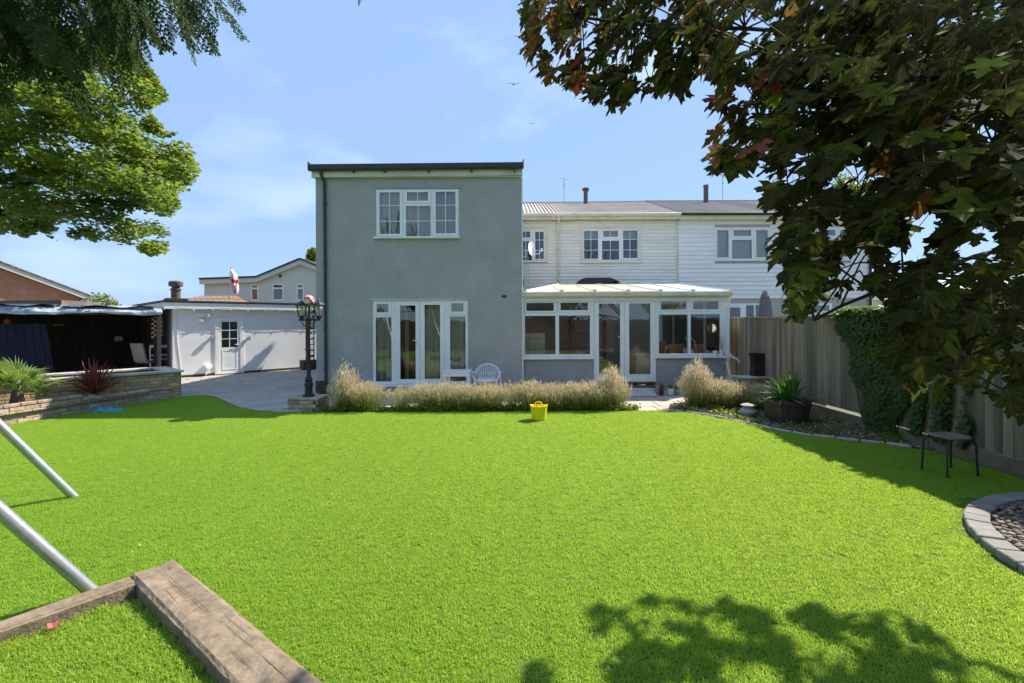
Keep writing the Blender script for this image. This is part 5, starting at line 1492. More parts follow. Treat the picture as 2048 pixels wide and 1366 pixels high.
# --- fan palm, cordyline
def fan_leaf(mbs, base, direc, plen, fr, mat_i=0, n=26, r=random, droop=.12):
    d = Vector(direc).normalized(); b = Vector(base); tip = b+d*plen+Vector((0, 0, -.03*plen))
    mbs.tube([b, b+d*plen*.5+Vector((0, 0, .03)), tip], [.009, .007, .006], 4)
    side = d.cross(Vector((0, 0, 1))).normalized(); up = side.cross(d).normalized()
    tw = r.uniform(-.5, .5); side, up = side*math.cos(tw)+up*math.sin(tw), up*math.cos(tw)-side*math.sin(tw)
    for k in range(n):
        a = -2.3+4.6*k/(n-1); dd = (d*math.cos(a)+side*math.sin(a)).normalized(); L = fr*(.75+.25*math.cos(a))*r.uniform(.9, 1.05)
        q = dd.cross(up).normalized(); w = .013
        p1 = tip+dd*L*.55+up*.03; p2 = tip+dd*L+up*(.03-droop*r.uniform(.3, 1.2))
        mbs.add([tip, p1-q*w+up*.006, p1, p1+q*w+up*.006, p2], [(0, 1, 2), (0, 2, 3), (1, 4, 2), (2, 4, 3)])
m_palm = leafmat('palm_leaf', (.10, .17, .045), (.22, .36, .07), (.17, .26, .05), (.38, .48, .09), trans=.4, scale=3)
def palm(name, label, c, nl, pl_, fr, seed, hz_=.5):
    r = random.Random(seed); t = thing(name, label, 'palm', c)
    mb = MB(); mb.lathe([(.09, 0), (.11, .1), (.08, .3), (.03, .36)], c, 8); mb.build('trunk', m_bark, t)
    for k in range(nl):
        a = k*2.4+r.uniform(-.3, .3); e = r.uniform(.15, 1.25)
        mb = MB(); fan_leaf(mb, (c[0], c[1], c[2]+.25+.1*r.random()), (math.cos(a)*math.cos(e), math.sin(a)*math.cos(e), math.sin(e)), pl_*r.uniform(.7, 1.1), fr*r.uniform(.8, 1.1), r=r)
        mb.build('frond', m_palm, t)
palm('fan_palm', 'green fan palm in front of the raised planter, the fuller one to the right', (-8.93, 8.72, .2), 16, .42, .38, 3)
palm('fan_palm', 'green fan palm at the very left edge of the picture', (-9.75, 8.35, .2), 15, .5, .40, 8)
def swords(name, label, cat, c, n, L, w, mat, seed, base_r=.05, emin=.25, emax=1.5, curve=.25, part='leaf', parent=None, base_h=.1):
    r = random.Random(seed); t = parent or thing(name, label, cat, c)
    for k in range(n):
        a = r.uniform(0, TAU); e = emin+(emax-emin)*(k/n)**.8; l = L*r.uniform(.7, 1.1)
        d = Vector((math.cos(a)*math.cos(e), math.sin(a)*math.cos(e), math.sin(e)))
        b = Vector(c)+Vector((math.cos(a)*base_r, math.sin(a)*base_r, base_h+r.uniform(0, .06))); side = Vector((-math.sin(a), math.cos(a), 0))
        cu = curve*r.uniform(.3, 1.4)*math.cos(e)
        ps = [b+d*l*u+Vector((0, 0, -cu*l*u*u)) for u in (0, .35, .7, 1)]
        ws = [w*.6, w, w*.8, 0]
        mb = MB(); vs = []
        for p, q in zip(ps, ws): vs += [p-side*q+Vector((0, 0, q*.4)), p, p+side*q+Vector((0, 0, q*.4))]
        fs = []
        for i in range(3): fs += [(i*3, i*3+1, i*3+4, i*3+3), (i*3+1, i*3+2, i*3+5, i*3+4)]
        mb.add(vs, fs); mb.build(part, mat, t)
    return t
m_cordR = leafmat('red_cordyline_leaf', (.16, .035, .03), (.30, .07, .045), (.24, .07, .05), (.42, .12, .07), trans=.3, scale=6)
m_dead = leafmat('dead_leaf', (.42, .32, .19), (.3, .22, .12), trans=.2)
cd_ = swords('red_cordyline', 'spiky dark red cordyline in front of the yellow brick planter', 'plant', (-8.60, 9.95, .20), 120, .70, .018, m_cordR, 5, emin=.35)
swords('', '', '', (-8.60, 9.95, .20), 16, .5, .012, m_dead, 6, emin=-.25, emax=.25, curve=.1, part='dead_leaf', parent=cd_, base_h=.12)
# blue cloth on the lawn
m_bluec = M('blue_cloth', (.03, .26, .42), (.06, .36, .52), rough=.8)
mb = MB(); n = 18; vs = []; fs = []; r = random.Random(4)
for i in range(n+1):
    for j in range(9):
        u, w = i/n-.5, j/8-.5; k = max(0, 1-(abs(u)*2)**2)*max(.1, 1-(abs(w)*2)**2)
        vs.append((-8.02+u*.62+.03*math.sin(j), 9.55+w*.22+.03*math.sin(i), .02+.10*k*(.6+.4*math.sin(i*1.9+j))))
for i in range(n):
    for j in range(8): fs.append((i*9+j, (i+1)*9+j, (i+1)*9+j+1, i*9+j+1))
mb.add(vs, fs); tag(mb.build('crumpled_cloth', m_bluec, smooth=True), 'crumpled bright blue cloth lying on the lawn by the low wall', 'cloth')

# --- far left buildings
gw = thing('pale_green_house', 'pale green rendered house with rising dark roof edge behind the outbuilding', 'house', (-15, 31, 0))
YH = 30.0
m_green = M('pale_green_render', (.60, .66, .60), (.55, .62, .56), scale=.6, rough=.9)
def hp(px, py): return (wX(px, YH), wZ(py, YH))
wins = [(502, 517, 566, 599), (545, 567, 566, 599), (593.5, 608, 566, 599)]
wb = [rectpx(w_, YH) for w_ in wins]
bot = wZ(600, YH)
x0, z0 = hp(409, 557); x1, z1 = hp(517, 553.5); x2, z2 = hp(604, 518); x3, z3 = hp(660, 541)
bz_ = wb[0][2]; tz_ = wb[0][3]
MB().plate(x0, x3, 0, tz_+.3, wb, YH, YH+.25).build('wall', m_green, gw)
mb = MB(); mb.prismY([(x0, tz_+.301), (x3, tz_+.301), (x3, z3), (x2, z2), (x1, z1), (x0, z0)], YH, YH+.25); mb.build('wall', m_green, gw)
MB().box(x0, x0+.25, YH+.26, YH+8, 0, z0).build('wall', m_green, gw)
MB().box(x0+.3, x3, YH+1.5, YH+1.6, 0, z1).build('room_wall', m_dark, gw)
for w_ in wins:
    w0, w1, w2, w3 = w_; window(gw, 'window', YH, w_, [dict(g=(w0+2.2, w1-2.2, w2+2, w2+7)), dict(g=(w0+2.2, w1-2.2, w2+10, w3-2.5))])
def strip(pts, th, up, y0, y1, name, mat, dzz=0):
    for (a, b) in zip(pts[:-1], pts[1:]):
        mb = MB(); mb.prismY([(a[0], a[1]+dzz-th), (b[0], b[1]+dzz-th), (b[0], b[1]+dzz+up), (a[0], a[1]+dzz+up)], y0, y1); mb.build(name, mat, gw)
pts = [(x0-.15, z0), (x1, z1), (x2, z2), (x3, z3)]
strip(pts, .28, 0, YH-.25, YH-.002, 'bargeboard', m_green)
strip([(a, b+.002) for a, b in pts], 0, .10, YH-.32, YH+8, 'roof', m_darktrim)
mb = MB(); X, Z = hp(561, 550); mb.tube([(X, YH-.03, Z), (X, YH-.001, Z)], .09, 10); mb.build('air_vent', m_black, gw)

bh_ = thing('brick_house', 'orange brick gable end with white verge at the far left', 'house', (0, 0, 0))
YB = 22.0
def bp_(px, py): return (wX(px, YB), wZ(py, YB))
zb4 = 2.96; sl = 1.15/2.5
MB().prismY([(-9, 0), (0, 0), (0, zb4-.05), (-4.6, zb4-.05+4.6*sl), (-9, zb4)], 0, .3).build('wall', m_farbrick, bh_)
MB().box(-.3, 0, .301, 9, 0, zb4-.12).build('wall', m_farbrick, bh_)
MB().prismY([(-4.6, zb4+4.6*sl-.02), (.32, zb4-.32*sl-.02), (.32, zb4-.32*sl+.17), (-4.6, zb4+4.6*sl+.17)], -.2, -.001).build('verge', m_upvc, bh_)
MB().prismY([(-4.6, zb4+4.6*sl+.171), (.36, zb4-.36*sl+.171), (.36, zb4-.36*sl+.25), (-4.6, zb4+4.6*sl+.26)], -.22, 9).build('roof', m_tiles, bh_)
MB().prismY([(-9.6, zb4-.1), (-4.6, zb4+4.6*sl+.171), (-4.6, zb4+4.6*sl+.26), (-9.6, zb4)], -.22, 9).build('roof', m_tiles, bh_)
bh_.location = (wX(160, 22), 22, 0); bh_.rotation_euler.z = R(46.2)
fx = thing('flat_roof_shed', 'low dark flat roofed shed between shelter and brick house', 'shed', (-18, 19, 0))
MB().box(wX(-60, 19), wX(128, 19), 19.0, 21.5, 0, wZ(608, 19)).build('wall', m_brown, fx)
MB().box(wX(-60, 19)-.1, wX(130, 19), 18.85, 21.6, wZ(607.5, 19), wZ(597, 19)).build('roof', M('felt_roof', (.20, .17, .15), (.14, .12, .11), scale=3), fx)
tr = thing('tiled_roof_building', 'low building with brown tiled hipped roof behind the outbuilding', 'building', (-15, 24, 0))
Yt = 23.0
xa, xb = wX(264, Yt), wX(412, Yt)
MB().box(xa+.3, xb, Yt+.3, Yt+5, 0, wZ(612, Yt)).build('wall', m_farbrick, tr)
zt0, zt1 = wZ(616, Yt), wZ(588, Yt+2.5)
mb = MB(); mb.add([(xa, Yt, zt0), (xb, Yt, zt0), (xb, Yt+5.5, zt0), (xa, Yt+5.5, zt0), (xa+1.6, Yt+2.7, zt1), (xb-.1, Yt+2.7, zt1)], [(0, 1, 5, 4), (1, 2, 5), (2, 3, 4, 5), (3, 0, 4), (0, 3, 2, 1)]); mb.build('roof', m_tiles, tr)

# ================================================================== TREES
leaf6_v = np.array([(0, -.55, 0), (.32, -.2, .05), (.42, .15, -.03), (0, .6, -.06), (-.42, .15, -.03), (-.32, -.2, .05)])
leaf6_f = np.array([(0, 1, 2, 3), (0, 3, 4, 5)])
def limb(mb, p0, p1, r0, r1, sag=0.0, n=6, wob=.06, rr=random):
    p0, p1 = Vector(p0), Vector(p1); L = (p1-p0).length; pts = []; rs = []
    for i in range(n+1):
        u = i/n; w = math.sin(u*math.pi); pts.append(p0.lerp(p1, u)+Vector((rr.uniform(-1, 1), rr.uniform(-1, 1), rr.uniform(-1, 1)))*wob*L*w*.4+Vector((0, 0, -sag*w)))
        rs.append(r0+(r1-r0)*u)
    mb.tube(pts, rs, 6, cap=False); return pts

m_oakA = leafmat('field_maple_leaf', (.07, .125, .02), (.15, .25, .035), (.17, .27, .03), (.36, .46, .05), trans=.45, scale=.9)
m_oakB = leafmat('field_maple_leaf_yellow', (.18, .20, .03), (.25, .24, .04), (.40, .40, .06), (.5, .46, .08), trans=.45, scale=.9)

def crown_px(poly, n, Ymid, Yspread, lobes, rad, seed, extra=()):
    """points in layered clumps whose outline follows poly; lobes = number of clumps"""
    r = np.random.default_rng(seed)
    xs = [p[0] for p in poly]; ys = [p[1] for p in poly]
    C = []
    while len(C) < lobes:
        q = (r.uniform(min(xs), max(xs)), r.uniform(min(ys), max(ys)))
        if inpoly([q], poly)[0]: C.append((*q, Ymid+r.normal()*Yspread))
    out = []
    per = n//lobes
    for (px, py, Y) in C:
        c = np.array([wX(px, Y), Y, wZ(py, Y)]); R_ = rad*r.uniform(.6, 1.3)
        d = r.normal(size=(per*2, 3)); d /= np.linalg.norm(d, axis=1)[:, None]; u = r.random(per*2)**(1/2.2)
        tilt = r.uniform(-.35, .1)
        p = d*u[:, None]*np.array([1.15, 1.15, .62])*R_
        p[:, 2] += tilt*p[:, 0]
        P = p+c
        q = np.column_stack([CX+P[:, 0]/P[:, 1]*F, HY-(P[:, 2]-HC)/P[:, 1]*F])
        k = inpoly(q+r.normal(size=q.shape)*3, poly); P = P[k][:per]; out.append(P)
    return np.concatenate(out), C

def leaves_obj(name, P, size, mats, probs, parent, seed, flat=.55):
    r = np.random.default_rng(seed); n = len(P)
    rot = rand_rot(n)
    # bias the blades towards facing up
    up = rot.copy(); sc = r.uniform(size[0], size[1], n)
    base = leaf6_v
    V = np.einsum('nij,mj->nmi', rot, base)
    V[:, :, 2] *= flat
    V = V*sc[:, None, None]+P[:, None, :]-np.array(wloc(parent))
    Fq = (leaf6_f[None]+(np.arange(n)*6)[:, None, None]).reshape(-1, 4)
    mi = np.repeat(r.choice(len(mats), n, p=probs), 2)
    o = link(name, np_mesh(name, V.reshape(-1, 3), Fq, mats, mi), parent); o['kind'] = 'stuff'; return o

LT_POLY = [(-120, 20), (160, 40), (290, 100), (312, 150), (335, 190), (300, 215), (322, 245), (330, 265), (380, 262), (385, 300), (400, 345), (378, 375), (352, 385), (362, 410), (338, 430), (342, 470), (330, 498), (282, 516), (262, 492), (232, 500), (215, 482), (172, 470), (128, 484), (100, 470), (80, 456), (52, 472), (20, 458), (-60, 470), (-160, 480), (-300, 200)]
t = thing('tree', 'leafy green tree at left with layered drooping boughs against the sky', 'tree', (-17.5, 15, 0))
Pl, Cl = crown_px(LT_POLY, 68000, 14.5, 1.4, 240, .58, 11)
# open some gaps so that sky shows through
nzg = np.array([math.sin(p[0]*2.1+p[2]*.6)+math.sin(p[2]*5.1+p[0]*1.3)+.6*math.sin(p[1]*1.1+p[2]*2.7) for p in Pl])
Pl = Pl[(nzg > -1.35)]
edge = np.array([(wX(px, 14), 14+rng.normal(), wZ(py, 14)) for px, py in []]).reshape(-1, 3)
leaves_obj('leaves', Pl, (.10, .17), [m_oakA, m_oakB], [.93, .07], t, 3)
mb = MB(); rr = random.Random(2)
trunk = [(-17.5, 15, 0), (-17.3, 15, 2.5), (-16.6, 14.9, 5), (-16.2, 14.8, 8.5)]
mb.tube(trunk, [.42, .33, .24, .10], 10); mb.build('trunk', m_bark, t, smooth=True)
for (sx, sz, ex, ez_) in ((-17.0, 4.9, wX(70, 14.5), wZ(430, 14.5)), (-17, 5.0, wX(250, 14.5), wZ(440, 14.5)), (-16.8, 4.6, wX(300, 14.5), wZ(400, 14.5)), (-16.5, 5.3, wX(235, 14.5), wZ(325, 14.5)),
                          (-16.5, 6.0, wX(310, 14.5), wZ(300, 14.5)), (-16.3, 7.0, wX(220, 14.5), wZ(200, 14.5)), (-16.2, 8.2, wX(150, 14.5), wZ(120, 14.5))):
    mb = MB(); pts = limb(mb, (sx, 15, sz), (ex, 14.2+rr.random(), ez_), .11, .025, sag=-.3, n=9, rr=rr)
    for k in range(3, 9):
        for s in (-1, 1): limb(mb, pts[k], pts[k]+Vector((rr.uniform(.1, .4), s*rr.uniform(.2, .6), rr.uniform(-.1, .35))), .018, .006, n=3, rr=rr)
    mb.build('bough', m_bark, t)

# clump of green far behind, between brick house and outbuilding
def round_tree(name, label, cat, c, rad, n, size, seed, mats=None, probs=None, trunk_h=None, flat=.8, sq=(1, 1, .9)):
    r = np.random.default_rng(seed); t = thing(name, label, cat, (c[0], c[1], 0))
    K = 16; cc = r.normal(size=(K, 3)); cc /= np.linalg.norm(cc, axis=1)[:, None]; cc *= r.uniform(.35, .8, (K, 1))*rad*np.array(sq)
    P = []
    for q in cc:
        d = r.normal(size=(n//K, 3)); d /= np.linalg.norm(d, axis=1)[:, None]; P.append(np.array(c)+q+d*(r.random((n//K, 1))**.45)*rad*r.uniform(.3, .5))
    P = np.concatenate(P); P = P[P[:, 2] > .1]
    leaves_obj('foliage', P, size, mats or [m_oakA, m_oakB], probs or [.85, .15], t, seed, flat)
    mb = MB(); mb.tube([(c[0], c[1], 0), (c[0]+.1, c[1], c[2]*.6), (c[0], c[1]+.1, c[2]+rad*.3)], [.18*rad/2, .12*rad/2, .04], 7)
    for k in range(7):
        q = cc[k]; limb(mb, (c[0], c[1], c[2]-rad*.3), Vector(c)+Vector(q), .06*rad/2, .02, n=3, rr=random)
    mb.build('trunk', m_bark, t); return t
round_tree('tree', 'distant bushy green tree between the brick gable and the outbuilding', 'tree', (wX(150, 34), 34, wZ(605, 34)), 1.7, 5000, (.10, .2), 5, sq=(1.2, .8, .8))
round_tree('shrub', 'small weedy bush poking up behind the tarpaulin roof', 'shrub', (wX(205, 21), 21, wZ(613, 21)), .7, 900, (.06, .12), 6)
round_tree('tree', 'dark tree top just showing at the corner of the grey house', 'tree', (wX(632, 42), 42, wZ(522, 42)), 1.3, 2500, (.15, .25), 9)
round_tree('tree', 'light green tree top glimpsed over the terrace roof through the maple', 'tree', (wX(1695, 33), 33, wZ(392, 33)), 1.5, 2500, (.12, .22), 10)

# conifer, drooping feathery sprays at the top left
m_conA = leafmat('conifer_spray', (.022, .040, .012), (.045, .085, .022), (.05, .08, .02), (.13, .19, .035), trans=.3, scale=1.6, rough=.7, spec=.08)
def spray_mesh(name, seed, L=.55):
    r = random.Random(seed); V = []; Fs = []
    def strip(a, b, w):
        a, b = Vector(a), Vector(b); d = (b-a).normalized(); s = d.cross(Vector((r.uniform(-.3, .3), 1, r.uniform(-.3, .3)))).normalized()*w; k = len(V)
        V.extend([a-s*.7, a+s*.7, a.lerp(b, .6)+s*1.1, b, a.lerp(b, .6)-s*1.1]); Fs.extend([(k, k+1, k+2), (k, k+2, k+4), (k+4, k+2, k+3)])
    main = [Vector((0, 0, 0))]
    ddir = Vector((r.uniform(-.1, .1), 0, -1))
    for i in range(12): ddir = (ddir+Vector((r.uniform(-.12, .12), r.uniform(-.1, .1), -.02))).normalized(); main.append(main[-1]+ddir*L/12)
    for i in range(12):
        strip(main[i], main[i+1], .0045)
        for s in (-1, 1):
            ll = L*(.34*(1-abs(i/12-.35)*1.1))*r.uniform(.7, 1.15); d = (ddir*1.0+Vector((s*.9, r.uniform(-.35, .35), 0))).normalized(); p = main[i]
            n2 = max(3, int(ll/.024)); q = p
            for j in range(n2):
                d = (d+Vector((0, 0, -.10))).normalized(); q2 = q+d*ll/n2; strip(q, q2, .0048)
                for s2 in (-1, 1):
                    if r.random() < .9:
                        l3 = .042*(1-j/n2*.6)*r.uniform(.7, 1.3); d3 = (d+Vector((s2*.75, r.uniform(-.3, .3), -.1))).normalized(); strip(q, q+d3*l3, .0052)
                q = q2
    return [tuple(v) for v in V], Fs
t = thing('conifer', 'dark cypress with feathery hanging sprays across the top left corner', 'tree', (-5.6, 1.2, 0))
CON_A = [(-200, -260), (250, -260), (280, -60), (255, 10), (200, 40), (150, 55), (60, 40), (-40, 80), (-200, 120)]
VV = []; FF = []; sm = []
for s in range(5):
    v, f = spray_mesh('s', s); sm.append((np.array(v), np.array(f)))
allV = []; allF = []; off = 0
rs_ = np.random.default_rng(21)
def add_spray(px, py, Y, sc, tilt):
    global off
    v, f = sm[rs_.integers(0, 5)]
    a = rs_.uniform(0, TAU); M_ = Matrix.Rotation(tilt, 3, 'Y') @ Matrix.Rotation(rs_.uniform(-.4, .4), 3, 'X') @ Matrix.Rotation(a, 3, 'Z')
    w = (v*sc) @ np.array(M_).T + np.array([wX(px, Y), Y, wZ(py, Y)])
    allV.append(w); allF.append(f+off); off += len(v)
n = 0
while n < 210:
    px, py = rs_.uniform(-200, 290), rs_.uniform(-260, 120)
    if inpoly([(px, py)], CON_A)[0]: add_spray(px, py, rs_.uniform(3.0, 4.6), rs_.uniform(.8, 1.25), rs_.uniform(-.5, .1)); n += 1
# lower fringe
for px in np.arange(-20, 290, 11):
    py = 0+50*math.sin((px+40)/330*3.1)+rs_.uniform(-25, 22)
    add_spray(px, py, rs_.uniform(3.0, 3.8), rs_.uniform(.55, .85), rs_.uniform(-.6, -.1))
# the separate spray hanging right of it
for px, py, sc in ((330, -60, .8), (350, -45, .9), (372, -50, 1.0), (392, -60, .9), (345, -15, .55), (365, 0, .7), (385, 10, .6), (400, -20, .8), (412, -40, .75), (340, 30, .35), (395, 40, .5), (310, -60, .6), (360, 40, .5), (420, -70, .6), (430, -85, .6)):
    add_spray(px, py, 3.2+rs_.uniform(-.2, .2), sc, rs_.uniform(-.55, -.15))
for px, py, sc in ((445, -8, .14), (722, -14, .16)): add_spray(px, py, 3.2, sc, -.2)
V = np.concatenate(allV)-np.array(wloc(t)); Fq = np.concatenate(allF)
o = link('sprays', np_mesh('sprays', V, Fq, m_conA), t); o['kind'] = 'stuff'
mb = MB(); mb.tube([(-5.6, 1.2, 0), (-5.5, 1.3, 3), (-5.2, 1.4, 7)], [.28, .22, .10], 10); mb.build('trunk', m_bark, t, smooth=True)
rr = random.Random(5)
for px, py, Y in ((60, -60, 3.8), (180, -40, 3.8), (280, -80, 3.6), (400, -80, 3.3), (440, -40, 3.25), (0, 40, 3.7), (120, 20, 4.2), (722, -60, 3.2)):
    mb = MB(); pts = limb(mb, (-5.3, 1.4, rr.uniform(3.6, 5.4)), (wX(px, Y), Y, wZ(py, Y)), .05, .008, sag=-.2, n=7, rr=rr)
    mb.build('bough', m_twig, t)

# ------------------------------------------------------------------ the maple
half = [(0, 0), (.10, -.07), (.24, -.10), (.42, -.03), (.55, .0), (.46, .10), (.40, .17), (.36, .26), (.50, .30), (.58, .40), (.74, .50), (.62, .56), (.58, .68), (.46, .64), (.36, .60), (.24, .50),
        (.24, .66), (.34, .78), (.20, .84), (.12, .96), (0, 1.12)]
def leaf_shape(seed):
    r = random.Random(seed); pts = []
    L = [(-x, y) for x, y in half[1:-1]][::-1]
    out = half+L
    fold = r.uniform(.1, .55); curl = r.uniform(-.6, .2); tw = r.uniform(-.35, .35); droop = r.uniform(.0, .8)
    def z(x, y): return fold*abs(x)*.7+curl*(y-.3)**2+tw*x*y-droop*max(0, abs(x)-.35)*1.2
    V = [(0, .32, z(0, .32))]
    asp = r.uniform(.85, 1.15); lob = r.uniform(.85, 1.15); skew = r.uniform(-.12, .12)
    for x, y in out:
        if y < .45 and abs(x) > .3: x *= lob
        x = x*asp+skew*y*y
        x2, y2 = x*(1+r.uniform(-.05, .05)), y*(1+r.uniform(-.05, .05)); V.append((x2, y2, z(x2, y2)))
    n = len(out); Fs = [(0, 1+i, 1+(i+1) % n) for i in range(n)]
    k = len(V); V += [(-.012, 0, 0), (.012, 0, 0), (.006, -.55, .10), (-.006, -.55, .10)]; Fs.append((k, k+3, k+2)); Fs.append((k, k+2, k+1))
    return np.array(V), np.array(Fs)
shapes = [leaf_shape(s) for s in range(14)]
m_mD = leafmat('maple_leaf_dark', (.055, .048, .022), (.036, .032, .018), (.085, .075, .014), (.035, .032, .010), trans=.35, scale=6, rough=.75, spec=.03)
m_mG = leafmat('maple_leaf_olive', (.070, .075, .020), (.045, .048, .016), (.19, .19, .018), (.08, .085, .012), trans=.45, scale=6, rough=.7, spec=.04)
m_mO = leafmat('maple_leaf_orange', (.20, .08, .03), (.09, .07, .025), (.55, .20, .04), (.25, .12, .03), trans=.5, scale=9, rough=.5)
m_mY = leafmat('maple_leaf_yellow', (.22, .25, .03), (.15, .19, .03), (.50, .55, .04), (.3, .38, .03), trans=.5, scale=6)
m_mR = leafmat('maple_leaf_red', (.22, .04, .03), (.12, .035, .03), (.50, .10, .05), (.28, .07, .04), trans=.5, scale=9)
MM = [m_mD, m_mG, m_mO, m_mY, m_mR]
for m_ in MM: veins(m_)
def put_uv(me, uv, F_):
    u = me.uv_layers.new(name='leaf'); u.data.foreach_set('uv', np.asarray(uv, np.float32)[np.asarray(F_).ravel()].ravel())

MP = [(1040, -10), (1052, 50), (1032, 62), (1032, 98), (1045, 103), (1062, 115), (1082, 160), (1100, 170), (1120, 160), (1135, 178), (1160, 182), (1175, 168), (1170, 190), (1185, 214), (1205, 200), (1222, 205), (1228, 225), (1252, 236), (1270, 222), (1285, 222), (1290, 188), (1300, 200), (1310, 210), (1330, 185),
      (1350, 195), (1370, 198), (1392, 176), (1420, 155), (1432, 165), (1412, 190), (1430, 222), (1456, 215), (1462, 228), (1412, 252), (1420, 280), (1410, 305), (1412, 340), (1435, 345), (1458, 350), (1475, 345), (1488, 360), (1500, 340), (1520, 325), (1530, 350), (1524, 396), (1545, 398), (1535, 422), (1560, 440), (1533, 470),
      (1550, 488), (1548, 512), (1570, 520), (1555, 560), (1575, 570), (1568, 600), (1578, 640), (1590, 645), (1598, 664), (1625, 615), (1655, 590), (1668, 590), (1690, 605), (1705, 580), (1745, 575), (1775, 590), (1735, 620), (1765, 622), (1785, 618), (1790, 645), (1775, 690), (1745, 700), (1760, 735), (1800, 730), (1760, 770), (1790, 800),
      (1835, 812), (1900, 832), (1925, 820), (1905, 790), (1945, 780), (1990, 800), (1990, 830), (2060, 835), (2300, 860), (2300, -400), (1040, -400)]
GAPS = [[(1690, 330), (1715, 318), (1752, 322), (1748, 358), (1712, 378), (1690, 350)], [(1812, 425), (1880, 424), (1885, 445), (1860, 470), (1855, 500), (1800, 540), (1785, 500), (1810, 480), (1850, 462), (1830, 440)],
        [(1985, 455), (2010, 470), (1990, 505), (1965, 510), (1975, 480)], [(1470, 178), (1500, 165), (1506, 196), (1480, 200)], [(1480, 25), (1520, 28), (1512, 80), (1484, 60)], [(1655, 430), (1690, 440), (1700, 465), (1660, 460)], [(1960, 250), (1995, 245), (1990, 275), (1965, 280)], [(1188, 30), (1205, 28), (1200, 46), (1186, 48)], [(1300, 205), (1330, 200), (1360, 210), (1330, 240)],
        [(1690, 510), (1740, 495), (1745, 540), (1700, 560)], [(1560, 345), (1575, 340), (1570, 365)], [(1920, 490), (1950, 480), (1940, 520)], [(1600, 320), (1625, 325), (1610, 345)]]
SHPX = [(1150, 1250), (1160, 1228), (1195, 1218), (1215, 1236), (1240, 1225), (1262, 1196), (1285, 1205), (1300, 1205), (1320, 1200), (1348, 1200), (1362, 1222), (1400, 1222), (1420, 1208), (1452, 1200), (1480, 1218), (1520, 1226), (1580, 1228), (1620, 1218), (1650, 1240), (1670, 1258), (1740, 1252), (1770, 1242), (1800, 1262), (1855, 1264), (1880, 1300), (1910, 1330), (1935, 1372), (2100, 1500), (2300, 2600), (1190, 2600), (1205, 1366), (1180, 1300)]
def gpx(p): Y = HC*F/max(p[1]-HY, 30); return (wX(p[0], Y), Y)
SHG = [gpx(p) for p in SHPX]
def shadow_ok(P):
    """the lawn stays sunlit where the photograph shows sun"""
    g = np.column_stack([P[:, 0]-P[:, 2]*SHX, P[:, 1]-P[:, 2]*SHY])
    qx = CX+g[:, 0]/np.maximum(g[:, 1], .01)*F
    inview = (g[:, 1] > 2.15) & (qx > -100) & (qx < 2120)
    return (~inview) | inpoly(g, SHG)
def proj(P): return np.column_stack([CX+P[:, 0]/P[:, 1]*F, HY-(P[:, 2]-HC)/P[:, 1]*F])
rm = np.random.default_rng(77)
cand = []
def gather(n, fx0, fx1, fy0, fy1, Y0, Y1, s0, s1):
    got = []
    tot = 0
    while tot < n:
        m_ = 4000
        q = np.column_stack([rm.uniform(fx0, fx1, m_), rm.uniform(fy0, fy1, m_)]); Y = rm.uniform(Y0, Y1, m_)
        P = np.column_stack([(q[:, 0]-CX)/F*Y, Y, HC-(q[:, 1]-HY)/F*Y]); s = rm.uniform(s0, s1, m_)
        rpx = s*.40/Y*F         # leaf reach in pixels keeps the outline
        ang = rm.uniform(0, TAU, m_)
        k = inpoly(q, MP)
        for dx_, dy_ in ((-1, 0), (1, 0), (0, .95), (-.6, .6), (.6, .6)): k &= inpoly(q+np.column_stack([rpx*dx_, rpx*dy_])*.75, MP)
        for gp in GAPS:
            for dx_, dy_ in ((0, 0), (-1, 0), (1, 0), (0, .9), (0, -.9)): k &= ~inpoly(q+np.column_stack([rpx*dx_, rpx*dy_])*.85, gp)
        k &= shadow_ok(P) & (P[:, 2] > 1.05)
        got.append(np.column_stack([P, s])[k]); tot += k.sum()
    return np.concatenate(got)[:n]
LF_ = [gather(330, 1030, 1470, -60, 240, 2.3, 3.2, .13, .175),
       gather(420, 1400, 1800, -60, 660, 1.75, 2.7, .12, .17),
       gather(260, 1400, 2060, 100, 680, 1.6, 2.2, .12, .165),
       gather(750, 1500, 2080, -60, 620, 2.4, 4.3, .13, .18),
       gather(130, 1700, 2080, 560, 840, 1.9, 2.9, .12, .17),
       gather(520, 1060, 2080, -60, 560, 2.6, 3.8, .13, .18),
       gather(260, 1700, 2080, -60, 500, 1.5, 2.2, .12, .16)]
A = np.concatenate(LF_)
# leaves higher and further round the tree, found from where their shade falls on the lawn and out of the picture
n = 0; ex = []
gs = np.array(SHG)
while n < 700:
    g = np.column_stack([rm.uniform(.3, 3.2, 3000), rm.uniform(1.2, 3.2, 3000)]); h = rm.uniform(2.4, 5.2, 3000)
    P = np.column_stack([g[:, 0]+h*SHX, g[:, 1]+h*SHY, h]); q = proj(P)
    sg = [(np.array([.05*math.cos(a), .05*math.sin(a)])) for a in (0, 1.6, 3.1, 4.7)]
    k = inpoly(g, SHG)
    for s_ in sg: k &= inpoly(g+s_, SHG)
    out = (q[:, 0] > 2060) | (q[:, 1] < -20)
    inm = inpoly(q, MP) & inpoly(q+np.array([-30, 25]), MP) & inpoly(q+np.array([0, 35]), MP)
    for gp in GAPS: inm &= ~(inpoly(q, gp)|inpoly(q+np.array([25, 0]), gp)|inpoly(q-np.array([25, 0]), gp))
    k &= (out | inm) & (P[:, 0] < 6.6) & (P[:, 1] < 5.8)
    ex.append(np.column_stack([P, rm.uniform(.13, .18, 3000)])[k]); n += k.sum()
B = np.concatenate(ex)[:700]
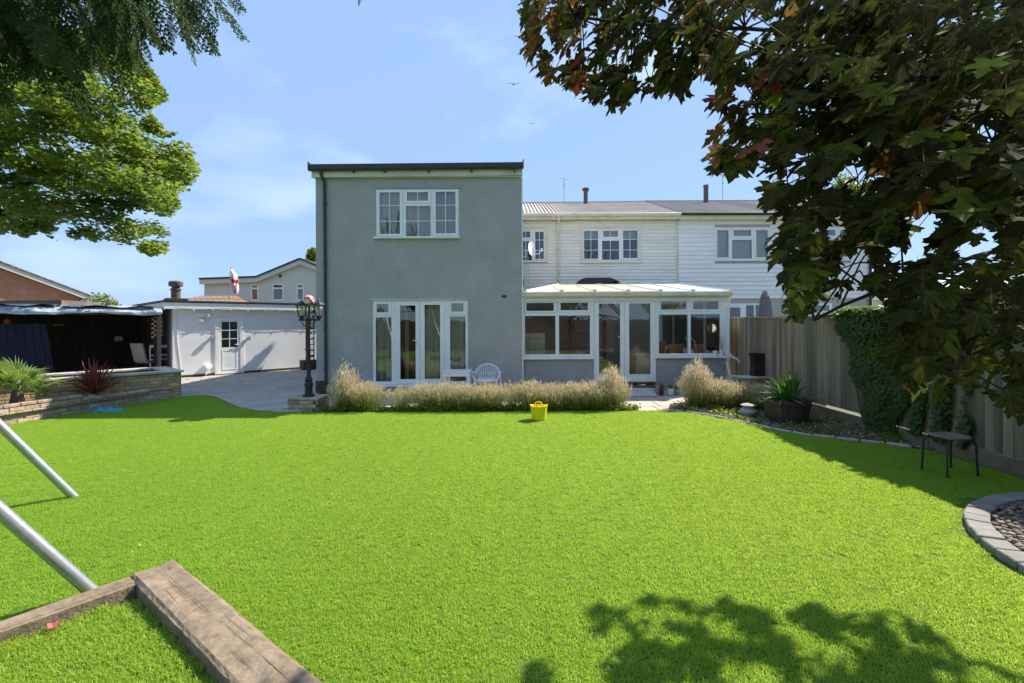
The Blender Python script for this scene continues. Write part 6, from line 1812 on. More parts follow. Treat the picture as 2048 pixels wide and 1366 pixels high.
# holes of sunlight in the shade
holes = [gpx(p) for p in ((1275, 1240), (1350, 1248), (1215, 1300), (1305, 1285), (1435, 1282), (1560, 1256), (1590, 1296), (1670, 1330), (1700, 1295), (1820, 1310), (1780, 1280))]
g = np.column_stack([B[:, 0]-B[:, 2]*SHX, B[:, 1]-B[:, 2]*SHY]); k = np.ones(len(B), bool)
for hh in holes: k &= np.linalg.norm(g-np.array(hh), axis=1) > .10
B = B[k]
gA = np.column_stack([A[:, 0]-A[:, 2]*SHX, A[:, 1]-A[:, 2]*SHY]); k = np.ones(len(A), bool)
for hh in holes: k &= np.linalg.norm(gA-np.array(hh), axis=1) > .09
A = A[k]
# rest of the crown, above and to the right of the view
m_ = 5200
d = rm.normal(size=(m_, 3)); d /= np.linalg.norm(d, axis=1)[:, None]; P = np.array([4.9, 3.4, 4.6])+d*(rm.random((m_, 1))**.4)*np.array([2.6, 2.6, 2.0])
q = proj(np.where(P[:, 1:2] > .3, P, np.array([[9, 1, 3]])))
k = shadow_ok(P) & ((q[:, 0] > 2080) | (q[:, 1] < -30)) & (P[:, 2] > 2.3) & (P[:, 0] > .8)
Cx = np.column_stack([P, rm.uniform(.13, .18, m_)])[k][:1100]
g2 = np.column_stack([rm.uniform(.03, .20, 26), rm.uniform(2.1, 2.44, 26)]); h2_ = rm.uniform(2.5, 3.3, 26)
B2 = np.column_stack([g2[:, 0]+h2_*SHX, g2[:, 1]+h2_*SHY, h2_, rm.uniform(.13, .17, 26)])
q2 = proj(B2[:, :3]); B2 = B2[inpoly(q2, MP)]
ALLL = np.concatenate([A, B, B2, Cx])
mt = thing('maple_tree', 'dark purple brown maple with large lobed leaves filling the upper right corner', 'tree', (TRK[0], TRK[1], 0))
moff = np.array(wloc(mt))
# which leaves show largest
q = proj(ALLL[:, :3]); dist = np.linalg.norm(ALLL[:, :3]-np.array([0, 0, HC]), axis=1)
inv = (q[:, 0] > 1000) & (q[:, 0] < 2080) & (q[:, 1] > -30) & (q[:, 1] < 900) & (ALLL[:, 1] > .5)
score = np.where(inv, ALLL[:, 3]/dist, 0)
order = np.argsort(-score); big = set(order[:290].tolist())
leaf_me = {}
ra = random.Random(12)
accU = []; accV = []; accF = []; accM = []; o_ = 0
for i, (x, y, z, s) in enumerate(ALLL):
    u = ra.random()
    left = q[i, 0] < 1180 or (q[i, 0] < 1460 and q[i, 1] > 240)
    rim_ = left or (1400 < q[i, 0] < 1560)
    if left and inv[i]: mi = 2 if u < .46 else (4 if u < .54 else (1 if u < .85 else 0))
    elif rim_ and inv[i]: mi = 2 if u < .10 else (4 if u < .12 else (1 if u < .5 else 0))
    else: mi = 3 if u < .022 else (2 if u < .045 else (1 if u < .38 else 0))
    si = ra.randrange(14)
    # blades hang: tip down and outward, upper face to the light
    hang = ra.uniform(.35, 1.35); az = math.atan2(y-TRK[1], x-TRK[0])+ra.uniform(-1.0, 1.0)
    td = Vector((math.cos(az)*math.cos(hang), math.sin(az)*math.cos(hang), -math.sin(hang)))
    nrm = Vector((math.cos(az)*math.sin(hang), math.sin(az)*math.sin(hang), math.cos(hang)))+Vector((ra.uniform(-.5, .5), ra.uniform(-.5, .5), ra.uniform(-.3, .3)))
    nrm = (nrm-td*nrm.dot(td)).normalized(); xd = td.cross(nrm)
    Mx = Matrix((xd, td, nrm)).transposed()
    if i in big:
        if (si, mi) not in leaf_me:
            v, f = shapes[si]; leaf_me[si, mi] = np_mesh('leaf', v, f, MM[mi]); put_uv(leaf_me[si, mi], v[:, :2], f)
        o = link('leaf', leaf_me[si, mi], mt, (x-moff[0], y-moff[1], z-moff[2])); o.rotation_euler = Mx.to_euler(); o.scale = (s*.68,)*3
    else:
        v, f = shapes[si]; accV.append((v*s*.68) @ np.array(Mx).T+np.array([x, y, z])-moff); accF.append(f+o_); accU.append(v[:, :2]); accM += [mi]*len(f); o_ += len(v)
me = np_mesh('foliage', np.concatenate(accV), np.concatenate(accF), MM, accM); put_uv(me, np.concatenate(accU), np.concatenate(accF)); o = link('foliage', me, mt); o['kind'] = 'stuff'
rr = random.Random(9)
bx, by = TRK
mb = MB(); mb.tube([(bx, by, 0), (bx-.03, by, .8), (bx-.1, by-.02, 1.6), (bx-.1, by, 2.6), (bx, by-.1, 4.2), (bx+.1, by, 5.8)], [.15, .12, .11, .09, .06, .02], 10); mb.build('trunk', m_bark, mt, smooth=True)
limbs = [((bx-.1, by, 1.9), [(3.5, 3.2, 3.15), (2.3, 2.9, 3.45), (.35, 2.65, 3.42)], .045), ((bx-.1, by, 1.6), [(3.4, 2.9, 2.25), (2.2, 2.3, 2.05), (1.25, 2.0, 1.75)], .035),
         ((bx-.1, by, 1.4), [(3.7, 2.9, 1.75), (2.8, 2.6, 1.72), (1.95, 2.35, 1.5)], .028), ((bx-.1, by, 2.1), [(3.6, 3.4, 3.0), (2.3, 3.0, 2.8), (1.35, 2.6, 2.75)], .04),
         ((bx-.1, by, 2.4), [(3.6, 4.0, 3.6), (2.9, 4.3, 4.2)], .04), ((bx, by, 2.7), [(4.0, 2.6, 3.5), (2.9, 1.9, 3.6)], .04), ((bx, by, 2.6), [(5.6, 3.0, 3.6), (6.4, 2.8, 4.2)], .04), ((bx, by, 2.5), [(5.3, 4.4, 3.6), (5.7, 5.1, 4.1)], .04), ((bx-.1, by, 1.8), [(3.0, 2.4, 2.4), (1.6, 1.9, 2.5)], .03)]
nodes = []
for st, way, r0 in limbs:
    mb = MB(); p = Vector(st); rad = r0
    for w in way:
        pts = limb(mb, p, w, rad, rad*.55, n=6, wob=.05, rr=rr); nodes += pts; p = pts[-1]; rad *= .55
    mb.build('bough', m_twig, mt)
mb = MB(); nd = np.array([list(p) for p in nodes])
pick = [i for i in range(len(ALLL)) if inv[i]]; rr.shuffle(pick)
for i in pick[:330]:
    p = ALLL[i, :3]; j = np.argmin(np.linalg.norm(nd-p, axis=1)); a = Vector(nd[j]); b = Vector(p)
    if (a-b).length > 1.3: continue
    mid = a.lerp(b, .5)+Vector((rr.uniform(-.05, .05), rr.uniform(-.05, .05), rr.uniform(0, .10)))
    mb.tube([a, mid, b], [.006, .004, .0025], 4, cap=False)
mb.build('twigs', m_twig, mt)['kind'] = 'stuff'

# ================================================================== DRY HEDGE
m_lav = bpy.data.materials.new('dry_lavender'); m_lav.use_nodes = True
n_, l_ = m_lav.node_tree.nodes, m_lav.node_tree.links
b_ = n_['Principled BSDF']; b_.inputs['Roughness'].default_value = .9; b_.inputs['Specular IOR Level'].default_value = .1
tcn = n_.new('ShaderNodeTexCoord'); sp = n_.new('ShaderNodeSeparateXYZ'); l_.new(tcn.outputs['Object'], sp.inputs[0])
nt = n_.new('ShaderNodeTexNoise'); nt.inputs['Scale'].default_value = 5; nt.inputs['Detail'].default_value = 4; l_.new(tcn.outputs['Object'], nt.inputs[0])
ma = n_.new('ShaderNodeMath'); ma.operation = 'MULTIPLY_ADD'; ma.inputs[1].default_value = .5; l_.new(nt.outputs[0], ma.inputs[0]); l_.new(sp.outputs[2], ma.inputs[2])
rmp = n_.new('ShaderNodeValToRGB'); cr = rmp.color_ramp
cr.elements[0].position = .26; cr.elements[0].color = (.16, .17, .05, 1)
cr.elements[1].position = .95; cr.elements[1].color = (.68, .58, .40, 1)
e = cr.elements.new(.40); e.color = (.26, .29, .06, 1)
e = cr.elements.new(.52); e.color = (.38, .37, .17, 1)
e = cr.elements.new(.66); e.color = (.55, .47, .29, 1)
l_.new(ma.outputs[0], rmp.inputs[0]); l_.new(rmp.outputs[0], b_.inputs['Base Color'])
tr_ = n_.new('ShaderNodeBsdfTranslucent'); l_.new(rmp.outputs[0], tr_.inputs[0]); mx_ = n_.new('ShaderNodeMixShader'); mx_.inputs[0].default_value = .35
l_.new(b_.outputs[0], mx_.inputs[1]); l_.new(tr_.outputs[0], mx_.inputs[2]); l_.new(mx_.outputs[0], n_['Material Output'].inputs[0])

def lavender_mesh(seed, n=420, w=.55, h=.55, cone=False):
    r = random.Random(seed); V = []; Fs = []; V2 = []; F2 = []
    def strip(Vl, Fl, pts, wd):
        k = len(Vl); 
        a = r.uniform(0, math.pi); s = Vector((math.cos(a), math.sin(a), 0))
        for i, p in enumerate(pts): q = wd*(1-.45*i/(len(pts)-1)); Vl.extend([p-s*q, p+s*q])
        for i in range(len(pts)-1): Fl.append((k+2*i, k+2*i+1, k+2*i+3, k+2*i+2))
    for i in range(n):
        a = r.uniform(0, TAU); e = r.random()**.8; out = w*.5*e
        L = h*(1-(.55 if cone else .22)*e**1.6)*r.uniform(.72, 1.08)
        b = Vector((math.cos(a)*out*.42, math.sin(a)*out*.42, 0)); tp = Vector((math.cos(a)*out+r.uniform(-.05, .05), math.sin(a)*out+r.uniform(-.05, .05), L))
        md = b.lerp(tp, .55)+Vector((r.uniform(-.03, .03)+math.cos(a)*out*.12, r.uniform(-.03, .03)+math.sin(a)*out*.12, -.02))
        strip(V, Fs, [b, md, tp], .0032)
        # side sprigs with dry flower spikes
        for j in range(3):
            u = r.uniform(.45, .95); p = md.lerp(tp, (u-.45)/.5); d = Vector((r.uniform(-.6, .6)+math.cos(a)*.3, r.uniform(-.6, .6)+math.sin(a)*.3, 1)).normalized()
            q = p+d*r.uniform(.04, .12); strip(V, Fs, [p, q], .0022); strip(V2, F2, [q, q+d*r.uniform(.02, .05)], r.uniform(.004, .008))
        d = (tp-md).normalized(); strip(V2, F2, [tp, tp+d*r.uniform(.03, .06)], .007)
        if r.random() < .5:
            # small leaves low down
            for j in range(3):
                p = b.lerp(md, r.uniform(.15, .8)); d = Vector((r.uniform(-1, 1), r.uniform(-1, 1), r.uniform(.1, .8))).normalized(); strip(V, Fs, [p, p+d*.03, p+d*.055], .0065)
    out = []
    for nm, v, f in (('stems', V, Fs), ('seed_heads', V2, F2)):
        out.append(np_mesh(nm, np.array([tuple(x) for x in v]), np.array(f), m_lav))
    return out
lavs = {'a': lavender_mesh(1, 460, .86, .50), 'b': lavender_mesh(2, 400, .78, .47), 'c': lavender_mesh(3, 170, .72, .46), 't': lavender_mesh(4, 430, .70, .86, True), 'u': lavender_mesh(5, 400, .74, .80, True)}
GH = 'dried lavender bushes edging the patio'
hed = [(690, 't', 9.62, 'tallest dry bush of the patio hedge, a rounded cone beside the lamp plinth'), (733, 'a', 9.6, 'dry beige bush leaning against the tall cone at the left end of the hedge'),
       (803, 'c', 9.6, 'thin gappy dry bush below the left patio door sidelight'), (851, 'b', 9.6, 'dry bush in front of the closed right leaf of the patio doors'), (893, 'a', 9.62, 'dry bush in front of the left end of the white garden table'),
       (934, 'b', 9.6, 'greenish dry bush in front of the right end of the white garden table'), (976, 'a', 9.6, 'dry bush in front of the white wicker armchair'), (1020, 'c', 9.62, 'sparse open dry bush just right of the wicker armchair'),
       (1062, 'b', 9.6, 'dry bush directly behind the yellow bucket'), (1104, 'a', 9.6, 'dry bush below the middle of the left conservatory window'), (1146, 'b', 9.6, 'dry bush below the right end of the left conservatory window'), (1184, 'a', 9.6, 'dry bush with green base tucked against the tall right end bush'),
       (1224, 'u', 9.62, 'tall dry bush ending the hedge, in front of the conservatory doors')]
hed2 = [(1394, 't', 9.75, 'tall feathery dry bush right of the paving gap in front of the dwarf wall'), (1440, 'b', 9.65, 'low dry bush right beside the tall feathery one'), (1487, 'a', 9.6, 'low shaded dry bush behind the round stone pot'), (1530, 'b', 9.4, 'dim dry bush at the left of the barrel planter')]
for i, (px, kd, Y, lb) in enumerate(hed+hed2):
    t = thing('lavender_bush', lb, 'bush', (wX(px, Y), Y, .005), group=GH if i < 13 else 'dried lavender bushes in the pebble border')
    s = random.uniform(.88, 1.1)
    for me in lavs[kd]:
        o = link(me.name, me, t); o['kind'] = 'stuff'; o.rotation_euler.z = random.uniform(0, TAU); o.scale = (s, s, s*random.uniform(.95, 1.06))

# small leafy weeds along the hedge foot
def weeds():
    P = []; 
    for k in range(800):
        if random.random() < .75: c = (random.uniform(-3.7, 2.4), random.uniform(9.32, 9.5))
        else: c = (random.uniform(3.2, 5.6), random.uniform(6.8, 9.9)); 
        if c[0] > 3 and not inpoly([c], BORDER)[0]: continue
        for j in range(14): P.append((c[0]+random.gauss(0, .06), c[1]+random.gauss(0, .03), .02+abs(random.gauss(0, .045))))
    P = np.array(P); V, Fq = scatter(leaf6_v, leaf6_f, P, rand_rot(len(P)), rng.uniform(.02, .05, len(P)))
    tag(link('weeds', np_mesh('weeds', V, Fq, m_oakA)), 'low green weeds along the foot of the dry hedge and border', 'weeds', kind='stuff')
weeds()

# ================================================================== GARDEN OBJECTS
# lamp post on brick plinth
Yp = 9.72; Xp = wX(617, Yp)
pn = thing('lamp_plinth', 'square plinth of old bricks carrying the lamp post', 'plinth', (Xp, Yp, 0))
hw = .30
for (a, b) in (((Xp-hw, Yp-hw+.02), (Xp+hw, Yp-hw+.02)), ((Xp+hw, Yp-hw+.02), (Xp+hw, Yp+hw))):
    brickrun(pn, a, b, 0, 3, m_brickP, seed=5)
mb = MB(); mb.box(Xp-hw, Xp+hw-.105, Yp-hw+.13, Yp+hw, 0, .222); mb.build('core', m_mortar, pn)
for i in range(3): MB().cbox(Xp-hw+i*.203, Xp-hw+i*.203+.195, Yp-hw+.02, Yp+hw, .226, .262, .006).build('capping_brick', m_brickP, pn)
lp = thing('lamp_post', 'black victorian style twin lantern post standing on the brick plinth', 'lamp post', (Xp, Yp, .262))
z0 = .262
mb = MB(); mb.lathe([(.115, 0), (.115, .03), (.075, .06), (.07, .20), (.085, .22), (.085, .26), (.06, .30), (.075, .34), (.05, .40), (.04, .44), (.036, .9), (.048, .92), (.048, .95), (.034, .97), (.030, 1.35), (.045, 1.37), (.03, 1.42), (.045, 1.50), (.055, 1.56), (.03, 1.58)], (Xp, Yp, z0), 14)
mb.build('post', m_black, lp, smooth=True)
zc = wZ(638, Yp)
mb = MB(); mb.cbox(Xp-.20, Xp+.24, Yp-.018, Yp+.018, zc-.02, zc+.02, .006); mb.tube([(Xp, Yp, z0+1.5), (Xp, Yp, zc)], .02, 8)
for s in (-1, 1): mb.tube([(Xp, Yp, zc-.14), (Xp+s*.09, Yp, zc-.12), (Xp+s*.14, Yp, zc-.03)], .010, 5)
mb.build('crossarm', m_black, lp)
m_lglass = glassmat('lantern_glass', tint=(.80, .86, .76), boost=2.5)
for s, px in ((-1, 603.5), (1, 637.5)):
    X = wX(px, Yp); zb_ = wZ(631, Yp)
    mb = MB(); mb.lathe([(.03, -.05), (.05, -.03), (.065, 0), (.065, .012)], (X, Yp, zb_), 6)
    mb.lathe([(.125, .215), (.13, .235), (.07, .285), (.03, .30), (.02, .33), (.006, .36)], (X, Yp, zb_), 6)
    for k in range(6):
        a = TAU*k/6; mb.tube([(X+.062*math.cos(a), Yp+.062*math.sin(a), zb_+.01), (X+.105*math.cos(a), Yp+.105*math.sin(a), zb_+.215)], .007, 4)
    ln = mb.build('lantern', m_black, lp)
    mb = MB(); mb.add([(X+.058*math.cos(TAU*k/6), Yp+.058*math.sin(TAU*k/6), zb_+.014) for k in range(6)]+[(X+.10*math.cos(TAU*k/6), Yp+.10*math.sin(TAU*k/6), zb_+.213) for k in range(6)], [(k, (k+1) % 6, 6+(k+1) % 6, 6+k) for k in range(6)])
    mb.build('lantern_glass', m_lglass, ln)
    mb = MB(); mb.lathe([(.015, 0), (.028, .06), (.015, .10)], (X, Yp, zb_+.03), 8); mb.build('bulb', m_white, ln, smooth=True)
# ball stuck between the lanterns: white with red patches, flat print
mball = bpy.data.materials.new('printed_ball'); mball.use_nodes = True
nn, ll = mball.node_tree.nodes, mball.node_tree.links; bb = nn['Principled BSDF']; bb.inputs['Roughness'].default_value = .4
tcc = nn.new('ShaderNodeTexCoord'); vo = nn.new('ShaderNodeTexVoronoi'); vo.inputs['Scale'].default_value = 11; ll.new(tcc.outputs['Object'], vo.inputs[0])
rp2 = nn.new('ShaderNodeValToRGB'); rp2.color_ramp.interpolation = 'CONSTANT'; rp2.color_ramp.elements[0].color = (.55, .10, .10, 1); rp2.color_ramp.elements[1].position = .42; rp2.color_ramp.elements[1].color = (.75, .62, .58, 1)
ll.new(vo.outputs['Distance'], rp2.inputs[0]); ll.new(rp2.outputs[0], bb.inputs['Base Color'])
bm = bmesh.new(); bmesh.ops.create_uvsphere(bm, u_segments=24, v_segments=16, radius=.105); me = bpy.data.meshes.new('ball'); bm.to_mesh(me); bm.free(); me.materials.append(mball)
me.polygons.foreach_set('use_smooth', [True]*len(me.polygons))
o = link('ball', me, None, (wX(619, Yp), Yp-.02, wZ(598.5, Yp))); tag(o, 'pink and white ball wedged between the two lanterns of the lamp post', 'ball')
mb = MB(); mb.tube([(Xp, Yp, zc), (Xp+.01, Yp, zc+.1), (Xp+.02, Yp-.01, wZ(606, Yp))], .02, 6); mb.build('finial', m_black, lp)

# white table and chair
Yt_ = 11.35
t = thing('garden_table', 'small white slatted garden table in front of the right patio sidelight', 'table', (wX(916, Yt_), Yt_, 0))
xa, xb = wX(888, Yt_), wX(942, Yt_); zt_ = wZ(740, Yt_)
for k in range(5): MB().cbox(xa, xb, Yt_-.25+k*.105, Yt_-.25+k*.105+.095, zt_-.025, zt_, .004).build('slat', m_white, t)
MB().plate(xa+.02, xb-.02, zt_-.12, zt_-.027, [], Yt_-.235, Yt_-.215).build('apron', m_white, t)
MB().plate(xa+.02, xb-.02, zt_-.12, zt_-.027, [], Yt_+.235, Yt_+.255).build('apron', m_white, t)
for x in (xa+.02, xb-.07):
    for y_ in (Yt_-.21, Yt_+.185): MB().cbox(x, x+.05, y_, y_+.05, .012, zt_-.026, .005).build('leg', m_white, t)
ct = thing('wicker_armchair', 'white round backed cane armchair by the grey wall', 'chair', (wX(972, 11.4), 11.4, 0))
X0 = wX(970, 11.4); Y0 = 11.45
mb = MB(); 
def arc(u): 
    a = math.pi*(u); return Vector((X0+.05+.30*math.cos(a), Y0+.18-.10*abs(math.cos(a))**2, .42+.31*math.sin(a)**.8))
hoop = [arc(u/16) for u in range(17)]
mb.tube([hoop[0]+Vector((0, -.1, -.38))]+hoop+[hoop[-1]+Vector((0, -.1, -.38))], .017, 7); mb.build('back_hoop', m_white, ct, smooth=True)
for k in range(2, 15):
    p = hoop[k]; q = Vector((X0+.02+.17*math.cos(math.pi*k/16), Y0+.12, .36)); mb = MB(); mb.tube([p, q], .009, 5); mb.build('spindle', m_white, ct)
mb = MB(); mb.lathe([(.24, .34), (.27, .36), (.27, .385), (.23, .40)], (X0+.02, Y0-.05, 0), 20, 1, .9); mb.build('seat', m_white, ct, smooth=True)
mb = MB(); rp_ = [(X0+.02+.235*math.cos(TAU*k/20), Y0+.02+.09*math.sin(TAU*k/20), .54) for k in range(3, 8)]; mb.tube([(X0+.24, Y0+.08, .52), (X0+.15, Y0+.14, .52), (X0, Y0+.15, .52), (X0-.15, Y0+.14, .52)], .008, 5); mb.build('back_ring', m_white, ct)
for s in (-1, 1):
    mb = MB(); mb.tube([(X0+.05+s*.30, Y0+.05, .56), (X0+.03+s*.34, Y0-.08, .57), (X0+.02+s*.31, Y0-.22, .50), (X0+.02+s*.25, Y0-.26, .38), (X0+.02+s*.27, Y0-.27, .02)], .017, 7); mb.build('armrest', m_white, ct, smooth=True)
    mb = MB(); mb.tube([(X0+.02+s*.2, Y0+.12, .36), (X0+.02+s*.24, Y0+.2, .02)], .016, 6); mb.build('leg', m_white, ct)

# yellow bucket
Yb = 8.5; X = wX(1077, Yb)
bt = thing('flexible_bucket', 'yellow flexible plastic bucket on the lawn in front of the hedge', 'bucket', (X, Yb, .02))
mb = MB(); N = 28
prof = [(.118, 0), (.128, .06), (.143, .17), (.155, .235), (.158, .240), (.150, .240), (.138, .17), (.112, .012)]
vs = []; fs = []
for i, (r_, z) in enumerate(prof):
    for k in range(N):
        a = TAU*k/N; lift = (.022*abs(math.cos(a))**6 if i in (3, 4, 5) else 0)
        vs.append((X+r_*math.cos(a), Yb+r_*math.sin(a), .03+z+lift))
for i in range(len(prof)-1):
    for k in range(N): fs.append((i*N+k, i*N+(k+1) % N, (i+1)*N+(k+1) % N, (i+1)*N+k))
fs.append(tuple(range(N))[::-1]); fs.append(tuple((len(prof)-1)*N+k for k in range(N)))
mb.add(vs, fs); mb.build('tub', m_yellow, bt, smooth=True)
for s in (-1, 1):
    mb = MB(); mb.tube([(X-.06, Yb+s*.146, .265), (X-.055, Yb+s*.15, .30), (X, Yb+s*.152, .315), (X+.055, Yb+s*.15, .30), (X+.06, Yb+s*.146, .265)], .010, 6); mb.build('handle', m_yellow, bt, smooth=True)

# half barrel with spiky plant
Yq = 8.35; X = wX(1573, Yq)
ba = thing('half_barrel', 'dark oak half barrel planter by the fence in the pebble border', 'planter', (X, Yq, 0))
ns = 22
m_stave = M('oak_stave', (.12, .075, .05), (.07, .045, .03), scale=6, rough=.85, rnd=.2, bump=.4, stretch=(3, 3, .4), dirt=(.16, .14, .08), damt=.5)
for k in range(ns):
    a0, a1 = TAU*k/ns+.008, TAU*(k+1)/ns-.008; mb = MB(); vs = []
    for (r_, z) in ((.30, .0), (.345, .2), (.37, .38)):
        for (a, q) in ((a0, 0), (a1, 0), (a1, -.025), (a0, -.025)): vs.append((X+(r_+q)*math.cos(a), Yq+(r_+q)*math.sin(a), z+.01))
    fs = [(0, 1, 2, 3), (8, 11, 10, 9)]
    for i in (0, 4):
        for j in range(4): fs.append((i+j, i+(j+1) % 4, i+4+(j+1) % 4, i+4+j))
    mb.add(vs, fs); mb.build('stave', m_stave if k % 3 else m_brown, ba)
for z, r_ in ((.09, .326), (.29, .365)):
    mb = MB(); n = 40; vs = [(X+(r_+dq)*math.cos(TAU*k/n), Yq+(r_+dq)*math.sin(TAU*k/n), z+zz) for (dq, zz) in ((0, 0), (.008, 0), (.014, .04), (.006, .04)) for k in range(n)]
    fs = [(i*n+k, i*n+(k+1) % n, ((i+1) % 4)*n+(k+1) % n, ((i+1) % 4)*n+k) for i in range(4) for k in range(n)]; mb.add(vs, fs); mb.build('hoop', m_darktrim, ba)
mb = MB(); mb.lathe([(.335, .30), (.335, .33), (.1, .345)], (X, Yq, 0), 20); mb.build('soil', m_soil, ba)
m_spike = leafmat('green_spiky_leaf', (.045, .11, .025), (.08, .18, .03), (.09, .19, .03), (.18, .34, .05), trans=.35, scale=5)
sp_ = swords('green_cordyline', 'green spiky plant with long arching leaves growing in the half barrel', 'plant', (X+.06, Yq, .33), 85, .60, .014, m_spike, 15, emin=.15, curve=.35, base_h=.02)
swords('', '', '', (X-.15, Yq-.02, .33), 45, .42, .011, m_spike, 16, emin=.1, curve=.4, parent=sp_, base_h=.02)
swords('', '', '', (X-.05, Yq-.02, .33), 10, .5, .009, m_dead, 17, emin=-.05, emax=.4, curve=.3, part='dead_leaf', parent=sp_, base_h=.05)
# round stone pot
X = wX(1496, 8.72); mb = MB()
mb.lathe([(.08, 0), (.135, .05), (.15, .10), (.125, .15), (.085, .17), (.085, .185), (.125, .20), (.13, .215), (.09, .235), (.04, .235)], (X, 8.72, .012), 24)
tag(mb.build('stone_pot', M('weathered_stone', (.42, .40, .36), (.30, .29, .26), scale=8, rough=.9, bump=.5), smooth=True), 'squat round stone pot with a lid at the lawn edge of the border', 'pot')

# things on the patio by the fence
Yk = 11.0
t = thing('patio_bench_top', 'pale low garden table half hidden behind the border bushes', 'table', (wX(1510, Yk), Yk, 0))
MB().cbox(wX(1466, Yk), wX(1562, Yk), Yk-.35, Yk+.1, .46, .50, .01).build('tabletop', m_cope, t)
for x in (wX(1474, Yk), wX(1548, Yk)):
    for y_ in (Yk-.3, Yk): MB().box(x, x+.05, y_, y_+.05, 0, .459).build('leg', m_cope, t)
m_dk = M('dark_cover_cloth', (.035, .022, .024), (.022, .014, .015), rough=.9)
X = wX(1519, Yk); mb = MB()
pr = [(.235, .50), (.225, .60), (.205, .75), (.215, .88), (.245, .985), (.25, 1.02)]
poly = [(X-w, z) for w, z in pr]+[(X+w*.96, z-.015) for w, z in pr[::-1]]
mb.prismY(poly, Yk-.18, Yk+.02); o = mb.build('covered_chair_back', m_dk, bevel=.01); o.name = 'draped_stand'; tag(o, 'dark brown draped stand with pinched sides on the pale low table', 'stand')
# small potted plants at the step
def smallpot(px, Y, r_, h, mat, lb, leafm, nl, ll_):
    X = wX(px, Y); t = thing('flower_pot', lb, 'plant pot', (X, Y, .005), group='small pots by the conservatory step')
    mb = MB(); mb.lathe([(r_*.72, 0), (r_, h*.85), (r_*1.06, h*.86), (r_*1.06, h), (r_*.9, h), (r_*.8, h*.6)], (X, Y, .006), 16); mb.build('pot', mat, t, smooth=True)
    P = np.array([(X+random.gauss(0, r_*.5), Y+random.gauss(0, r_*.5), h+abs(random.gauss(ll_*.5, ll_*.4))) for _ in range(nl)])
    V, Fq = scatter(leaf6_v, leaf6_f, P-np.array([X, Y, .005]), rand_rot(nl), rng.uniform(.02, .045, nl)); link('foliage', np_mesh('foliage', V, Fq, leafm), t)
    mb = MB()
    for p in P[:12]: mb.tube([(X, Y, h*.7), tuple(p)], .003, 3)
    mb.build('stems', m_twig, t)
m_pink = leafmat('pink_flower', (.35, .07, .10), (.4, .1, .14), (.2, .12, .04), (.3, .15, .06), trans=.3)
smallpot(1322, 11.35, .06, .10, m_brown, 'dark pot with reddish pink flowers right of the doorstep', m_pink, 130, .16)
smallpot(1340, 11.4, .085, .15, m_white, 'largest white pot right of the doorstep with thin foliage', m_oakA, 40, .12)
smallpot(1353, 11.45, .06, .11, m_steel, 'small grey pot between the white pots by the dwarf wall', m_oakA, 30, .10)
smallpot(1366, 11.5, .075, .10, m_white, 'low white pot farthest right by the conservatory dwarf wall', m_oakA, 20, .06)

# stool
st = thing('stool', 'low brown stool with bent dark metal legs standing in the fence shade', 'stool', (4.93, 5.46, 0))
cx_, cy_ = 4.93, 5.46; ang = .12
def rp3(dx_, dy_, z): return (cx_+dx_*math.cos(ang)-dy_*math.sin(ang), cy_+dx_*math.sin(ang)+dy_*math.cos(ang), z)
mb = MB(); n = 28; vs = []; fs = []
def sq(k, r_): a = TAU*k/n; c, s = math.cos(a), math.sin(a); q = (abs(c)**3.2+abs(s)**3.2)**(-1/3.2); return c*q*r_, s*q*r_
for (r_, z) in ((.155, .420), (.165, .425), (.165, .440), (.158, .446), (.08, .437), (.001, .434)):
    for k in range(n): x, y_ = sq(k, r_); vs.append(rp3(x, y_, z+.06*(x*x)*4))
for i in range(5):
    for k in range(n): fs.append((i*n+k, i*n+(k+1) % n, (i+1)*n+(k+1) % n, (i+1)*n+k))
fs.append(tuple(range(n))[::-1]); mb.add(vs, fs); mb.build('seat', m_stoolseat, st, smooth=True)
for sx in (-1, 1):
    for sy in (-1, 1):
        mb = MB(); mb.tube([rp3(sx*.05, sy*.10, .414), rp3(sx*.13, sy*.12, .412), rp3(sx*.165, sy*.13, .395), rp3(sx*.18, sy*.137, .35), rp3(sx*.19, sy*.145, .03), rp3(sx*.191, sy*.146, .014)], .0115, 8); lg = mb.build('leg', m_black, st, smooth=True)
        mb = MB(); a = rp3(sx*.191, sy*.146, .014); mb.tube([a, (a[0], a[1], .04)], .015, 8); mb.build('foot_cap', m_black, lg)

# swing frame, only two legs reach into the picture
sw = thing('swing_frame', 'galvanised steel swing frame whose two legs slant into the left of the picture', 'swing', (-4, 3, 0))
B1, B2 = Vector((-4.37, 4.85, -.02)), Vector((-2.66, 3.11, -.02)); ln_ = Vector((-.7, -.7, 0)); s_ = 1.42; hz_ = 2.2
bar = []
for B in (B1, B2):
    top = B+ln_*s_+Vector((0, 0, hz_)); bar.append(top)
    mb = MB(); mb.tube([B, B+(top-B)*.5, top], .037, 16); mb.build('leg', m_steel, sw, smooth=True)
    far = B+ln_*2*s_; mb = MB(); mb.tube([far, top], .037, 16); mb.build('leg', m_steel, sw, smooth=True)
d = (bar[1]-bar[0]).normalized(); mb = MB(); mb.tube([bar[0]-d*.08+Vector((0, 0, .03)), bar[1]+d*.08+Vector((0, 0, .03))], .04, 16); mb.build('top_bar', m_steel, sw, smooth=True)
for B in bar: mb = MB(); mb.lathe([(.055, -.06), (.06, 0), (.055, .09)], tuple(B), 12); mb.build('joint', m_steel, sw)

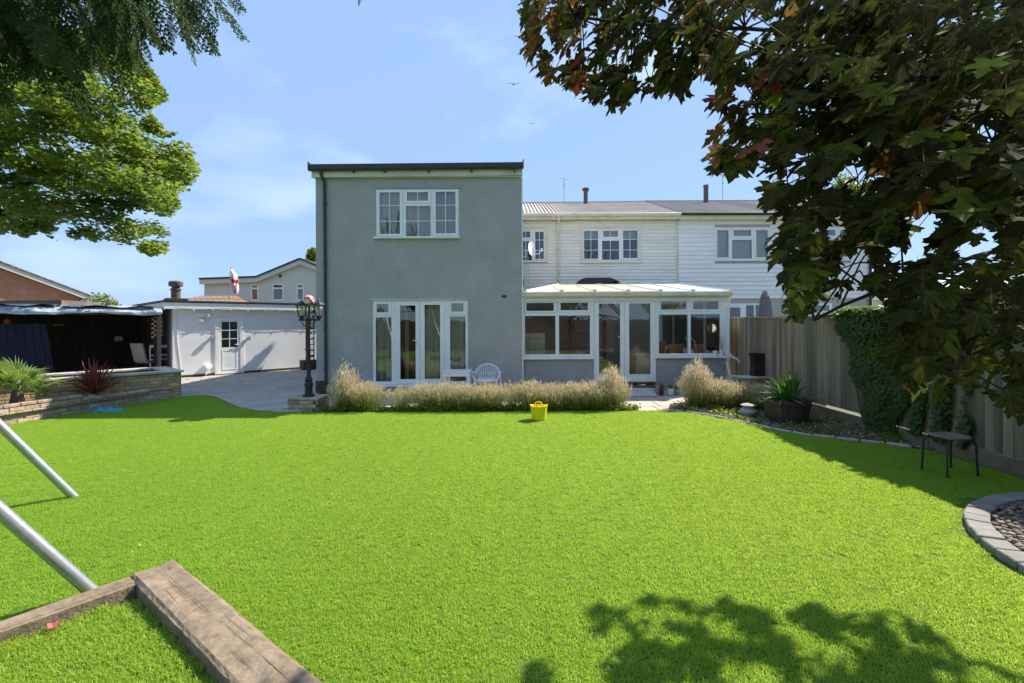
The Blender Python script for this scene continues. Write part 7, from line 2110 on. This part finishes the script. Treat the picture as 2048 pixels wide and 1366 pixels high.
# timber edged bed: two sleepers
tb = thing('sleeper_edging', 'weathered railway sleepers forming the corner of the raised turf bed', 'edging', (SC[0], SC[1], 0))
def sleeper(p, d, n_, L, w, z0_, z1_, seed, name='sleeper'):
    r = random.Random(seed); mb = MB(); K = 60; M2 = [0, .06, .3, .55, .8, .95, 1]
    vs = []; fs = []
    hts = [math.sin(seed+i*.37)*.3 for i in range(K+1)]
    rings = []
    for i in range(K+1):
        u = L*i/K; ring = []
        wl = r.uniform(-.0022, .0022)
        prof = [(0+.004*math.sin(u*5+seed)+wl, z0_), (0+.004*math.sin(u*5+seed)+wl, z1_-.014)]
        for j, m3 in enumerate(M2[0:]):
            zz = z1_-(.0 if 0 < m3 < 1 else .008)+.004*math.sin(u*3.1+m3*7+seed)+r.uniform(-.0016, .0016)
            wq = .010+(w-.020)*m3
            if abs(m3-.55) < .01 and .25 < u: zz -= .010*max(0, math.sin(u*1.7+seed))**.5 if math.sin(u*1.7+seed) > 0 else 0
            prof.append((wq, zz))
        prof += [(w+.003*math.sin(u*4.3)+wl, z1_-.014), (w+.003*math.sin(u*4.3)+wl, z0_)]
        rings.append(prof)
    m4 = len(rings[0])
    for i, prof in enumerate(rings):
        for (q, z) in prof: P_ = Vector(p)+Vector(d)*(L*i/K)+Vector(n_)*q; vs.append((P_.x, P_.y, z))
    for i in range(K):
        for j in range(m4-1): fs.append((i*m4+j, (i+1)*m4+j, (i+1)*m4+j+1, i*m4+j+1))
    fs.append(tuple(range(m4))); fs.append(tuple(K*m4+j for j in range(m4))[::-1]); mb.add(vs, fs)
    return mb.build(name, m_sleeper, tb)
ub2, ua2 = (ub.x, ub.y), (ua.x, ua.y)
sleeper(SC, ub2, ua2, 2.7, .245, -.03, .20, 1)
sleeper((SC[0]+ua.x*.249, SC[1]+ua.y*.249), ua2, ub2, 2.5, .125, -.03, .196, 2)
# cracks along the grain on the flat sleeper: thin sunk dark splits
m_crack = M('dark_split', (.035, .025, .018))
mb = MB(); r = random.Random(8)
for (u0, u1, q0) in ((.18, 1.7, .105), (.9, 1.25, .06), (.35, .6, .17), (1.2, 1.75, .16)):
    pts = []; k = int((u1-u0)/.05)
    for i in range(k+1):
        q0 += r.uniform(-.003, .003); P_ = Vector(SC)+ub.xy*(u0+(u1-u0)*i/k)+ua.xy*q0; pts.append((P_.x, P_.y, .2035))
    for i in range(k):
        a, b = Vector(pts[i]), Vector(pts[i+1]); w_ = .0008*(1+math.sin(i*.8)*.5)*(1 if 0 < i < k-1 else .5); n_2 = Vector((ua.x, ua.y, 0))*w_
        mb.quad(a-n_2, b-n_2, b+n_2, a+n_2)
mb.build('split', m_crack, tb)
# pink petal
mb = MB(); X, Y = wX(224, 2.7), 2.70; zc = .13
bp0 = Vector(SC)+ua.xy*.62+ub.xy*.19
for k in range(5):
    a = k*1.25; mb.add([(bp0.x, bp0.y, zc), (bp0.x+.03*math.cos(a), bp0.y+.03*math.sin(a), zc+.02), (bp0.x+.035*math.cos(a+.5), bp0.y+.035*math.sin(a+.5), zc+.028), (bp0.x+.025*math.cos(a+1), bp0.y+.025*math.sin(a+1), zc+.018)], [(0, 1, 2, 3)])
tag(mb.build('fallen_blossom', leafmat('pink_petal', (.75, .16, .20), (.7, .2, .22), trans=.4)), 'small crumpled pink blossom on the turf against the sleeper', 'blossom')

# birds
for (px, py, s_, lb) in ((1029, 169, 1.0, 'tiny dark bird gliding with spread wings left of the maple leaves'), (1066, 248, .55, 'smaller far dark bird below the gliding one')):
    Y = 42.0; c = Vector((wX(px, Y), Y, wZ(py, Y))); t = thing('bird', lb, 'bird', c, group='birds in the sky')
    mb = MB(); vs = []; fs = []; n = 8
    pf = [(-.20, .005, 0), (-.12, .03, .0), (0, .055, 0), (.10, .045, .01), (.16, .03, .02), (.20, .008, .015)]
    for x, r_, z in pf:
        for k in range(n): vs.append((x*s_, r_*math.cos(TAU*k/n)*s_, (z+r_*math.sin(TAU*k/n))*s_))
    for i in range(5):
        for k in range(n): fs.append((i*n+k, i*n+(k+1) % n, (i+1)*n+(k+1) % n, (i+1)*n+k))
    b0 = len(vs)
    for w_ in (-1, 1):
        k = len(vs); vs += [(.08*s_, 0, .03*s_), (-.05*s_, 0, .03*s_), (.0, w_*.32*s_, .13*s_), (.09*s_, w_*.30*s_, .14*s_), (-.06*s_, w_*.66*s_, .05*s_), (.0, w_*.70*s_, .06*s_)]; fs += [(k, k+1, k+2, k+3), (k+3, k+2, k+4, k+5)]
    k = len(vs); vs += [(-.18*s_, 0, 0), (-.30*s_, -.05*s_, 0), (-.30*s_, .05*s_, 0)]; fs.append((k, k+1, k+2))
    mb.add(vs, fs); me = mb.mesh('body', m_black); o = link('body', me, t); o.rotation_euler = (0.1, 0, 1.45)

# ================================================================== BEHIND THE CAMERA (seen only in the window glass)
bf = thing('reflection_fence', 'unseen timber fence added behind the viewer to darken window reflections', 'fence', (0, -6, 0))
MB().box(-12, 7, -6.03, -6.0, 0, 1.8).build('fence_panel', m_brown, bf)  # unseen panel, added so the window glass mirrors something darker
round_tree('tree', 'broad leafy tree behind the rear fence, left one', 'tree', (-5.5, -9.5, 4.0), 2.8, 5000, (.16, .3), 31)
round_tree('tree', 'broad leafy tree behind the rear fence, middle one', 'tree', (2.0, -10.5, 3.6), 2.6, 5000, (.16, .3), 32)
round_tree('tree', 'broad leafy tree behind the rear fence, right one', 'tree', (9.5, -8.5, 4.2), 3.0, 5000, (.16, .3), 33)
